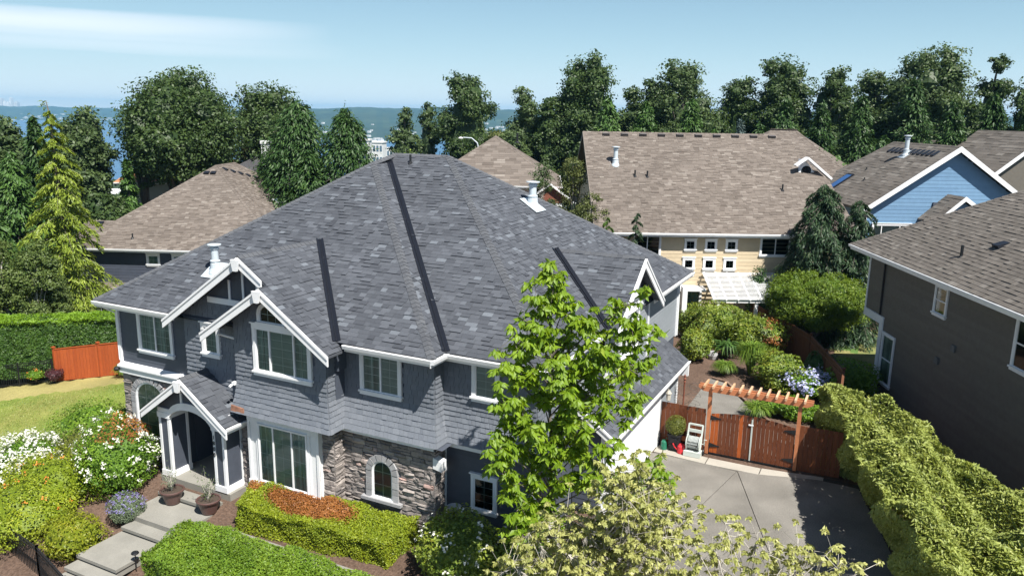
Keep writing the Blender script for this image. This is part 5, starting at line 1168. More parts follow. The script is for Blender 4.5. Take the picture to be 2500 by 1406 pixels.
def normals_up(n,rng,up=.6):
    v=sph(n,rng); v[:,2]=np.abs(v[:,2])+up; return v/np.linalg.norm(v,axis=1)[:,None]
def trunk_mesh(b,base,top,r0,r1,bend,rng,n=8):
    base=A(*base);top=A(*top); pts=[]
    for i in range(7):
        t=i/6; p=base*(1-t)+top*t+A(rng.normal(0,bend),rng.normal(0,bend),0)*math.sin(t*math.pi); pts.append(p)
    b.tube(pts,[r0*(1-t/6)+r1*t/6 for t in range(7)],n); return pts
def along(pts,t):
    t=max(0,min(.9999,t))*(len(pts)-1);i=int(t);return pts[i]*(1-(t-i))+pts[i+1]*(t-i)
def tree_broad(name,label,a,b_,z0,h,r,m,seed,nleaf=5200,ls=.42,bark=None,crown_lo=.22,lobes=15,tw=1.0,solid=True,cat='tree',group=None,zr=None,limbs=True):
    """broadleaf: tapered trunk, limbs to each lobe, crown of leaf clumps on uneven lobes"""
    rng=np.random.default_rng(seed); t=thing(name,label,cat,(a,b_,z0),group=group,world=False); MF[t]=Matrix.Translation((a,b_,z0))
    lo=h*crown_lo; cz=(h+lo)/2; rz=(h-lo)/2
    L=[]
    base_r=min(r*1.02,rz*1.05)*min(.48,1.95/math.sqrt(lobes))
    for k in range(lobes):
        w_=1-1.75*(k+.5)/lobes; ph=k*2.39996+seed; q_=math.sqrt(max(0,1-w_*w_)); d=A(q_*math.cos(ph),q_*math.sin(ph),w_)+rng.normal(0,.10,3); d=unit(d)
        lr=base_r*rng.uniform(.80,1.25); f=1-lr/min(r,rz)*rng.uniform(.85,1.05)
        c=A(d[0]*(r-lr*.9)*rng.uniform(.9,1.06),d[1]*(r-lr*.9)*rng.uniform(.9,1.06),cz+d[2]*(rz-lr*.9)*rng.uniform(.92,1.05)); L.append((c,lr))
    tb=MB(); pts=trunk_mesh(tb,(0,0,-.3),(rng.normal(0,.15*r),rng.normal(0,.15*r),h*.80),.024*h*tw+.05,.03,.12*r,rng)
    for c,lr in L if limbs else []:
        p0=along(pts,max(.15,(c[2]-.30*h)/(h*.85))); mid=(p0+c)/2+A(0,0,.05*h); tb.tube([p0,mid,c],[.010*h*tw,.007*h*tw,.003*h*tw],5)
    tb.build('trunk',bark or M_BARK,t)
    nleaf=int(nleaf*2.6); ls=ls*.72; P=[];N=[];T=[]; per=nleaf//lobes; ncl=max(5,int(per/26))
    for k,(c,lr) in enumerate(L):
        d=sph(ncl,rng); rr_=lumpy(d,seed*31+k,.25)
        C=c+d*(lr*rr_*rng.uniform(.62,.86,ncl))[:,None]
        m_=per//ncl; cs=lr*.40
        for i in range(ncl):
            q=rng.normal(0,1,(m_,3)).clip(-1.7,1.7)*A(cs,cs,cs*.6)*.56
            P.append(C[i]+q); nn=q/(cs+1e-6)+d[i]*.8+A(0,0,.75); N.append(nn)
            T.append(np.clip(rng.normal(.42+rng.normal(0,.13),.16,m_),0,1))
    if solid:
        mm_=int(nleaf*.35); nc=max(20,mm_//60); cd_=sph(nc,rng); C=A(0,0,cz-.08*rz)+cd_*A(r*.66,r*.66,rz*.74)*rng.uniform(.85,1.1,(nc,1))
        for i in range(nc):
            cs=base_r*.42; q=rng.normal(0,1,(60,3)).clip(-1.7,1.7)*A(cs,cs,cs*.6)*.56; P.append(C[i]+q); N.append(q/cs+cd_[i]*.8+A(0,0,.6)); T.append(np.clip(rng.normal(.40,.17,60),0,1))
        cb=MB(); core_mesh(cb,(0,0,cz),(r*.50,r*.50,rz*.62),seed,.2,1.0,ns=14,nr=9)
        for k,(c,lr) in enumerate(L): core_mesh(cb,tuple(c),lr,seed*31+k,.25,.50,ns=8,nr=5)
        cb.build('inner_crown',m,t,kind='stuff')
    P=np.concatenate(P);N=np.concatenate(N);N/=np.linalg.norm(N,axis=1)[:,None]+1e-9;T=np.concatenate(T)
    ok=P[:,2]>lo*.7; P,N,T=P[ok],N[ok],T[ok]
    leaf_mesh('crown',P,N,ls,.62,T,m,t,rng=rng); return t
def tree_cone(name,label,a,b_,z0,h,r,m,seed,nleaf=6000,ls=.45,lo=.04,power=.85,droop=.25,cat='tree',group=None,fat=1.0,asp=.34,ragged=.25):
    """dense conifer: whorled branches with overlapping sprays that droop at the tip"""
    rng=np.random.default_rng(seed); t=thing(name,label,cat,(a,b_,z0),group=group)
    tb=MB(); tb.tube([(0,0,-.3),(0,0,h*.5),(0,0,h*.97)],[.02*h+.04,.012*h+.02,.01],7)
    nb=int(nleaf/34); P=[];N=[];D=[];T=[]
    for k in range(nb):
        u=(k+rng.random())/nb; zz=h*(lo+(1-lo)*u**.92); R_=r*((1-u)**power)*fat*rng.uniform(1-ragged,1+ragged*.7)+.12
        ph=rng.uniform(0,2*math.pi)*1.0+k*2.4; dr=A(math.cos(ph),math.sin(ph),0)
        n_=34; s=rng.random(n_)**.6; w=rng.normal(0,1,n_)*(.10+.16*s*R_)
        side=A(-dr[1],dr[0],0); x=s*R_
        z=zz+.28*x*(1-u*.3)-droop*2.2*(s**2.2)*R_*.55+rng.normal(0,.07*r,n_)
        p=dr*x[:,None]+side*w[:,None]; p[:,2]=z
        P.append(p); N.append(np.tile(dr*.45+A(0,0,.9),(n_,1))+rng.normal(0,.25,(n_,3))); D.append(np.tile(dr,(n_,1))+side*(w/(R_+.1))[:,None]+A(0,0,-.55)*s[:,None])
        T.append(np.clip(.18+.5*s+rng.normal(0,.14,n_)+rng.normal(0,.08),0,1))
        if k%6==0: tb.tube([(0,0,zz*.98),tuple(dr*R_*.5+A(0,0,zz)),tuple(dr*R_*.85+A(0,0,zz-.1*R_))],[.05*(1-u)+.015,.03*(1-u)+.01,.008],4)
    tb.build('trunk',M_BARK,t)
    P=np.concatenate(P);N=np.concatenate(N);D=np.concatenate(D);T=np.concatenate(T); N/=np.linalg.norm(N,axis=1)[:,None]
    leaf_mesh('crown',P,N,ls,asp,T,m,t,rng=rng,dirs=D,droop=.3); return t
def tree_layered(name,label,a,b_,z0,h,r,m,seed,nb=62,ls=.42,weep=.55,cat='tree',lean=(0,0),up=.15,hang=.5,dens=1.0,rtop=.06,nod=True):
    """open conifer with arching, pendulous branches (deodar, weeping cedar)"""
    rng=np.random.default_rng(seed); t=thing(name,label,cat,(a,b_,z0)); tb=MB()
    tpts=[A(0,0,-.2),A(lean[0]*.3,lean[1]*.3,h*.5),A(lean[0],lean[1],h*.93)]; 
    if nod: tpts+= [A(lean[0]-.25,lean[1],h),A(lean[0]-.65,lean[1],h*.995)]
    tb.tube(tpts,[.02*h,.012*h,.004*h]+([.02,.01] if nod else []),7); P=[];N=[];D=[];T=[]
    for k in range(nb):
        u=(k+.5*rng.random())/nb; zz=h*(.05+.91*u); R_=r*((1-u)**.78)*rng.uniform(.72,1.18)+rtop*r
        ph=k*2.39996+rng.normal(0,.25); dr=A(math.cos(ph),math.sin(ph),0); side=A(-dr[1],dr[0],0); o=A(lean[0]*u,lean[1]*u,zz)
        f=lambda s:o+dr*(R_*s)+A(0,0,R_*(up*s*1.7-weep*s*s))
        tb.tube([f(0),f(.35),f(.7),f(1)],[.03*(1-u)+.012,.02*(1-u)+.01,.012,.005],4)
        n_=int((70+150*(R_/r))*dens); s=rng.random(n_)**.75; w=rng.normal(0,1,n_)*R_*(.05+.10*np.sin(np.pi*np.minimum(1,s*.9+.1))); hg=rng.random(n_)**1.5*hang*R_*(.25+.5*s)*.6
        p=np.array([f(x) for x in s])+side*w[:,None]; p[:,2]-=hg+np.abs(w)*.35; P.append(p)
        N.append(np.tile(dr*.5+A(0,0,.7),(n_,1))+rng.normal(0,.3,(n_,3))); D.append(np.tile(dr*.5+A(0,0,-.8),(n_,1))+side*(w/(R_*.15+.01))[:,None]*.3+rng.normal(0,.2,(n_,3)))
        T.append(np.clip(.80-hg*1.1/(R_*.3+.05)*.55+rng.normal(0,.14,n_),0,1))
    if nod:
        n_=60; s=rng.random(n_); p=np.array([A(lean[0],lean[1],h*.90)*(1-x)+A(lean[0]-.6,lean[1],h*.995)*x for x in s])+rng.normal(0,.10,(n_,3)); P.append(p);N.append(np.tile(A(0,-.3,.8),(n_,1)));D.append(np.tile(A(-.3,0,-.9),(n_,1)));T.append(rng.uniform(.3,.8,n_))
    tb.build('trunk',M_BARK,t)
    P=np.concatenate(P);N=np.concatenate(N);D=np.concatenate(D);T=np.concatenate(T);N/=np.linalg.norm(N,axis=1)[:,None]
    leaf_mesh('crown',P,N,ls,.24,T,m,t,rng=rng,dirs=D,droop=.15); return t
def shrub(name,label,a,b_,z0,h,r,m,seed,n=2600,ls=.10,asp=.5,amp=.22,cat='shrub',ry=None,flowers=None,nf=0,fs=.12,fzone=None,group=None,front=True,flat=1.0,lowcut=-.35,core=True,patch=None,droop=.25,stems=True):
    """shrub: a skin of many small leaves over an uneven mound, stems inside, blossoms on top where the photo shows them"""
    rng=np.random.default_rng(seed); ry=ry or r
    if front: d=unit(A(a,b_)); a,b_=a+d[0]*ry*.55,b_+d[1]*ry*.55
    t=thing(name,label,cat,(a,b_,z0),group=group)
    P,N=blob_shell((0,0,h*.47),(r,ry,h*.53*flat),n,seed,amp,.20,rng=rng)
    ok=P[:,2]>.02; P,N=P[ok],N[ok]; k=len(P)
    T=np.clip(rng.normal(.42,.17,k)+.13*np.sin(P[:,0]*4.1/r+seed)+.12*np.sin(P[:,1]*5.3/r+P[:,2]*3),0,1)
    Nn=N*.8+A(0,0,.45); Nn/=np.linalg.norm(Nn,axis=1)[:,None]
    if patch:
        sel=patch(P); leaf_mesh('foliage',P[~sel],Nn[~sel],ls,asp,T[~sel],m,t,rng=rng,droop=droop)
        if sel.any(): leaf_mesh('scorched_foliage',P[sel],Nn[sel],ls,asp,T[sel],L_SCORCH,t,rng=rng,droop=droop)
    else: leaf_mesh('foliage',P,Nn,ls,asp,T,m,t,rng=rng,droop=droop)
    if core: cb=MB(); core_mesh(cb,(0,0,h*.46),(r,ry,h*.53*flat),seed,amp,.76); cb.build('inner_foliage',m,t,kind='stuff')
    if stems:
        sb=MB()
        for i in range(6): ph=i*1.05+rng.random(); sb.tube([(0,0,-.1),(math.cos(ph)*r*.3,math.sin(ph)*ry*.3,h*.3),(math.cos(ph)*r*.55,math.sin(ph)*ry*.55,h*.6)],[.03,.02,.008],4)
        sb.build('stems',M_BARK,t,kind='stuff')
    if flowers:
        Q,M_=blob_shell((0,0,h*.48),(r*1.02,ry*1.02,h*.55*flat),nf*4,seed,amp,.04,rng=rng); ok=(Q[:,2]>h*.2) if fzone is None else fzone(Q/np.array([r,ry,h])); Q,M_=Q[ok][:nf],M_[ok][:nf]
        X=[];Y=[]
        for q,n_ in zip(Q,M_):
            kk=7; X.append(q+rng.normal(0,fs*.42,(kk,3))); Y.append(np.tile(n_*.7+A(0,0,.5),(kk,1)))
        if X: X=np.concatenate(X);Y=np.concatenate(Y); leaf_mesh('blossom',X,Y/np.linalg.norm(Y,axis=1)[:,None],fs*.62,.85,rng.uniform(0,1,len(X)),flowers,t,kind='stuff',rng=rng,droop=.1)
    return t
def inset(P,d):
    n=len(P); a2=sum(P[i][0]*P[(i+1)%n][1]-P[(i+1)%n][0]*P[i][1] for i in range(n)); sg=1 if a2>0 else -1; out=[]
    for i in range(n):
        p,q,r=P[i-1],P[i],P[(i+1)%n]; e1=unit(q-p);e2=unit(r-q); n1=A(-e1[1],e1[0])*sg;n2=A(-e2[1],e2[0])*sg; b=unit(n1+n2); out.append(q+b*min(d/max(.35,b@n1),d*1.8))
    return out
def hedge(name,label,poly,z0,top,m,seed,dens=520,ls=.07,asp=.5,rough=.08,topmat=None,scorch=None,cat='hedge',topdens=None,rot=0,topw=.5,zf=None,under=0.0,droop=.25):
    """clipped hedge: leaves over the faces of an uneven block, with a leafy core"""
    rng=np.random.default_rng(seed); c=np.mean(poly,axis=0); t=thing(name,label,cat,(c[0],c[1],z0)); Pl=[A(p[0]-c[0],p[1]-c[1]) for p in poly]; n=len(Pl)
    H_=top-z0; xs=[p[0] for p in Pl];ys=[p[1] for p in Pl]; P=[];N=[];side=[]
    wob=lambda X,Y,Z:rough*(np.sin(X*2.1+seed)+np.sin(Y*2.7+Z*3.1)+.7*np.sin(X*5.3+Y*4.1+Z*4.7))*.5
    ar=abs(sum(Pl[i][0]*Pl[(i+1)%n][1]-Pl[(i+1)%n][0]*Pl[i][1] for i in range(n)))/2
    bb=(max(xs)-min(xs))*(max(ys)-min(ys)); k=int((topdens or dens)*bb)
    q=np.stack([rng.uniform(min(xs),max(xs),k),rng.uniform(min(ys),max(ys),k)],1); ins=np.array([inpoly(x,y,Pl) for x,y in q]); q=q[ins]
    tp=np.zeros((len(q),3)); tp[:,:2]=q; tp[:,2]=H_+wob(q[:,0],q[:,1],0)*1.3-rng.random(len(q))**2*.14
    P.append(tp);N.append(np.tile(A(0,0,1.),(len(q),1)));side.append(np.zeros(len(q)))
    for i in range(n):
        p0,p1=Pl[i],Pl[(i+1)%n]; L_=np.linalg.norm(p1-p0); d=(p1-p0)/L_; no=A(d[1],-d[0]); 
        if no@((p0+p1)/2)<0: no=-no
        kk=int(dens*L_*H_); s=rng.uniform(0,L_,kk); z=rng.uniform(.03,H_,kk); x=p0+d*s[:,None]; w=wob(x[:,0],x[:,1],z)-rng.random(kk)**2*.13-.05*(z/H_)**6*2-under*(1-z/H_)**1.15
        pp=np.zeros((kk,3)); pp[:,:2]=x+no*w[:,None]; pp[:,2]=z; P.append(pp); N.append(np.tile(A(no[0],no[1],.35),(kk,1)));side.append(np.ones(kk))
    P=np.concatenate(P);N=np.concatenate(N);side=np.concatenate(side);N/=np.linalg.norm(N,axis=1)[:,None]
    k=len(P); T=np.clip(rng.normal(.42,.18,k)+.14*np.sin(P[:,0]*1.7+seed)*np.cos(P[:,1]*2.2)+.08*np.sin(P[:,0]*6+P[:,1]*5),0,1)
    if zf is not None: P[:,2]+=zf(P[:,0]+c[0],P[:,1]+c[1])
    grp=np.zeros(k,int)
    if scorch is not None: grp[scorch(P+A(c[0],c[1],z0),rng.random(k))]=2
    if topmat is not None: grp[(P[:,2]>H_-topw*rng.random(k)**1.5)&(grp==0)]=1  # leaves near the top take the brighter colour
    for g,(nm,mm_) in enumerate((('foliage',m),('top_foliage',topmat),('scorched_foliage',L_SCORCH))):
        s=grp==g
        if s.any() and mm_ is not None: leaf_mesh(nm,P[s],N[s],ls,asp,T[s],mm_,t,rng=rng,droop=droop)
    cp=inset(Pl,.17+rough*.9+under*.55); cb=MB()
    zz=[0 if zf is None else float(zf(p[0]+c[0],p[1]+c[1])) for p in cp]
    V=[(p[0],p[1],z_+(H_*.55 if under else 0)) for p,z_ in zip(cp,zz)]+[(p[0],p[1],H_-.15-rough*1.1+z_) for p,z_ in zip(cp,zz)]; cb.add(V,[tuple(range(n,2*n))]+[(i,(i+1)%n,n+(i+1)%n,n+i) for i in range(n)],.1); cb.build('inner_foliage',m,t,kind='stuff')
    if under:
        sb=MB()
        for i in range(26):
            x=rng.uniform(min(xs),max(xs));y=rng.uniform(min(ys),max(ys))
            if inpoly(x,y,cp): sb.tube([(x,y,-.05),(x+rng.normal(0,.1),y+rng.normal(0,.1),H_*.4),(x+rng.normal(0,.3),y+rng.normal(0,.3),H_*.8)],[.05,.04,.02],5)
        sb.build('stems',M_BARK,t,kind='stuff')
    return t
def grass_tuft(label,a,b_,z0,h,r,m,seed,n=420,name='grass_tuft',cat='ornamental grass',w=.03,arch=.8,frond=False):
    rng=np.random.default_rng(seed); t=thing(name,label,cat,(a,b_,z0)); b=MB()
    for i in range(n):
        ph=rng.uniform(0,6.283); l=h*rng.uniform(.7,1.15); sp=r*rng.uniform(.25,1.0); d=A(math.cos(ph),math.sin(ph),0); s=A(-d[1],d[0],0)
        pts=[A(0,0,0)+d*.06*r, d*sp*.45+A(0,0,l*.72), d*sp*.85+A(0,0,l*(.95-arch*.25)), d*sp*1.1+A(0,0,l*(.80-arch*.45))]; ww=[w,w,w*.7,.004]
        V=[];
        for p,x in zip(pts,ww): V+=[p-s*x/2,p+s*x/2]
        b.add(V,[(0,1,3,2),(2,3,5,4),(4,5,7,6)],rng.random())
    b.build('blades',m,t,kind='stuff'); return t

# ---- background woods, each tree its own
TG='trees along the skyline'
def TB(lbl,a,b,z,h,r,m,seed,**k): return tree_broad('broadleaf_tree',lbl,a,b,z,h,r,m,seed,**k)
def TC(lbl,a,b,z,h,r,m,seed,**k): return tree_cone('conifer_tree',lbl,a,b,z,h,r,m,seed,**k)
TB('huge round dark maple, the biggest tree left of the sky',-58.9,51.1,-2.9,19.6,5.7,L_MAPLE,11,nleaf=15000,ls=.40,lobes=30,crown_lo=.42)
TB('dark rounded maple right behind the huge round one',-60.4,64.0,-3.6,19.8,4.9,L_MAPLE,12,nleaf=9000,ls=.42,lobes=22,crown_lo=.2)
TC('broad dark cypress, left of the twin pair at the ridge end',-43.9,49.5,-1.7,15.0,5.0,L_CYP,13,nleaf=22000,ls=.36,power=.46,ragged=.28)
TC('broad dark cypress touching the left end of the slate ridge',-39.6,50.2,-1.2,14.0,4.3,L_CYP,14,nleaf=19000,ls=.36,power=.50,ragged=.28)
TC('small dark cypress filling the low gap left of the twin pair',-47.6,50.3,-2.0,11.5,3.2,L_CYP,15,nleaf=9000,ls=.40,power=.5)
TC('low dark cypress between the twin pair',-41.6,48.0,-1.4,11.2,3.2,L_CYP,16,nleaf=9000,ls=.40,power=.5)
tree_layered('deodar_cedar','golden-green deodar cedar with arching branches and nodding tip, far left',-48.4,32.0,-2.2,15.6,3.5,L_DEOD,17,nb=84,ls=.34,weep=.62,hang=.42,dens=1.7)
TB('grey-green tree at the left frame edge beside the lake view',-64.1,38.9,-2.6,15.2,2.8,L_ALDER,18,nleaf=5000,lobes=13)
TC('dark fir right behind the golden deodar',-60.7,38.7,-2.4,14.4,3.0,L_CYP,19,nleaf=7000,power=.8)
TB('grey-green maple between the golden deodar and the lake view',-65.5,45.9,-3.0,16.2,3.0,L_ALDER,20,nleaf=7000,lobes=16)
TB('lower dark maple filling under the lake view gap',-57.5,42.0,-2.7,9.6,2.6,L_MAPLE,21,nleaf=5000,lobes=12,crown_lo=.1)
TC('mid-green cypress hedge tree at the left frame edge',-56.5,34.1,-2.3,11.8,2.6,L_CYPL,22,nleaf=7000,power=.6)
TC('bright green cypress low at the left frame edge',-52.6,30.0,-2.2,9.0,2.0,L_CYPL,23,nleaf=6000,power=.6)
TC('narrow dark fir just left of the huge round maple',-60.2,46.2,-2.9,11.5,1.7,L_CYPL,24,nleaf=4500,power=.8)
TB('wispy small tree beside the huge maple, its branch over the lake',-62.5,49.5,-3.2,16.4,1.6,L_ALDER,25,nleaf=1700,lobes=9,crown_lo=.5,solid=False)
for i,(lbl,a,b,z,h,r,m,nl) in enumerate([
 ('thin alder left of the tall dark tree in the middle gap',-59.1,86.8,-4.8,18.3,2.5,L_ALDER,3000),
 ('taller thin alder beside it, touching the tall dark tree',-59.1,92.8,-5.1,19.9,2.1,L_ALDER,2600),
 ('tall dark oval tree alone above the slate ridge end',-52.1,91.2,-4.8,23.6,4.7,L_MAPLE,8500),
 ('bushy green tree low behind the slate ridge',-52.5,79.2,-4.1,12.5,3.2,L_ALDER,4500),
 ('small green tree under the tall dark oval one',-55.5,78.0,-4.3,10.5,2.6,L_BIRCH,3000),
 ('light green tree right of the tall dark oval one',-43.1,90.2,-3.7,20.3,2.8,L_ALDER,4200),
 ('yellowish green tree behind the brown hip roof, left one',-45.5,86.8,-3.9,16.0,2.4,L_BIRCH,3600),
 ('low olive tree right behind the brown hip roof',-42.8,85.9,-3.4,15.0,3.2,L_ALDER,4600),
 ('tall dark maple rising over the left end of the long roof',-36.4,93.1,-2.8,23.8,5.0,L_MAPLE,8500),
 ('slim maple left of the tall dark maple',-39.7,89.6,-3.1,19.2,2.4,L_MAPLE,3600),
 ('small grey-green tree in the sky dip over the long roof',-30.5,95.3,-2.2,19.2,2.5,L_ALDER,3800),
 ('wide grey-green maple over the middle of the long roof',-25.4,96.7,-2.1,22.1,5.3,L_ALDER,8500),
 ('grey-green maple joined to the left of the wide one',-28.6,96.0,-2.0,20.2,2.9,L_MAPLE,4200),
 ('slim dark tree right of the wide grey-green maple',-19.3,102.2,-2.4,22.0,2.8,L_MAPLE,4200),
 ('domed dark maple above the right end of the long roof',-14.3,103.0,-2.4,23.4,4.6,L_MAPLE,8000),
 ('rounded maple right of the domed dark maple',-8.2,101.7,-2.2,21.7,3.2,L_MAPLE,5200),
 ('feathery grey-green tree left of the tallest right-hand tree',-4.3,105.9,-2.5,22.0,3.4,L_ALDER,5200),
 ('tallest broad maple on the right of the skyline',1.7,104.0,-2.4,24.2,6.0,L_ALDER,10500),
 ('slim forked tree near the right frame edge',8.3,107.7,-2.7,23.2,2.6,L_MAPLE,3400),
 ('maple cut by the right frame edge',12.2,104.5,-2.4,21.9,3.2,L_ALDER,4600),
 ('dark tree filling behind the slim maple and the low olive tree',-40.5,96.0,-3.2,17.0,3.4,L_MAPLE,4800),
 ('dark tree filling the dip between the tall dark maple and the wide one',-32.2,97.0,-2.6,16.5,3.4,L_MAPLE,4800),
 ('dark tree in the gap left of the slim dark tree',-21.8,100.5,-2.4,17.5,3.2,L_MAPLE,4600),
 ('dark tree filling behind the feathery one',-5.6,103.0,-2.4,18.0,3.6,L_MAPLE,4800),
 ('dark tree filling left of the slim forked one',6.6,103.0,-2.5,18.5,3.2,L_MAPLE,4600)]):
    tree_broad('broadleaf_tree',lbl,a,b,z,h,r,m,100+i,nleaf=nl,ls=.46,lobes=max(14,int(r*6)),group=TG,crown_lo=.10)
for i,(lbl,a,b,z,h,r,m) in enumerate([
 ('mid-green cypress at the left end of the long roof ridge',-29.6,82.9,-1.3,16.0,3.6,L_CYPL),('mid-green cypress over the middle of the long roof ridge',-25.7,84.2,-1.3,15.6,3.2,L_CYPL),
 ('mid-green cypress right of the roof ridge middle',-21.1,85.4,-1.3,16.0,3.2,L_CYPL),('lower cypress filling between the ridge middle ones',-18.2,84.0,-1.2,12.8,2.6,L_CYPL),
 ('dark cedar over the right end of the long roof',-11.4,85.2,-1.1,15.8,3.0,L_CYP),('dark cedar behind the blue-green spruce',-14.0,86.5,-1.2,13.5,2.8,L_CYP),('dark cedar just left of the blue house ridge',-7.9,85.6,-1.1,15.4,3.0,L_CYP),
 ('dark cedar over the blue house ridge',-4.4,85.9,-1.1,16.2,3.2,L_CYP),('biggest dark cedar below the tallest maple',0.1,88.0,-1.3,17.8,3.9,L_CYP),('dark cedar right of the biggest dark cedar',3.5,83.9,-1.0,15.5,3.2,L_CYP),
 ('dark cedar over the far right brown roof',6.8,85.7,-1.1,16.3,3.0,L_CYP),('dark cedar cut by the right frame edge',9.8,84.6,-1.0,15.9,2.8,L_CYP),('young dark cedar in the right-hand cedar row',1.7,82.5,-1.0,12.0,2.6,L_CYP),('short dark cedar between the two biggest ones',-2.0,83.0,-1.0,12.4,2.6,L_CYP),('low cedar at the row end behind the blue roof',-9.8,83.5,-1.0,11.5,2.6,L_CYP)]):
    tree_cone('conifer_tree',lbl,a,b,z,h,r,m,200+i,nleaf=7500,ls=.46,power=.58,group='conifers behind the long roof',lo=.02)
tree_cone('conifer_tree','pale blue-green spruce behind the long roof ridge',-15.2,82.0,-1.0,13.8,2.2,L_SPRUCE,230,nleaf=5000,ls=.38,power=.85,asp=.26)
shrub('green_thicket','bright green thicket between the long roof and the blue house',-6.8,75.5,0,9.2,3.6,L_CYPL,231,n=6000,ls=.34,amp=.3,stems=False)
shrub('green_thicket','bright green thicket left of the dark roof by the street lamp',-44.0,79.0,-3,9.5,2.6,L_BIRCH,232,n=3500,ls=.34,amp=.3,stems=False)
shrub('green_thicket','yellow-green shrub mass peeking over the slate ridge',-48.8,72,-3.4,11.2,1.4,L_LIME,233,n=1800,ls=.30,amp=.3,stems=False)
tree_broad('bare_tree','half-bare pale tree behind the left end of the ridge',-45.8,62,-3,11.5,2.6,L_BIRCH,234,nleaf=1000,ls=.22,lobes=12,bark=M_PALEBARK,crown_lo=.3,solid=False)
tree_broad('plum_tree','purple plum tree left of the twin cypresses',-52.8,55.0,-2.6,9.3,1.6,L_PURP,235,nleaf=2200,ls=.26,lobes=9)
# ---- middle distance
tree_layered('weeping_cedar','tall weeping blue-green cedar in front of the beige house right end',-4.0,49.7,0,9.7,3.3,L_WEEP,240,nb=84,ls=.30,weep=.75,hang=1.0,dens=2.2,rtop=.22,nod=False)
tree_layered('weeping_cedar','second leader of the weeping cedar, nearest the taupe roof',-2.0,50.3,0,8.8,2.5,L_WEEP,241,nb=60,ls=.30,weep=.75,hang=1.0,dens=1.7,rtop=.22,nod=False)
tree_layered('weeping_cedar','small dark weeping cedar in front of the beige house left end',-13.2,42.5,0,8.1,1.05,L_WEEP,242,nb=46,ls=.22,weep=.7,hang=.9,dens=.9,rtop=.2,nod=False)
tree_layered('weeping_cedar','lighter weeping cedar just left of the small dark one',-15.2,43.2,0,7.6,1.15,L_LAUREL,243,nb=46,ls=.22,weep=.7,hang=.9,dens=.9,rtop=.2,nod=False)
for i,(lbl,a,b,h,r,nl) in enumerate([('thin birch in front of the left end of the long roof',-20.4,50.8,10.6,1.5,2600),('thin birch with pale leaning trunk by the long roof corner',-17.6,46.5,8.6,1.4,2300),('small leafy birch in front of the brown hip roof',-24.0,53.4,9.9,1.2,2000)]):
    tree_broad('birch_tree',lbl,a,b,0,h,r,L_BIRCH if i<2 else L_ALDER,250+i,nleaf=int(nl*1.3),ls=.17,lobes=14,bark=M_PALEBARK,crown_lo=.25,tw=.4,solid=False)
tree_broad('japanese_maple','wide low green maple spreading over the brown garden fence',-3.7,46.9,0,4.7,3.1,L_JM,260,nleaf=15000,ls=.15,lobes=26,crown_lo=.22,bark=M_BARK)
shrub('dark_yew','dark clipped yew column against the beige wall, left of the wide low maple',-7.3,49.6,0,4.0,.75,L_CYP,261,n=2600,ls=.14,amp=.1,front=False)
shrub('tall_shrub','loose green shrub between the wide low maple and the taupe house',-.6,55.6,0,5.4,1.2,L_LAUREL,262,n=2800,ls=.16,amp=.3,front=False)
S=shrub
S('rhododendron','bronze-green rhododendron beside the back corner of the slate house',-10.5,45.6,0,1.9,1.1,L_RHODO,270,n=2600,ls=.17,asp=.36)
S('rhododendron','glossy green rhododendron low against the side wall trim',-9.1,40.9,0,1.85,.95,L_RHODO,271,n=2600,ls=.17,asp=.36)
S('rhododendron','biggest rounded rhododendron filling the middle of the garden bed',-8.6,44.2,0,2.6,1.7,L_RHODO,272,n=5200,ls=.18,asp=.36,amp=.28)
S('rhododendron','rust-tinged rhododendron leaning on the brown fence',-6.3,43.6,0,2.3,1.5,L_RHODO,273,n=4200,ls=.18,asp=.36,amp=.28,patch=lambda P:(P[:,0]>.5)&(np.sin(P[:,1]*5)+np.sin(P[:,2]*7)>.6))
grass_tuft('dark sword fern under the rhododendrons',-7.7,42.6,0,1.15,1.0,L_CYPL,274,n=110,name='sword_fern',cat='fern',w=.13,arch=1.0)
grass_tuft('small bright grass clump alone on the mulch',-7.2,39.5,0,.85,.75,L_GRASS,275,n=520)
grass_tuft('tall arching grass in the middle of the garden bed',-6.0,40.2,0,2.0,1.0,L_GRASS,276,n=700,w=.035)
grass_tuft('pale feathery grass at the back corner of the slate house',-12.2,52.1,0,2.1,.95,L_DRYG,277,n=900,w=.05,arch=.5)
grass_tuft('pale feathery grass below the lattice cover',-10.0,53.0,0,1.7,1.3,L_DRYG,278,n=1000,w=.05,arch=.5)
S('garden_shrub','glossy green shrub with yellow edge left of the blue hydrangea',-4.4,38.3,0,1.75,1.25,L_RHODO,279,n=3200,ls=.17,asp=.4)
S('hydrangea','blue hydrangea in full bloom behind the gate pergola',-2.9,37.9,0,1.15,1.15,L_GREENB,280,n=1800,ls=.15,flowers=F_HYD,nf=110,fs=.24,fzone=lambda Q:Q[:,2]>.45)
S('camellia','round bright green camellia right of the blue hydrangea',-1.0,38.6,0,1.75,1.15,L_GREENB,281,n=3200,ls=.16,asp=.45,amp=.26)
S('garden_shrub','low leafy shrub row seen under the gate pergola',-3.3,34.6,0,.95,1.5,L_GREENB,282,n=3000,ls=.13,ry=.8)
grass_tuft('light green grass clump left in the row under the gate pergola',-4.7,34.3,0,.75,.8,L_GRASS,283,n=420)
S('garden_shrub','dark shrub in fence shade behind the hydrangea',-2.6,40.4,0,1.6,1.1,L_CYPL,284,n=1800,ls=.16)
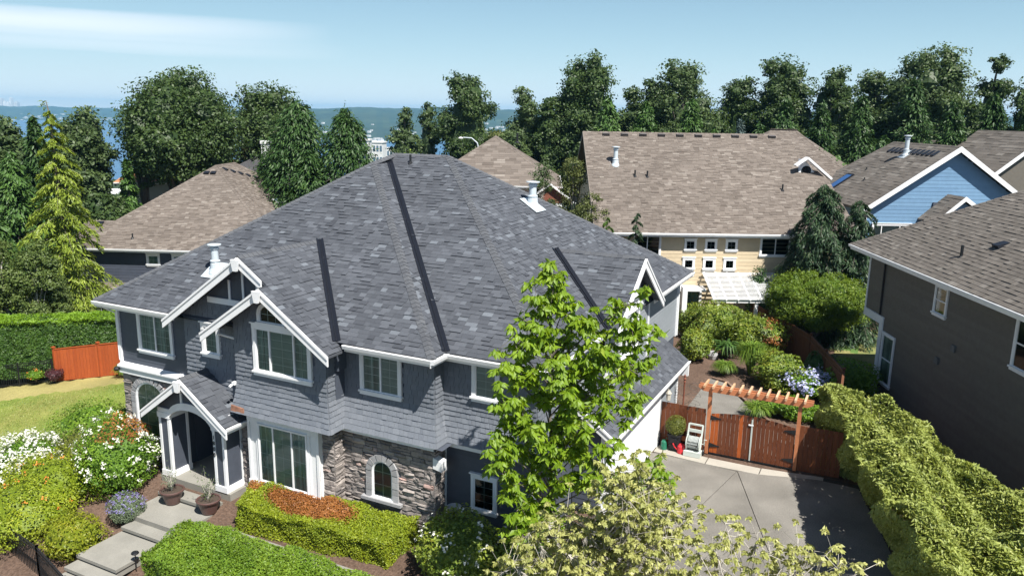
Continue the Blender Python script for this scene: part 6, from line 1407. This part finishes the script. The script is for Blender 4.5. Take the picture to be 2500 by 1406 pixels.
# ---- left garden
L_TURF=leafmat('turf_blade',(.12,.19,.03),(.24,.27,.06),(.32,.29,.10),trans=.2)
dry_=(GP_[:,0]<-36.5+(GP_[:,1]-22)*1.2)&(GP_[:,1]>20.2); GT_=np.clip(NR.normal(.42,.2,len(GP_))+.18*np.sin(GP_[:,0]*.9+GP_[:,1]*.35)+.15*np.sin(GP_[:,1]*2.3),0,1)
tf_=leaf_mesh('turf_grass',GP_[~dry_],np.tile(A(.3,-.5,.35),((~dry_).sum(),1)),.085,.35,GT_[~dry_],L_TURF,None,kind='stuff',dirs=np.tile(A(0,0,1.),((~dry_).sum(),1))); tf_['label']='mown grass blades on the left lawn'
hedge('clipped_hedge','tall clipped thuja hedge with bright top behind the red fence',[(-47.5,19.6),(-40.9,22.75),(-36.7,26.4),(-33.0,29.6),(-33.9,31.0),(-37.8,27.9),(-42.0,24.2),(-48.2,21.0)],-.9,2.15,L_LAUREL,300,dens=620,ls=.15,asp=.34,topmat=L_LAURTOP,topw=.30,rough=.10,topdens=900)
hedge('clipped_hedge','long distant yellow-green hedge behind the deodar',[(-62,30.5),(-45.5,45.5),(-46.6,46.8),(-63.2,31.7)],-2.6,1.3,L_LAUREL,301,dens=110,ls=.26,asp=.5,topmat=L_HEDGE,topw=.9,rough=.16)
for i,(a,b,z,h,r) in enumerate([(-42.9,26.6,-1.4,7.2,1.5),(-44.9,25.4,-1.6,7.9,1.6),(-43.9,27.6,-1.4,5.4,1.4),(-46.6,24.3,-1.7,7.6,1.6)]):
    tree_broad('loose_birch',['loose pale-twigged birch over the thuja hedge, beside the navy house','tallest loose birch over the thuja hedge','low birch nearest the navy house porch','loose birch at the left frame edge over the thuja hedge'][i],a,b,z,h,r,L_HBUSH,310+i,nleaf=7000,ls=.19,lobes=20,bark=M_PALEBARK,crown_lo=.05,tw=.35,solid=False)
S('round_shrub','rounded light green shrub on the lawn edge by the stone corner',-27.1,18.2,-.45,2.1,1.45,L_HEDGE2,320,n=5200,ls=.10,amp=.14)
S('round_shrub','dull olive shrub in front of the rounded light green one',-26.3,17.2,-.45,1.6,.95,L_OLIVE,321,n=2600,ls=.09,amp=.2)
S('flowering_shrub','big white-flowered shrub with scorched top beside the porch',-23.3,16.5,-.35,2.75,1.55,L_GREENB,322,n=7000,ls=.10,amp=.14,flowers=F_WHITE,nf=105,fs=.12,fzone=lambda Q:(Q[:,2]>.3)&(Q[:,1]<.5),patch=lambda P:(P[:,2]>2.15)&(P[:,0]>.05)&(P[:,1]>-.9))
S('flowering_shrub','white viburnum in full bloom at the lawn edge, left',-27.4,15.9,-.9,2.0,1.35,L_GREENB,323,n=4200,ls=.10,amp=.16,flowers=F_WHITE,nf=330,fs=.14,fzone=lambda Q:Q[:,2]>.45)
S('azalea','golden-green azalea with a few orange blooms, middle of the left bed',-24.6,14.9,-1.0,2.2,1.65,L_HEDGE,324,n=7000,ls=.09,amp=.2,flowers=F_ORANGE,nf=16,fs=.10,fzone=lambda Q:Q[:,2]>.6)
S('azalea','white-flecked green azalea between the viburnum and the golden one',-25.9,15.1,-1.0,2.1,1.2,L_HEDGE,325,n=4200,ls=.09,amp=.2,flowers=F_WHITE,nf=90,fs=.14,fzone=lambda Q:Q[:,0]<.2)
S('azalea','golden azalea with orange tips against the street fence',-24.3,13.75,-1.2,2.0,1.4,L_HEDGE,326,n=5600,ls=.09,amp=.22,flowers=F_ORANGE,nf=14,fs=.10,fzone=lambda Q:Q[:,2]>.5)
S('azalea','small yellow azalea next to the lowest path landing',-22.1,13.9,-1.1,1.6,.95,L_GOLD,327,n=3400,ls=.085,amp=.22)
S('lavender','round lavender clump with violet haze beside the steps',-21.7,15.5,-.45,.95,.62,L_LAV,328,n=3600,ls=.085,asp=.22,amp=.08,flowers=F_LAV,nf=110,fs=.06,fzone=lambda Q:(Q[:,2]>.55))
S('azalea','leafy green azalea at the left frame edge by the street fence',-26.2,14.1,-1.3,1.7,1.1,L_HEDGE,329,n=3600,ls=.09,amp=.22)
S('barberry','purple barberry ball in front of the red fence',-38.2,24.0,-.75,.55,.5,L_PURP,330,n=900,ls=.07,front=False)
grass_tuft('bright green daylily clump at the right end of the red fence',-34.9,25.6,-.55,.75,.7,L_GRASS,331,n=240,w=.05)
S('marigold_patch','yellow-orange flowers at the left end of the red fence',-39.2,23.6,-.8,.5,.45,L_GREENB,332,n=700,ls=.08,flowers=F_ORANGE,nf=14,fs=.08,front=False)
# ---- front hedges
hedge('clipped_hedge','low clipped hedge under the bay window with a scorched orange patch',[(-18.7,18.1),(-17.9,16.55),(-12.35,16.95),(-12.25,18.65),(-15.2,18.4)],-.25,.72,L_HEDGE,340,dens=1500,ls=.07,rough=.09,
      scorch=lambda P,u:((((P[:,0]+15.9)/1.75)**2+((P[:,1]-17.75)/.62)**2<1+.5*(u-.5))&(P[:,2]>.45))|((P[:,0]<-18.1)&(P[:,1]>17.6)&(P[:,2]>.5)&(u<.8)),topdens=2300)
hedge('clipped_hedge','front clipped hedge along the path, nearest the camera',[(-18.9,15.5),(-18.7,13.6),(-9.5,12.4),(-9.2,15.6),(-14.5,15.75)],-.75,.55,L_HEDGE2,341,dens=1300,ls=.075,rough=.11,topdens=1900,zf=lambda x,y:-.25*np.clip((15.2-y)/3,0,1))
hedge('viburnum_hedge','tall loose pale green hedge along the right side of the driveway',[(-2.0,30.6),(-1.0,28.4),(-.45,25.7),(.45,22.4),(2.0,18.3),(6.9,17.6),(5.2,21.4),(4.0,23.6),(1.7,27.7),(-.5,31.2)],0,3.0,L_PRIVET,342,dens=620,ls=.17,asp=.40,rough=.40,topdens=760,droop=.5,under=1.0)
rg=np.random.default_rng(77)
hv=[o for o in COL.objects if o.name.startswith('viburnum_hedge')][0]; sb=MB();P=[];N=[]
for i in range(46):
    x=rg.uniform(-1.5,6.0);y=rg.uniform(18.6,31)
    if not inpoly(x,y,[(-.9,30),(1.0,23),(2.6,18.6),(6.2,18.2),(3.7,23.4),(-.4,30.6)]): continue
    q=A(x-hv.location.x,y-hv.location.y,2.8); l=rg.uniform(.25,.75) if i<12 else rg.uniform(.15,.4); tip=q+A(rg.normal(0,.08),rg.normal(0,.08),l+.2); sb.tube([q,tip],[.012,.005],4); k=int(8+l*26); P.append(q+(tip-q)*rg.uniform(.3,1.05,(k,1))+rg.normal(0,.06,(k,3))); N.append(np.tile(A(0,0,1.),(k,1)))
sb.build('shoots',M_BARK,hv,kind='stuff'); P=np.concatenate(P);N=np.concatenate(N); leaf_mesh('shoot_leaves',P,N,.15,.4,rg.random(len(P)),L_PRIVET,hv,kind='stuff',rng=rg)
# white-flowered dark bush below the bird-bath corner
S('flowering_shrub','dark green bush with scattered white blooms at the front right corner of the house',-9.9,16.9,-.1,2.0,1.45,L_RHODO,343,n=7000,ls=.11,amp=.18,ry=1.1,flowers=F_WHITE,nf=30,fs=.14,fzone=lambda Q:(Q[:,1]<.3))
S('flowering_shrub','shaded dark green bush under the lime tree',-8.2,17.6,-.1,1.7,1.1,L_RHODO,344,n=4000,ls=.11,amp=.18,flowers=F_WHITE,nf=14,fs=.14)
# ---- the lime-green tree in front of the garage, large leaves on open limbs
TIPS_MAIN=[(-7.35,16.98,9.35),(-7.28,17.01,8.95),(-7.53,16.57,8.66),(-7.12,17.40,8.43),(-7.74,16.25,8.24),(-6.67,17.36,8.18),(-7.87,15.97,7.84),(-7.33,16.66,7.79),(-7.13,17.61,7.48),(-6.52,17.85,7.99),(-5.44,18.41,8.66),(-5.46,18.20,7.99),(-5.23,18.58,7.77),(-5.88,18.07,7.54),(-7.90,15.84,7.21),(-7.59,16.32,7.02),(-6.98,16.16,7.27),(-6.74,17.12,7.03),(-6.03,17.17,7.44),(-5.48,17.77,6.94),(-5.26,18.47,6.99),(-8.07,15.64,6.47),(-7.67,16.06,6.25),(-7.34,16.77,6.29),(-6.59,16.53,6.50),(-6.36,17.59,6.37),(-5.51,17.45,6.40),(-5.25,18.26,6.13),(-7.97,15.91,5.72),(-7.31,16.01,5.71),(-6.91,16.84,5.60),(-6.17,16.48,5.77),(-7.99,15.46,5.31),(-8.04,15.43,4.73),(-7.64,16.30,4.89),(-6.84,16.22,5.04),(-6.44,16.81,5.06),(-5.49,16.51,5.27),(-7.77,15.68,4.09),(-7.40,16.30,4.23),(-6.55,16.34,4.36),(-4.78,17.97,4.56),(-4.50,18.25,4.06),(-7.59,15.55,3.55),(-6.97,16.38,3.53),(-4.67,17.90,3.95),(-5.74,16.43,4.62),(-7.35,15.66,2.95),(-7.16,16.08,3.23),(-5.75,17.27,7.35),(-6.54,17.73,6.78),(-6.82,17.30,5.67)]
TIPS_V1=[(-4.05,14.00,6.22),(-4.29,13.71,6.12),(-3.87,14.32,5.78),(-4.53,13.72,5.80),(-4.09,13.71,5.64),(-3.76,14.36,5.24),(-5.15,14.80,4.78),(-4.74,14.74,4.53),(-4.13,14.86,4.43),(-4.99,13.67,4.80),(-4.75,14.29,4.17),(-4.05,14.07,4.30),(-3.48,14.05,4.83),(-3.27,13.99,4.38),(-4.41,13.86,3.94),(-4.06,15.15,3.22),(-5.56,14.50,3.84),(-4.54,14.81,4.73),(-3.96,14.97,3.94),(-4.80,13.69,4.10),(-4.17,14.09,4.72),(-5.43,14.20,3.44),(-3.57,14.95,5.01),(-3.28,15.22,4.82),(-3.43,15.23,4.34),(-3.48,13.91,4.14)]
TIPS_V1L=[(-6.00,13.89,4.61),(-5.63,14.12,4.74),(-6.26,13.64,4.38),(-6.47,13.10,3.99),(-6.16,13.64,3.88),(-5.51,13.42,4.42),(-6.70,14.00,3.13),(-6.01,14.22,3.21),(-5.21,14.13,3.45),(-5.30,13.78,4.57),(-6.98,13.83,3.24)]
TIPS_V2=[(-2.45,14.84,5.03),(-2.26,15.28,4.72),(-1.86,15.29,4.73),(-2.65,14.72,4.72),(-3.01,14.53,4.63),(-1.42,15.01,4.81),(-1.02,14.83,4.93),(-1.50,14.43,4.88),(-0.43,14.69,5.08),(-0.21,15.35,4.53),(0.19,14.35,5.04),(-1.82,14.24,4.49),(-2.48,14.91,4.11),(-1.32,14.60,4.35),(-0.93,14.97,4.53),(-0.72,14.90,4.85),(-2.87,14.46,4.06),(-1.18,15.55,3.99)]
def fan_tree(name,label,base,tips,m,bark,seed,leaf,asp,clusters,per,spread,r0,trunk_top,single=0,droop=.45,twig=.010,cat='tree'):
    rng=np.random.default_rng(seed); t=thing(name,label,cat,base,world=True); base=A(*base); tb=MB(); top=A(*trunk_top)
    tp=[base+(top-base)*s+A(rng.normal(0,.05),rng.normal(0,.05),0)*(s>0) for s in np.linspace(0,1,7)]; tb.tube(tp,[r0*(1-.8*s) for s in np.linspace(0,1,7)],8)
    P=[];N=[];D=[];T=[]
    for q in tips:
        q=A(*q); hh=np.linalg.norm(q[:2]-base[:2]); zs=min(max(base[2]+.25*(top[2]-base[2]),q[2]-.9-.45*hh),top[2]-.1); s=along(tp,(zs-base[2])/(top[2]-base[2])); mid=s*.45+q*.55+A(rng.normal(0,.08),rng.normal(0,.08),-.05+.1*rng.random())
        tb.tube([s,mid,q],[.028*r0/.09,.016*r0/.09,.006],5); tone0=rng.normal(0,.10)
        for c in range(clusters):
            f=rng.uniform(.5,1.0)**.7 if c>1 else 1.0; cc=(mid*(1-f)*2+q*(2*f-1) if f>.5 else s*(1-2*f)+mid*2*f)+rng.normal(0,1,3)*spread*(1 if c else .3)
            tb.tube([mid*(1-f)+q*f,cc],[twig,twig*.4],3,cap=False)
            n_=per+rng.integers(-2,3); ph=rng.uniform(0,6.28)+np.arange(n_)*2.4; el=rng.uniform(-.35,.55,n_)
            d=np.stack([np.cos(ph)*np.cos(el),np.sin(ph)*np.cos(el),np.sin(el)],1); P.append(cc+d*leaf*.55); D.append(d+A(0,0,-.25)); N.append(np.tile(A(0,0,1.),(n_,1))+d*.45+rng.normal(0,.25,(n_,3))); T.append(np.clip(rng.normal(.42,.2,n_)+tone0,0,1))
    tb.build('trunk',bark,t); P=np.concatenate(P);N=np.concatenate(N);D=np.concatenate(D);T=np.concatenate(T);N/=np.linalg.norm(N,axis=1)[:,None]
    if single:
        px=[ (lambda w:(w[2] if w else 99))(to_px(p)) for p in P]; idx=np.argsort(px)[:single]; rest=np.ones(len(P),bool); rest[idx]=False
        protos=[]
        for k in range(6):
            w=leaf*asp*rng.uniform(.9,1.1); l=leaf*rng.uniform(.9,1.15); dz=-l*droop*rng.uniform(.5,1)
            V=[(-.45*l,0,0),(-.1*l,w*.42,-.02),(.2*l,w*.46,dz*.25-.02),(.56*l,0,dz),(.2*l,-w*.46,dz*.25-.02),(-.1*l,-w*.42,-.02),(.05*l,0,.01)]
            protos.append(mesh_raw('leaf',V,[(0,6,1),(1,6,2),(2,6,3),(3,6,4),(4,6,5),(5,6,0)],[.15+.12*k]*6)); protos[-1].materials.append(m)
        for i in idx:
            n_=unit(N[i]); d=unit(D[i]-n_*(D[i]@n_)); s_=np.cross(n_,d); o=link(protos[int(T[i]*5.99)],'leaf',None,t); M4=Matrix([[d[0],s_[0],n_[0],P[i][0]],[d[1],s_[1],n_[1],P[i][1]],[d[2],s_[2],n_[2],P[i][2]],[0,0,0,1]]); o.matrix_basis=M4
        P,N,D,T=P[rest],N[rest],D[rest],T[rest]
    leaf_mesh('crown',P,N,leaf,asp,T,m,t,rng=rng,dirs=D,droop=droop); return t
fan_tree('broadleaf_tree','bright lime-green young tree with big leaves in front of the garage',(-7.1,17.15,0),TIPS_MAIN,L_LIME,M_BARK,400,.22,.50,15,12,.17,.085,(-7.45,17.25,8.7),single=300)
fan_tree('dogwood_tree','pale variegated dogwood nearest the camera, at the bottom of the frame',(-4.6,13.5,0),TIPS_V1+TIPS_V1L,L_VARIEG,M_PALEBARK,401,.10,.58,36,16,.26,.07,(-4.7,14.0,4.6),twig=.006)
fan_tree('dogwood_tree','sparse twiggy variegated dogwood over the driveway, right of the pale one',(-1.5,13.6,0),TIPS_V2,L_VARIEG,M_PALEBARK,402,.10,.58,14,14,.22,.06,(-1.5,14.1,3.6),twig=.007)
# ---------------------------------------------------------------- small things
def pot(label,x,y,z,seed,plabel,tall):
    t=thing('plant_pot',label,'pot',(x,y,z)); MB().lathe([(.0,.0),(.20,.0),(.24,.03),(.33,.36),(.35,.44),(.40,.45),(.41,.50),(.38,.52),(.35,.50),(.34,.45),(.0,.44)],(0,0,0),22).build('pot',M_POT,t,smooth=False)
    MB().lathe([(0,.475),(.2,.472),(.35,.462)],(0,0,0),14).build('soil',M_SOIL,t)
    rng=np.random.default_rng(seed); p=thing('potted_plant',plabel,'plant',(x,y,z+.46)); sb=MB();P=[];N=[]
    for i in range(16):
        ph=rng.uniform(0,6.28); h=rng.uniform(.3,tall); r=rng.uniform(.08,.42); q=A(math.cos(ph)*r,math.sin(ph)*r,h); sb.tube([(0,0,0),tuple(q*.5+A(0,0,.08)),tuple(q)],[.010,.007,.003],4)
        k=rng.integers(10,26); P.append(q*rng.uniform(.4,1.05,(k,1))+rng.normal(0,.05,(k,3))); N.append(np.tile(A(0,0,1.),(k,1)))
    sb.build('stems',M_PALEBARK,p,kind='stuff'); leaf_mesh('foliage',np.concatenate(P),np.concatenate(N),.065,.4,rng.random(len(np.concatenate(P))),L_LAV if seed%2 else L_ALDER,p,rng=rng)
pot('round brown glazed pot on the landing, left of the steps',-21.15,16.85,-.15,501,'straggly grey-green plant in the left brown pot',.85)
pot('round brown glazed pot on the landing, right of the steps and next to the hedge',-19.55,16.95,-.15,502,'taller leafy green plant in the right brown pot',1.15)
def path_light(label,x,y,z):
    t=thing('path_light',label,'garden light',(x,y,z)); MB().tube([(0,0,-.1),(0,0,.40)],.016,8).build('stem',M_BLACK,t); MB().lathe([(.11,.40),(.12,.415),(.10,.45),(.02,.47),(0,.47)],(0,0,0),12).build('hood',M_BLACK,t); MB().lathe([(.05,.36),(.05,.41)],(0,0,0),10).build('lens',M_CURT,t)
path_light('black path light at the right edge of the lower landing',-19.68,14.18,-.62); path_light('black path light half hidden by the yellow azalea, left of the landing',-21.80,14.5,-.78)
# ornamental tall planter with clipped ball
t=thing('tall_planter','tall black panelled planter at the garage corner','planter',(-7.0,29.1,0))
b=MB(); b.add([(-.17,-.17,0),(.17,-.17,0),(.17,.17,0),(-.17,.17,0),(-.24,-.24,.66),(.24,-.24,.66),(.24,.24,.66),(-.24,.24,.66)],[(0,3,2,1),(0,1,5,4),(1,2,6,5),(2,3,7,6),(3,0,4,7)]); b.box((-.27,-.27,.66),(.27,.27,.72)); b.box((-.2,-.2,0),(.2,.2,.05)); b.build('planter_body',M_PLANTER,t)
b=MB()
for z in (.10,.38): b.prism([(-.12,-.19-(z/.66)*.07,z),(.12,-.19-(z/.66)*.07,z),(.13,-.19-((z+.2)/.66)*.07,z+.2),(-.13,-.19-((z+.2)/.66)*.07,z+.2)],(0,-.012,0))
b.build('raised_panel',M_PLANTER,t,kind='stuff'); MB().box((-.24,-.24,.64),(.24,.24,.69)).build('soil',M_SOIL,t)
shrub('topiary_ball','clipped round boxwood ball in the tall black planter','x' and -7.0,29.1,.62,.84,.41,L_OLIVE,510,n=3200,ls=.05,amp=.08,cat='plant',front=False)
# watering cans
def can(label,x,y,m_,r=.14,h=.30,rz=0):
    t=thing('watering_can',label,'watering can',(x,y,0),rz); MB().lathe([(0,0),(r,0),(r*1.05,.04),(r*.95,h*.8),(r*.6,h),(r*.35,h),(0,h*.97)],(0,0,0),16).build('can_body',m_,t,smooth=False)
    MB().tube([(r*.7,0,.08),(r*1.7,0,h*.7),(r*2.0,0,h*1.05)],[.028,.02,.03],8).build('spout',m_,t); MB().tube([(-r*.6,0,h*.95),(-r*1.2,0,h*.9),(-r*1.45,0,h*.5),(-r*.98,0,h*.2)],.018,8).build('handle',m_,t)
can('red plastic watering can between the black planter and the hose cart',-6.68,28.93,M_RED,.17,.36,R(200)); can('dark green watering can against the garage corner',-7.40,28.95,M_GREENP,.12,.40,R(80))
# hose reel cart
t=thing('hose_reel_cart','pale grey hose reel cart leaning against the cedar fence','hose reel',(-6.22,28.98,0),0)
b=MB()
for x in (-.27,.27): b.beam((x,-.12,.12),(x,.24,1.20),.06,.06)
b.beam((-.27,.24,1.18),(.27,.24,1.18),.06,.06); b.beam((-.27,.16,.95),(.27,.16,.95),.05,.12); b.build('frame',M_PLASTIC,t)
MB().box((-.33,-.28,.02),(.33,.10,.22)).build('base_tray',M_PLASTIC,t)
b=MB(); rg=np.random.default_rng(3)
for k in range(9):
    x=-.20+.05*k; pts=[(x+.02*math.sin(a),.0+.215*math.cos(a),.52+.235*math.sin(a)) for a in np.linspace(0,2*math.pi,15)]; b.tube(pts,.022,6,rg.random(),cap=False)
b.build('hose',M_HOSE,t); b=MB()
for x in (-.25,.25): 
    o=MB().lathe([(.0,-.015),(.29,-.015),(.29,.015),(0,.015)],(0,0,0),18).build('reel_flange',M_PLASTIC,t); o.rotation_euler=(0,R(90),0); o.location=(x,0,.52)
MB().tube([(.27,0,.52),(.40,0,.52),(.40,-.02,.72),(.50,-.02,.72)],.018,6).build('crank_handle',M_PLASTIC,t)
for x in (-.36,.36):
    o=MB().lathe([(0,-.03),(.12,-.03),(.13,0),(.12,.03),(0,.03)],(0,0,0),14).build('wheel',M_BLACK,t); o.rotation_euler=(0,R(90),0); o.location=(x,.14,.13)
# rusted iron trellis post with curls behind the fence
t=thing('garden_trellis','rusted iron trellis post with thin scrolls behind the garage fence','trellis',(-7.35,31.6,0))
MB().tube([(0,0,0),(0,0,2.05)],.035,8).build('post',M_RUSTMETAL,t); MB().lathe([(0,2.0),(.06,2.03),(.03,2.1),(.07,2.16),(.02,2.24),(.05,2.3),(0,2.38)],(0,0,0),10).build('finial',M_RUSTMETAL,t)
for s_ in (-1,1):
    for k in range(3):
        b=MB(); c=A(s_*.42,0,1.1+.38*k); b.tube([tuple(c+A(math.cos(a)*s_*(.30-.03*a),0,math.sin(a)*(.22-.022*a))) for a in np.linspace(0,6.5,22)],.008,4); b.tube([(0,0,1.0+.4*k),(s_*.2,0,1.15+.38*k),tuple(c+A(.30*s_,0,0))],.008,4); b.build('scroll',M_IRON,t)
# stone block in the bed, bird bath bowl in the dark bush
t=MB().lathe([(0,0),(.26,.02),(.30,.22),(.22,.42),(0,.46)],(0,0,0),9).build('garden_rock',M_CAST); t.location=(-8.35,42.2,-.05); tag(t,'pale rock beside the sword fern','rock')
t=thing('bird_bath','small white bird bath sunk among the dark bush leaves','bird bath',(-10.85,18.3,0)); MB().lathe([(.14,0),(.12,.05),(.05,.12),(.05,1.45),(.10,1.52),(.22,1.60),(.23,1.63),(.19,1.62),(.0,1.57)],(0,0,0),16).build('bath_bowl',M_CAST,t)
# ---------------------------------------------------------------- air
HB=MB().box((-9900,-2600,-104),(9900,10900,128)); M=bpy.data.materials.new('haze'); M.use_nodes=True; nt=M.node_tree; nt.nodes.clear()
o_=nt.nodes.new('ShaderNodeOutputMaterial'); pv=nt.nodes.new('ShaderNodeVolumePrincipled'); pv.inputs['Color'].default_value=(.27,.60,.92,1); pv.inputs['Density'].default_value=1.0e-4; pv.inputs['Anisotropy'].default_value=0.0
nt.links.new(pv.outputs[0],o_.inputs['Volume']); hz_o=HB.build('haze',M,None,kind='stuff')
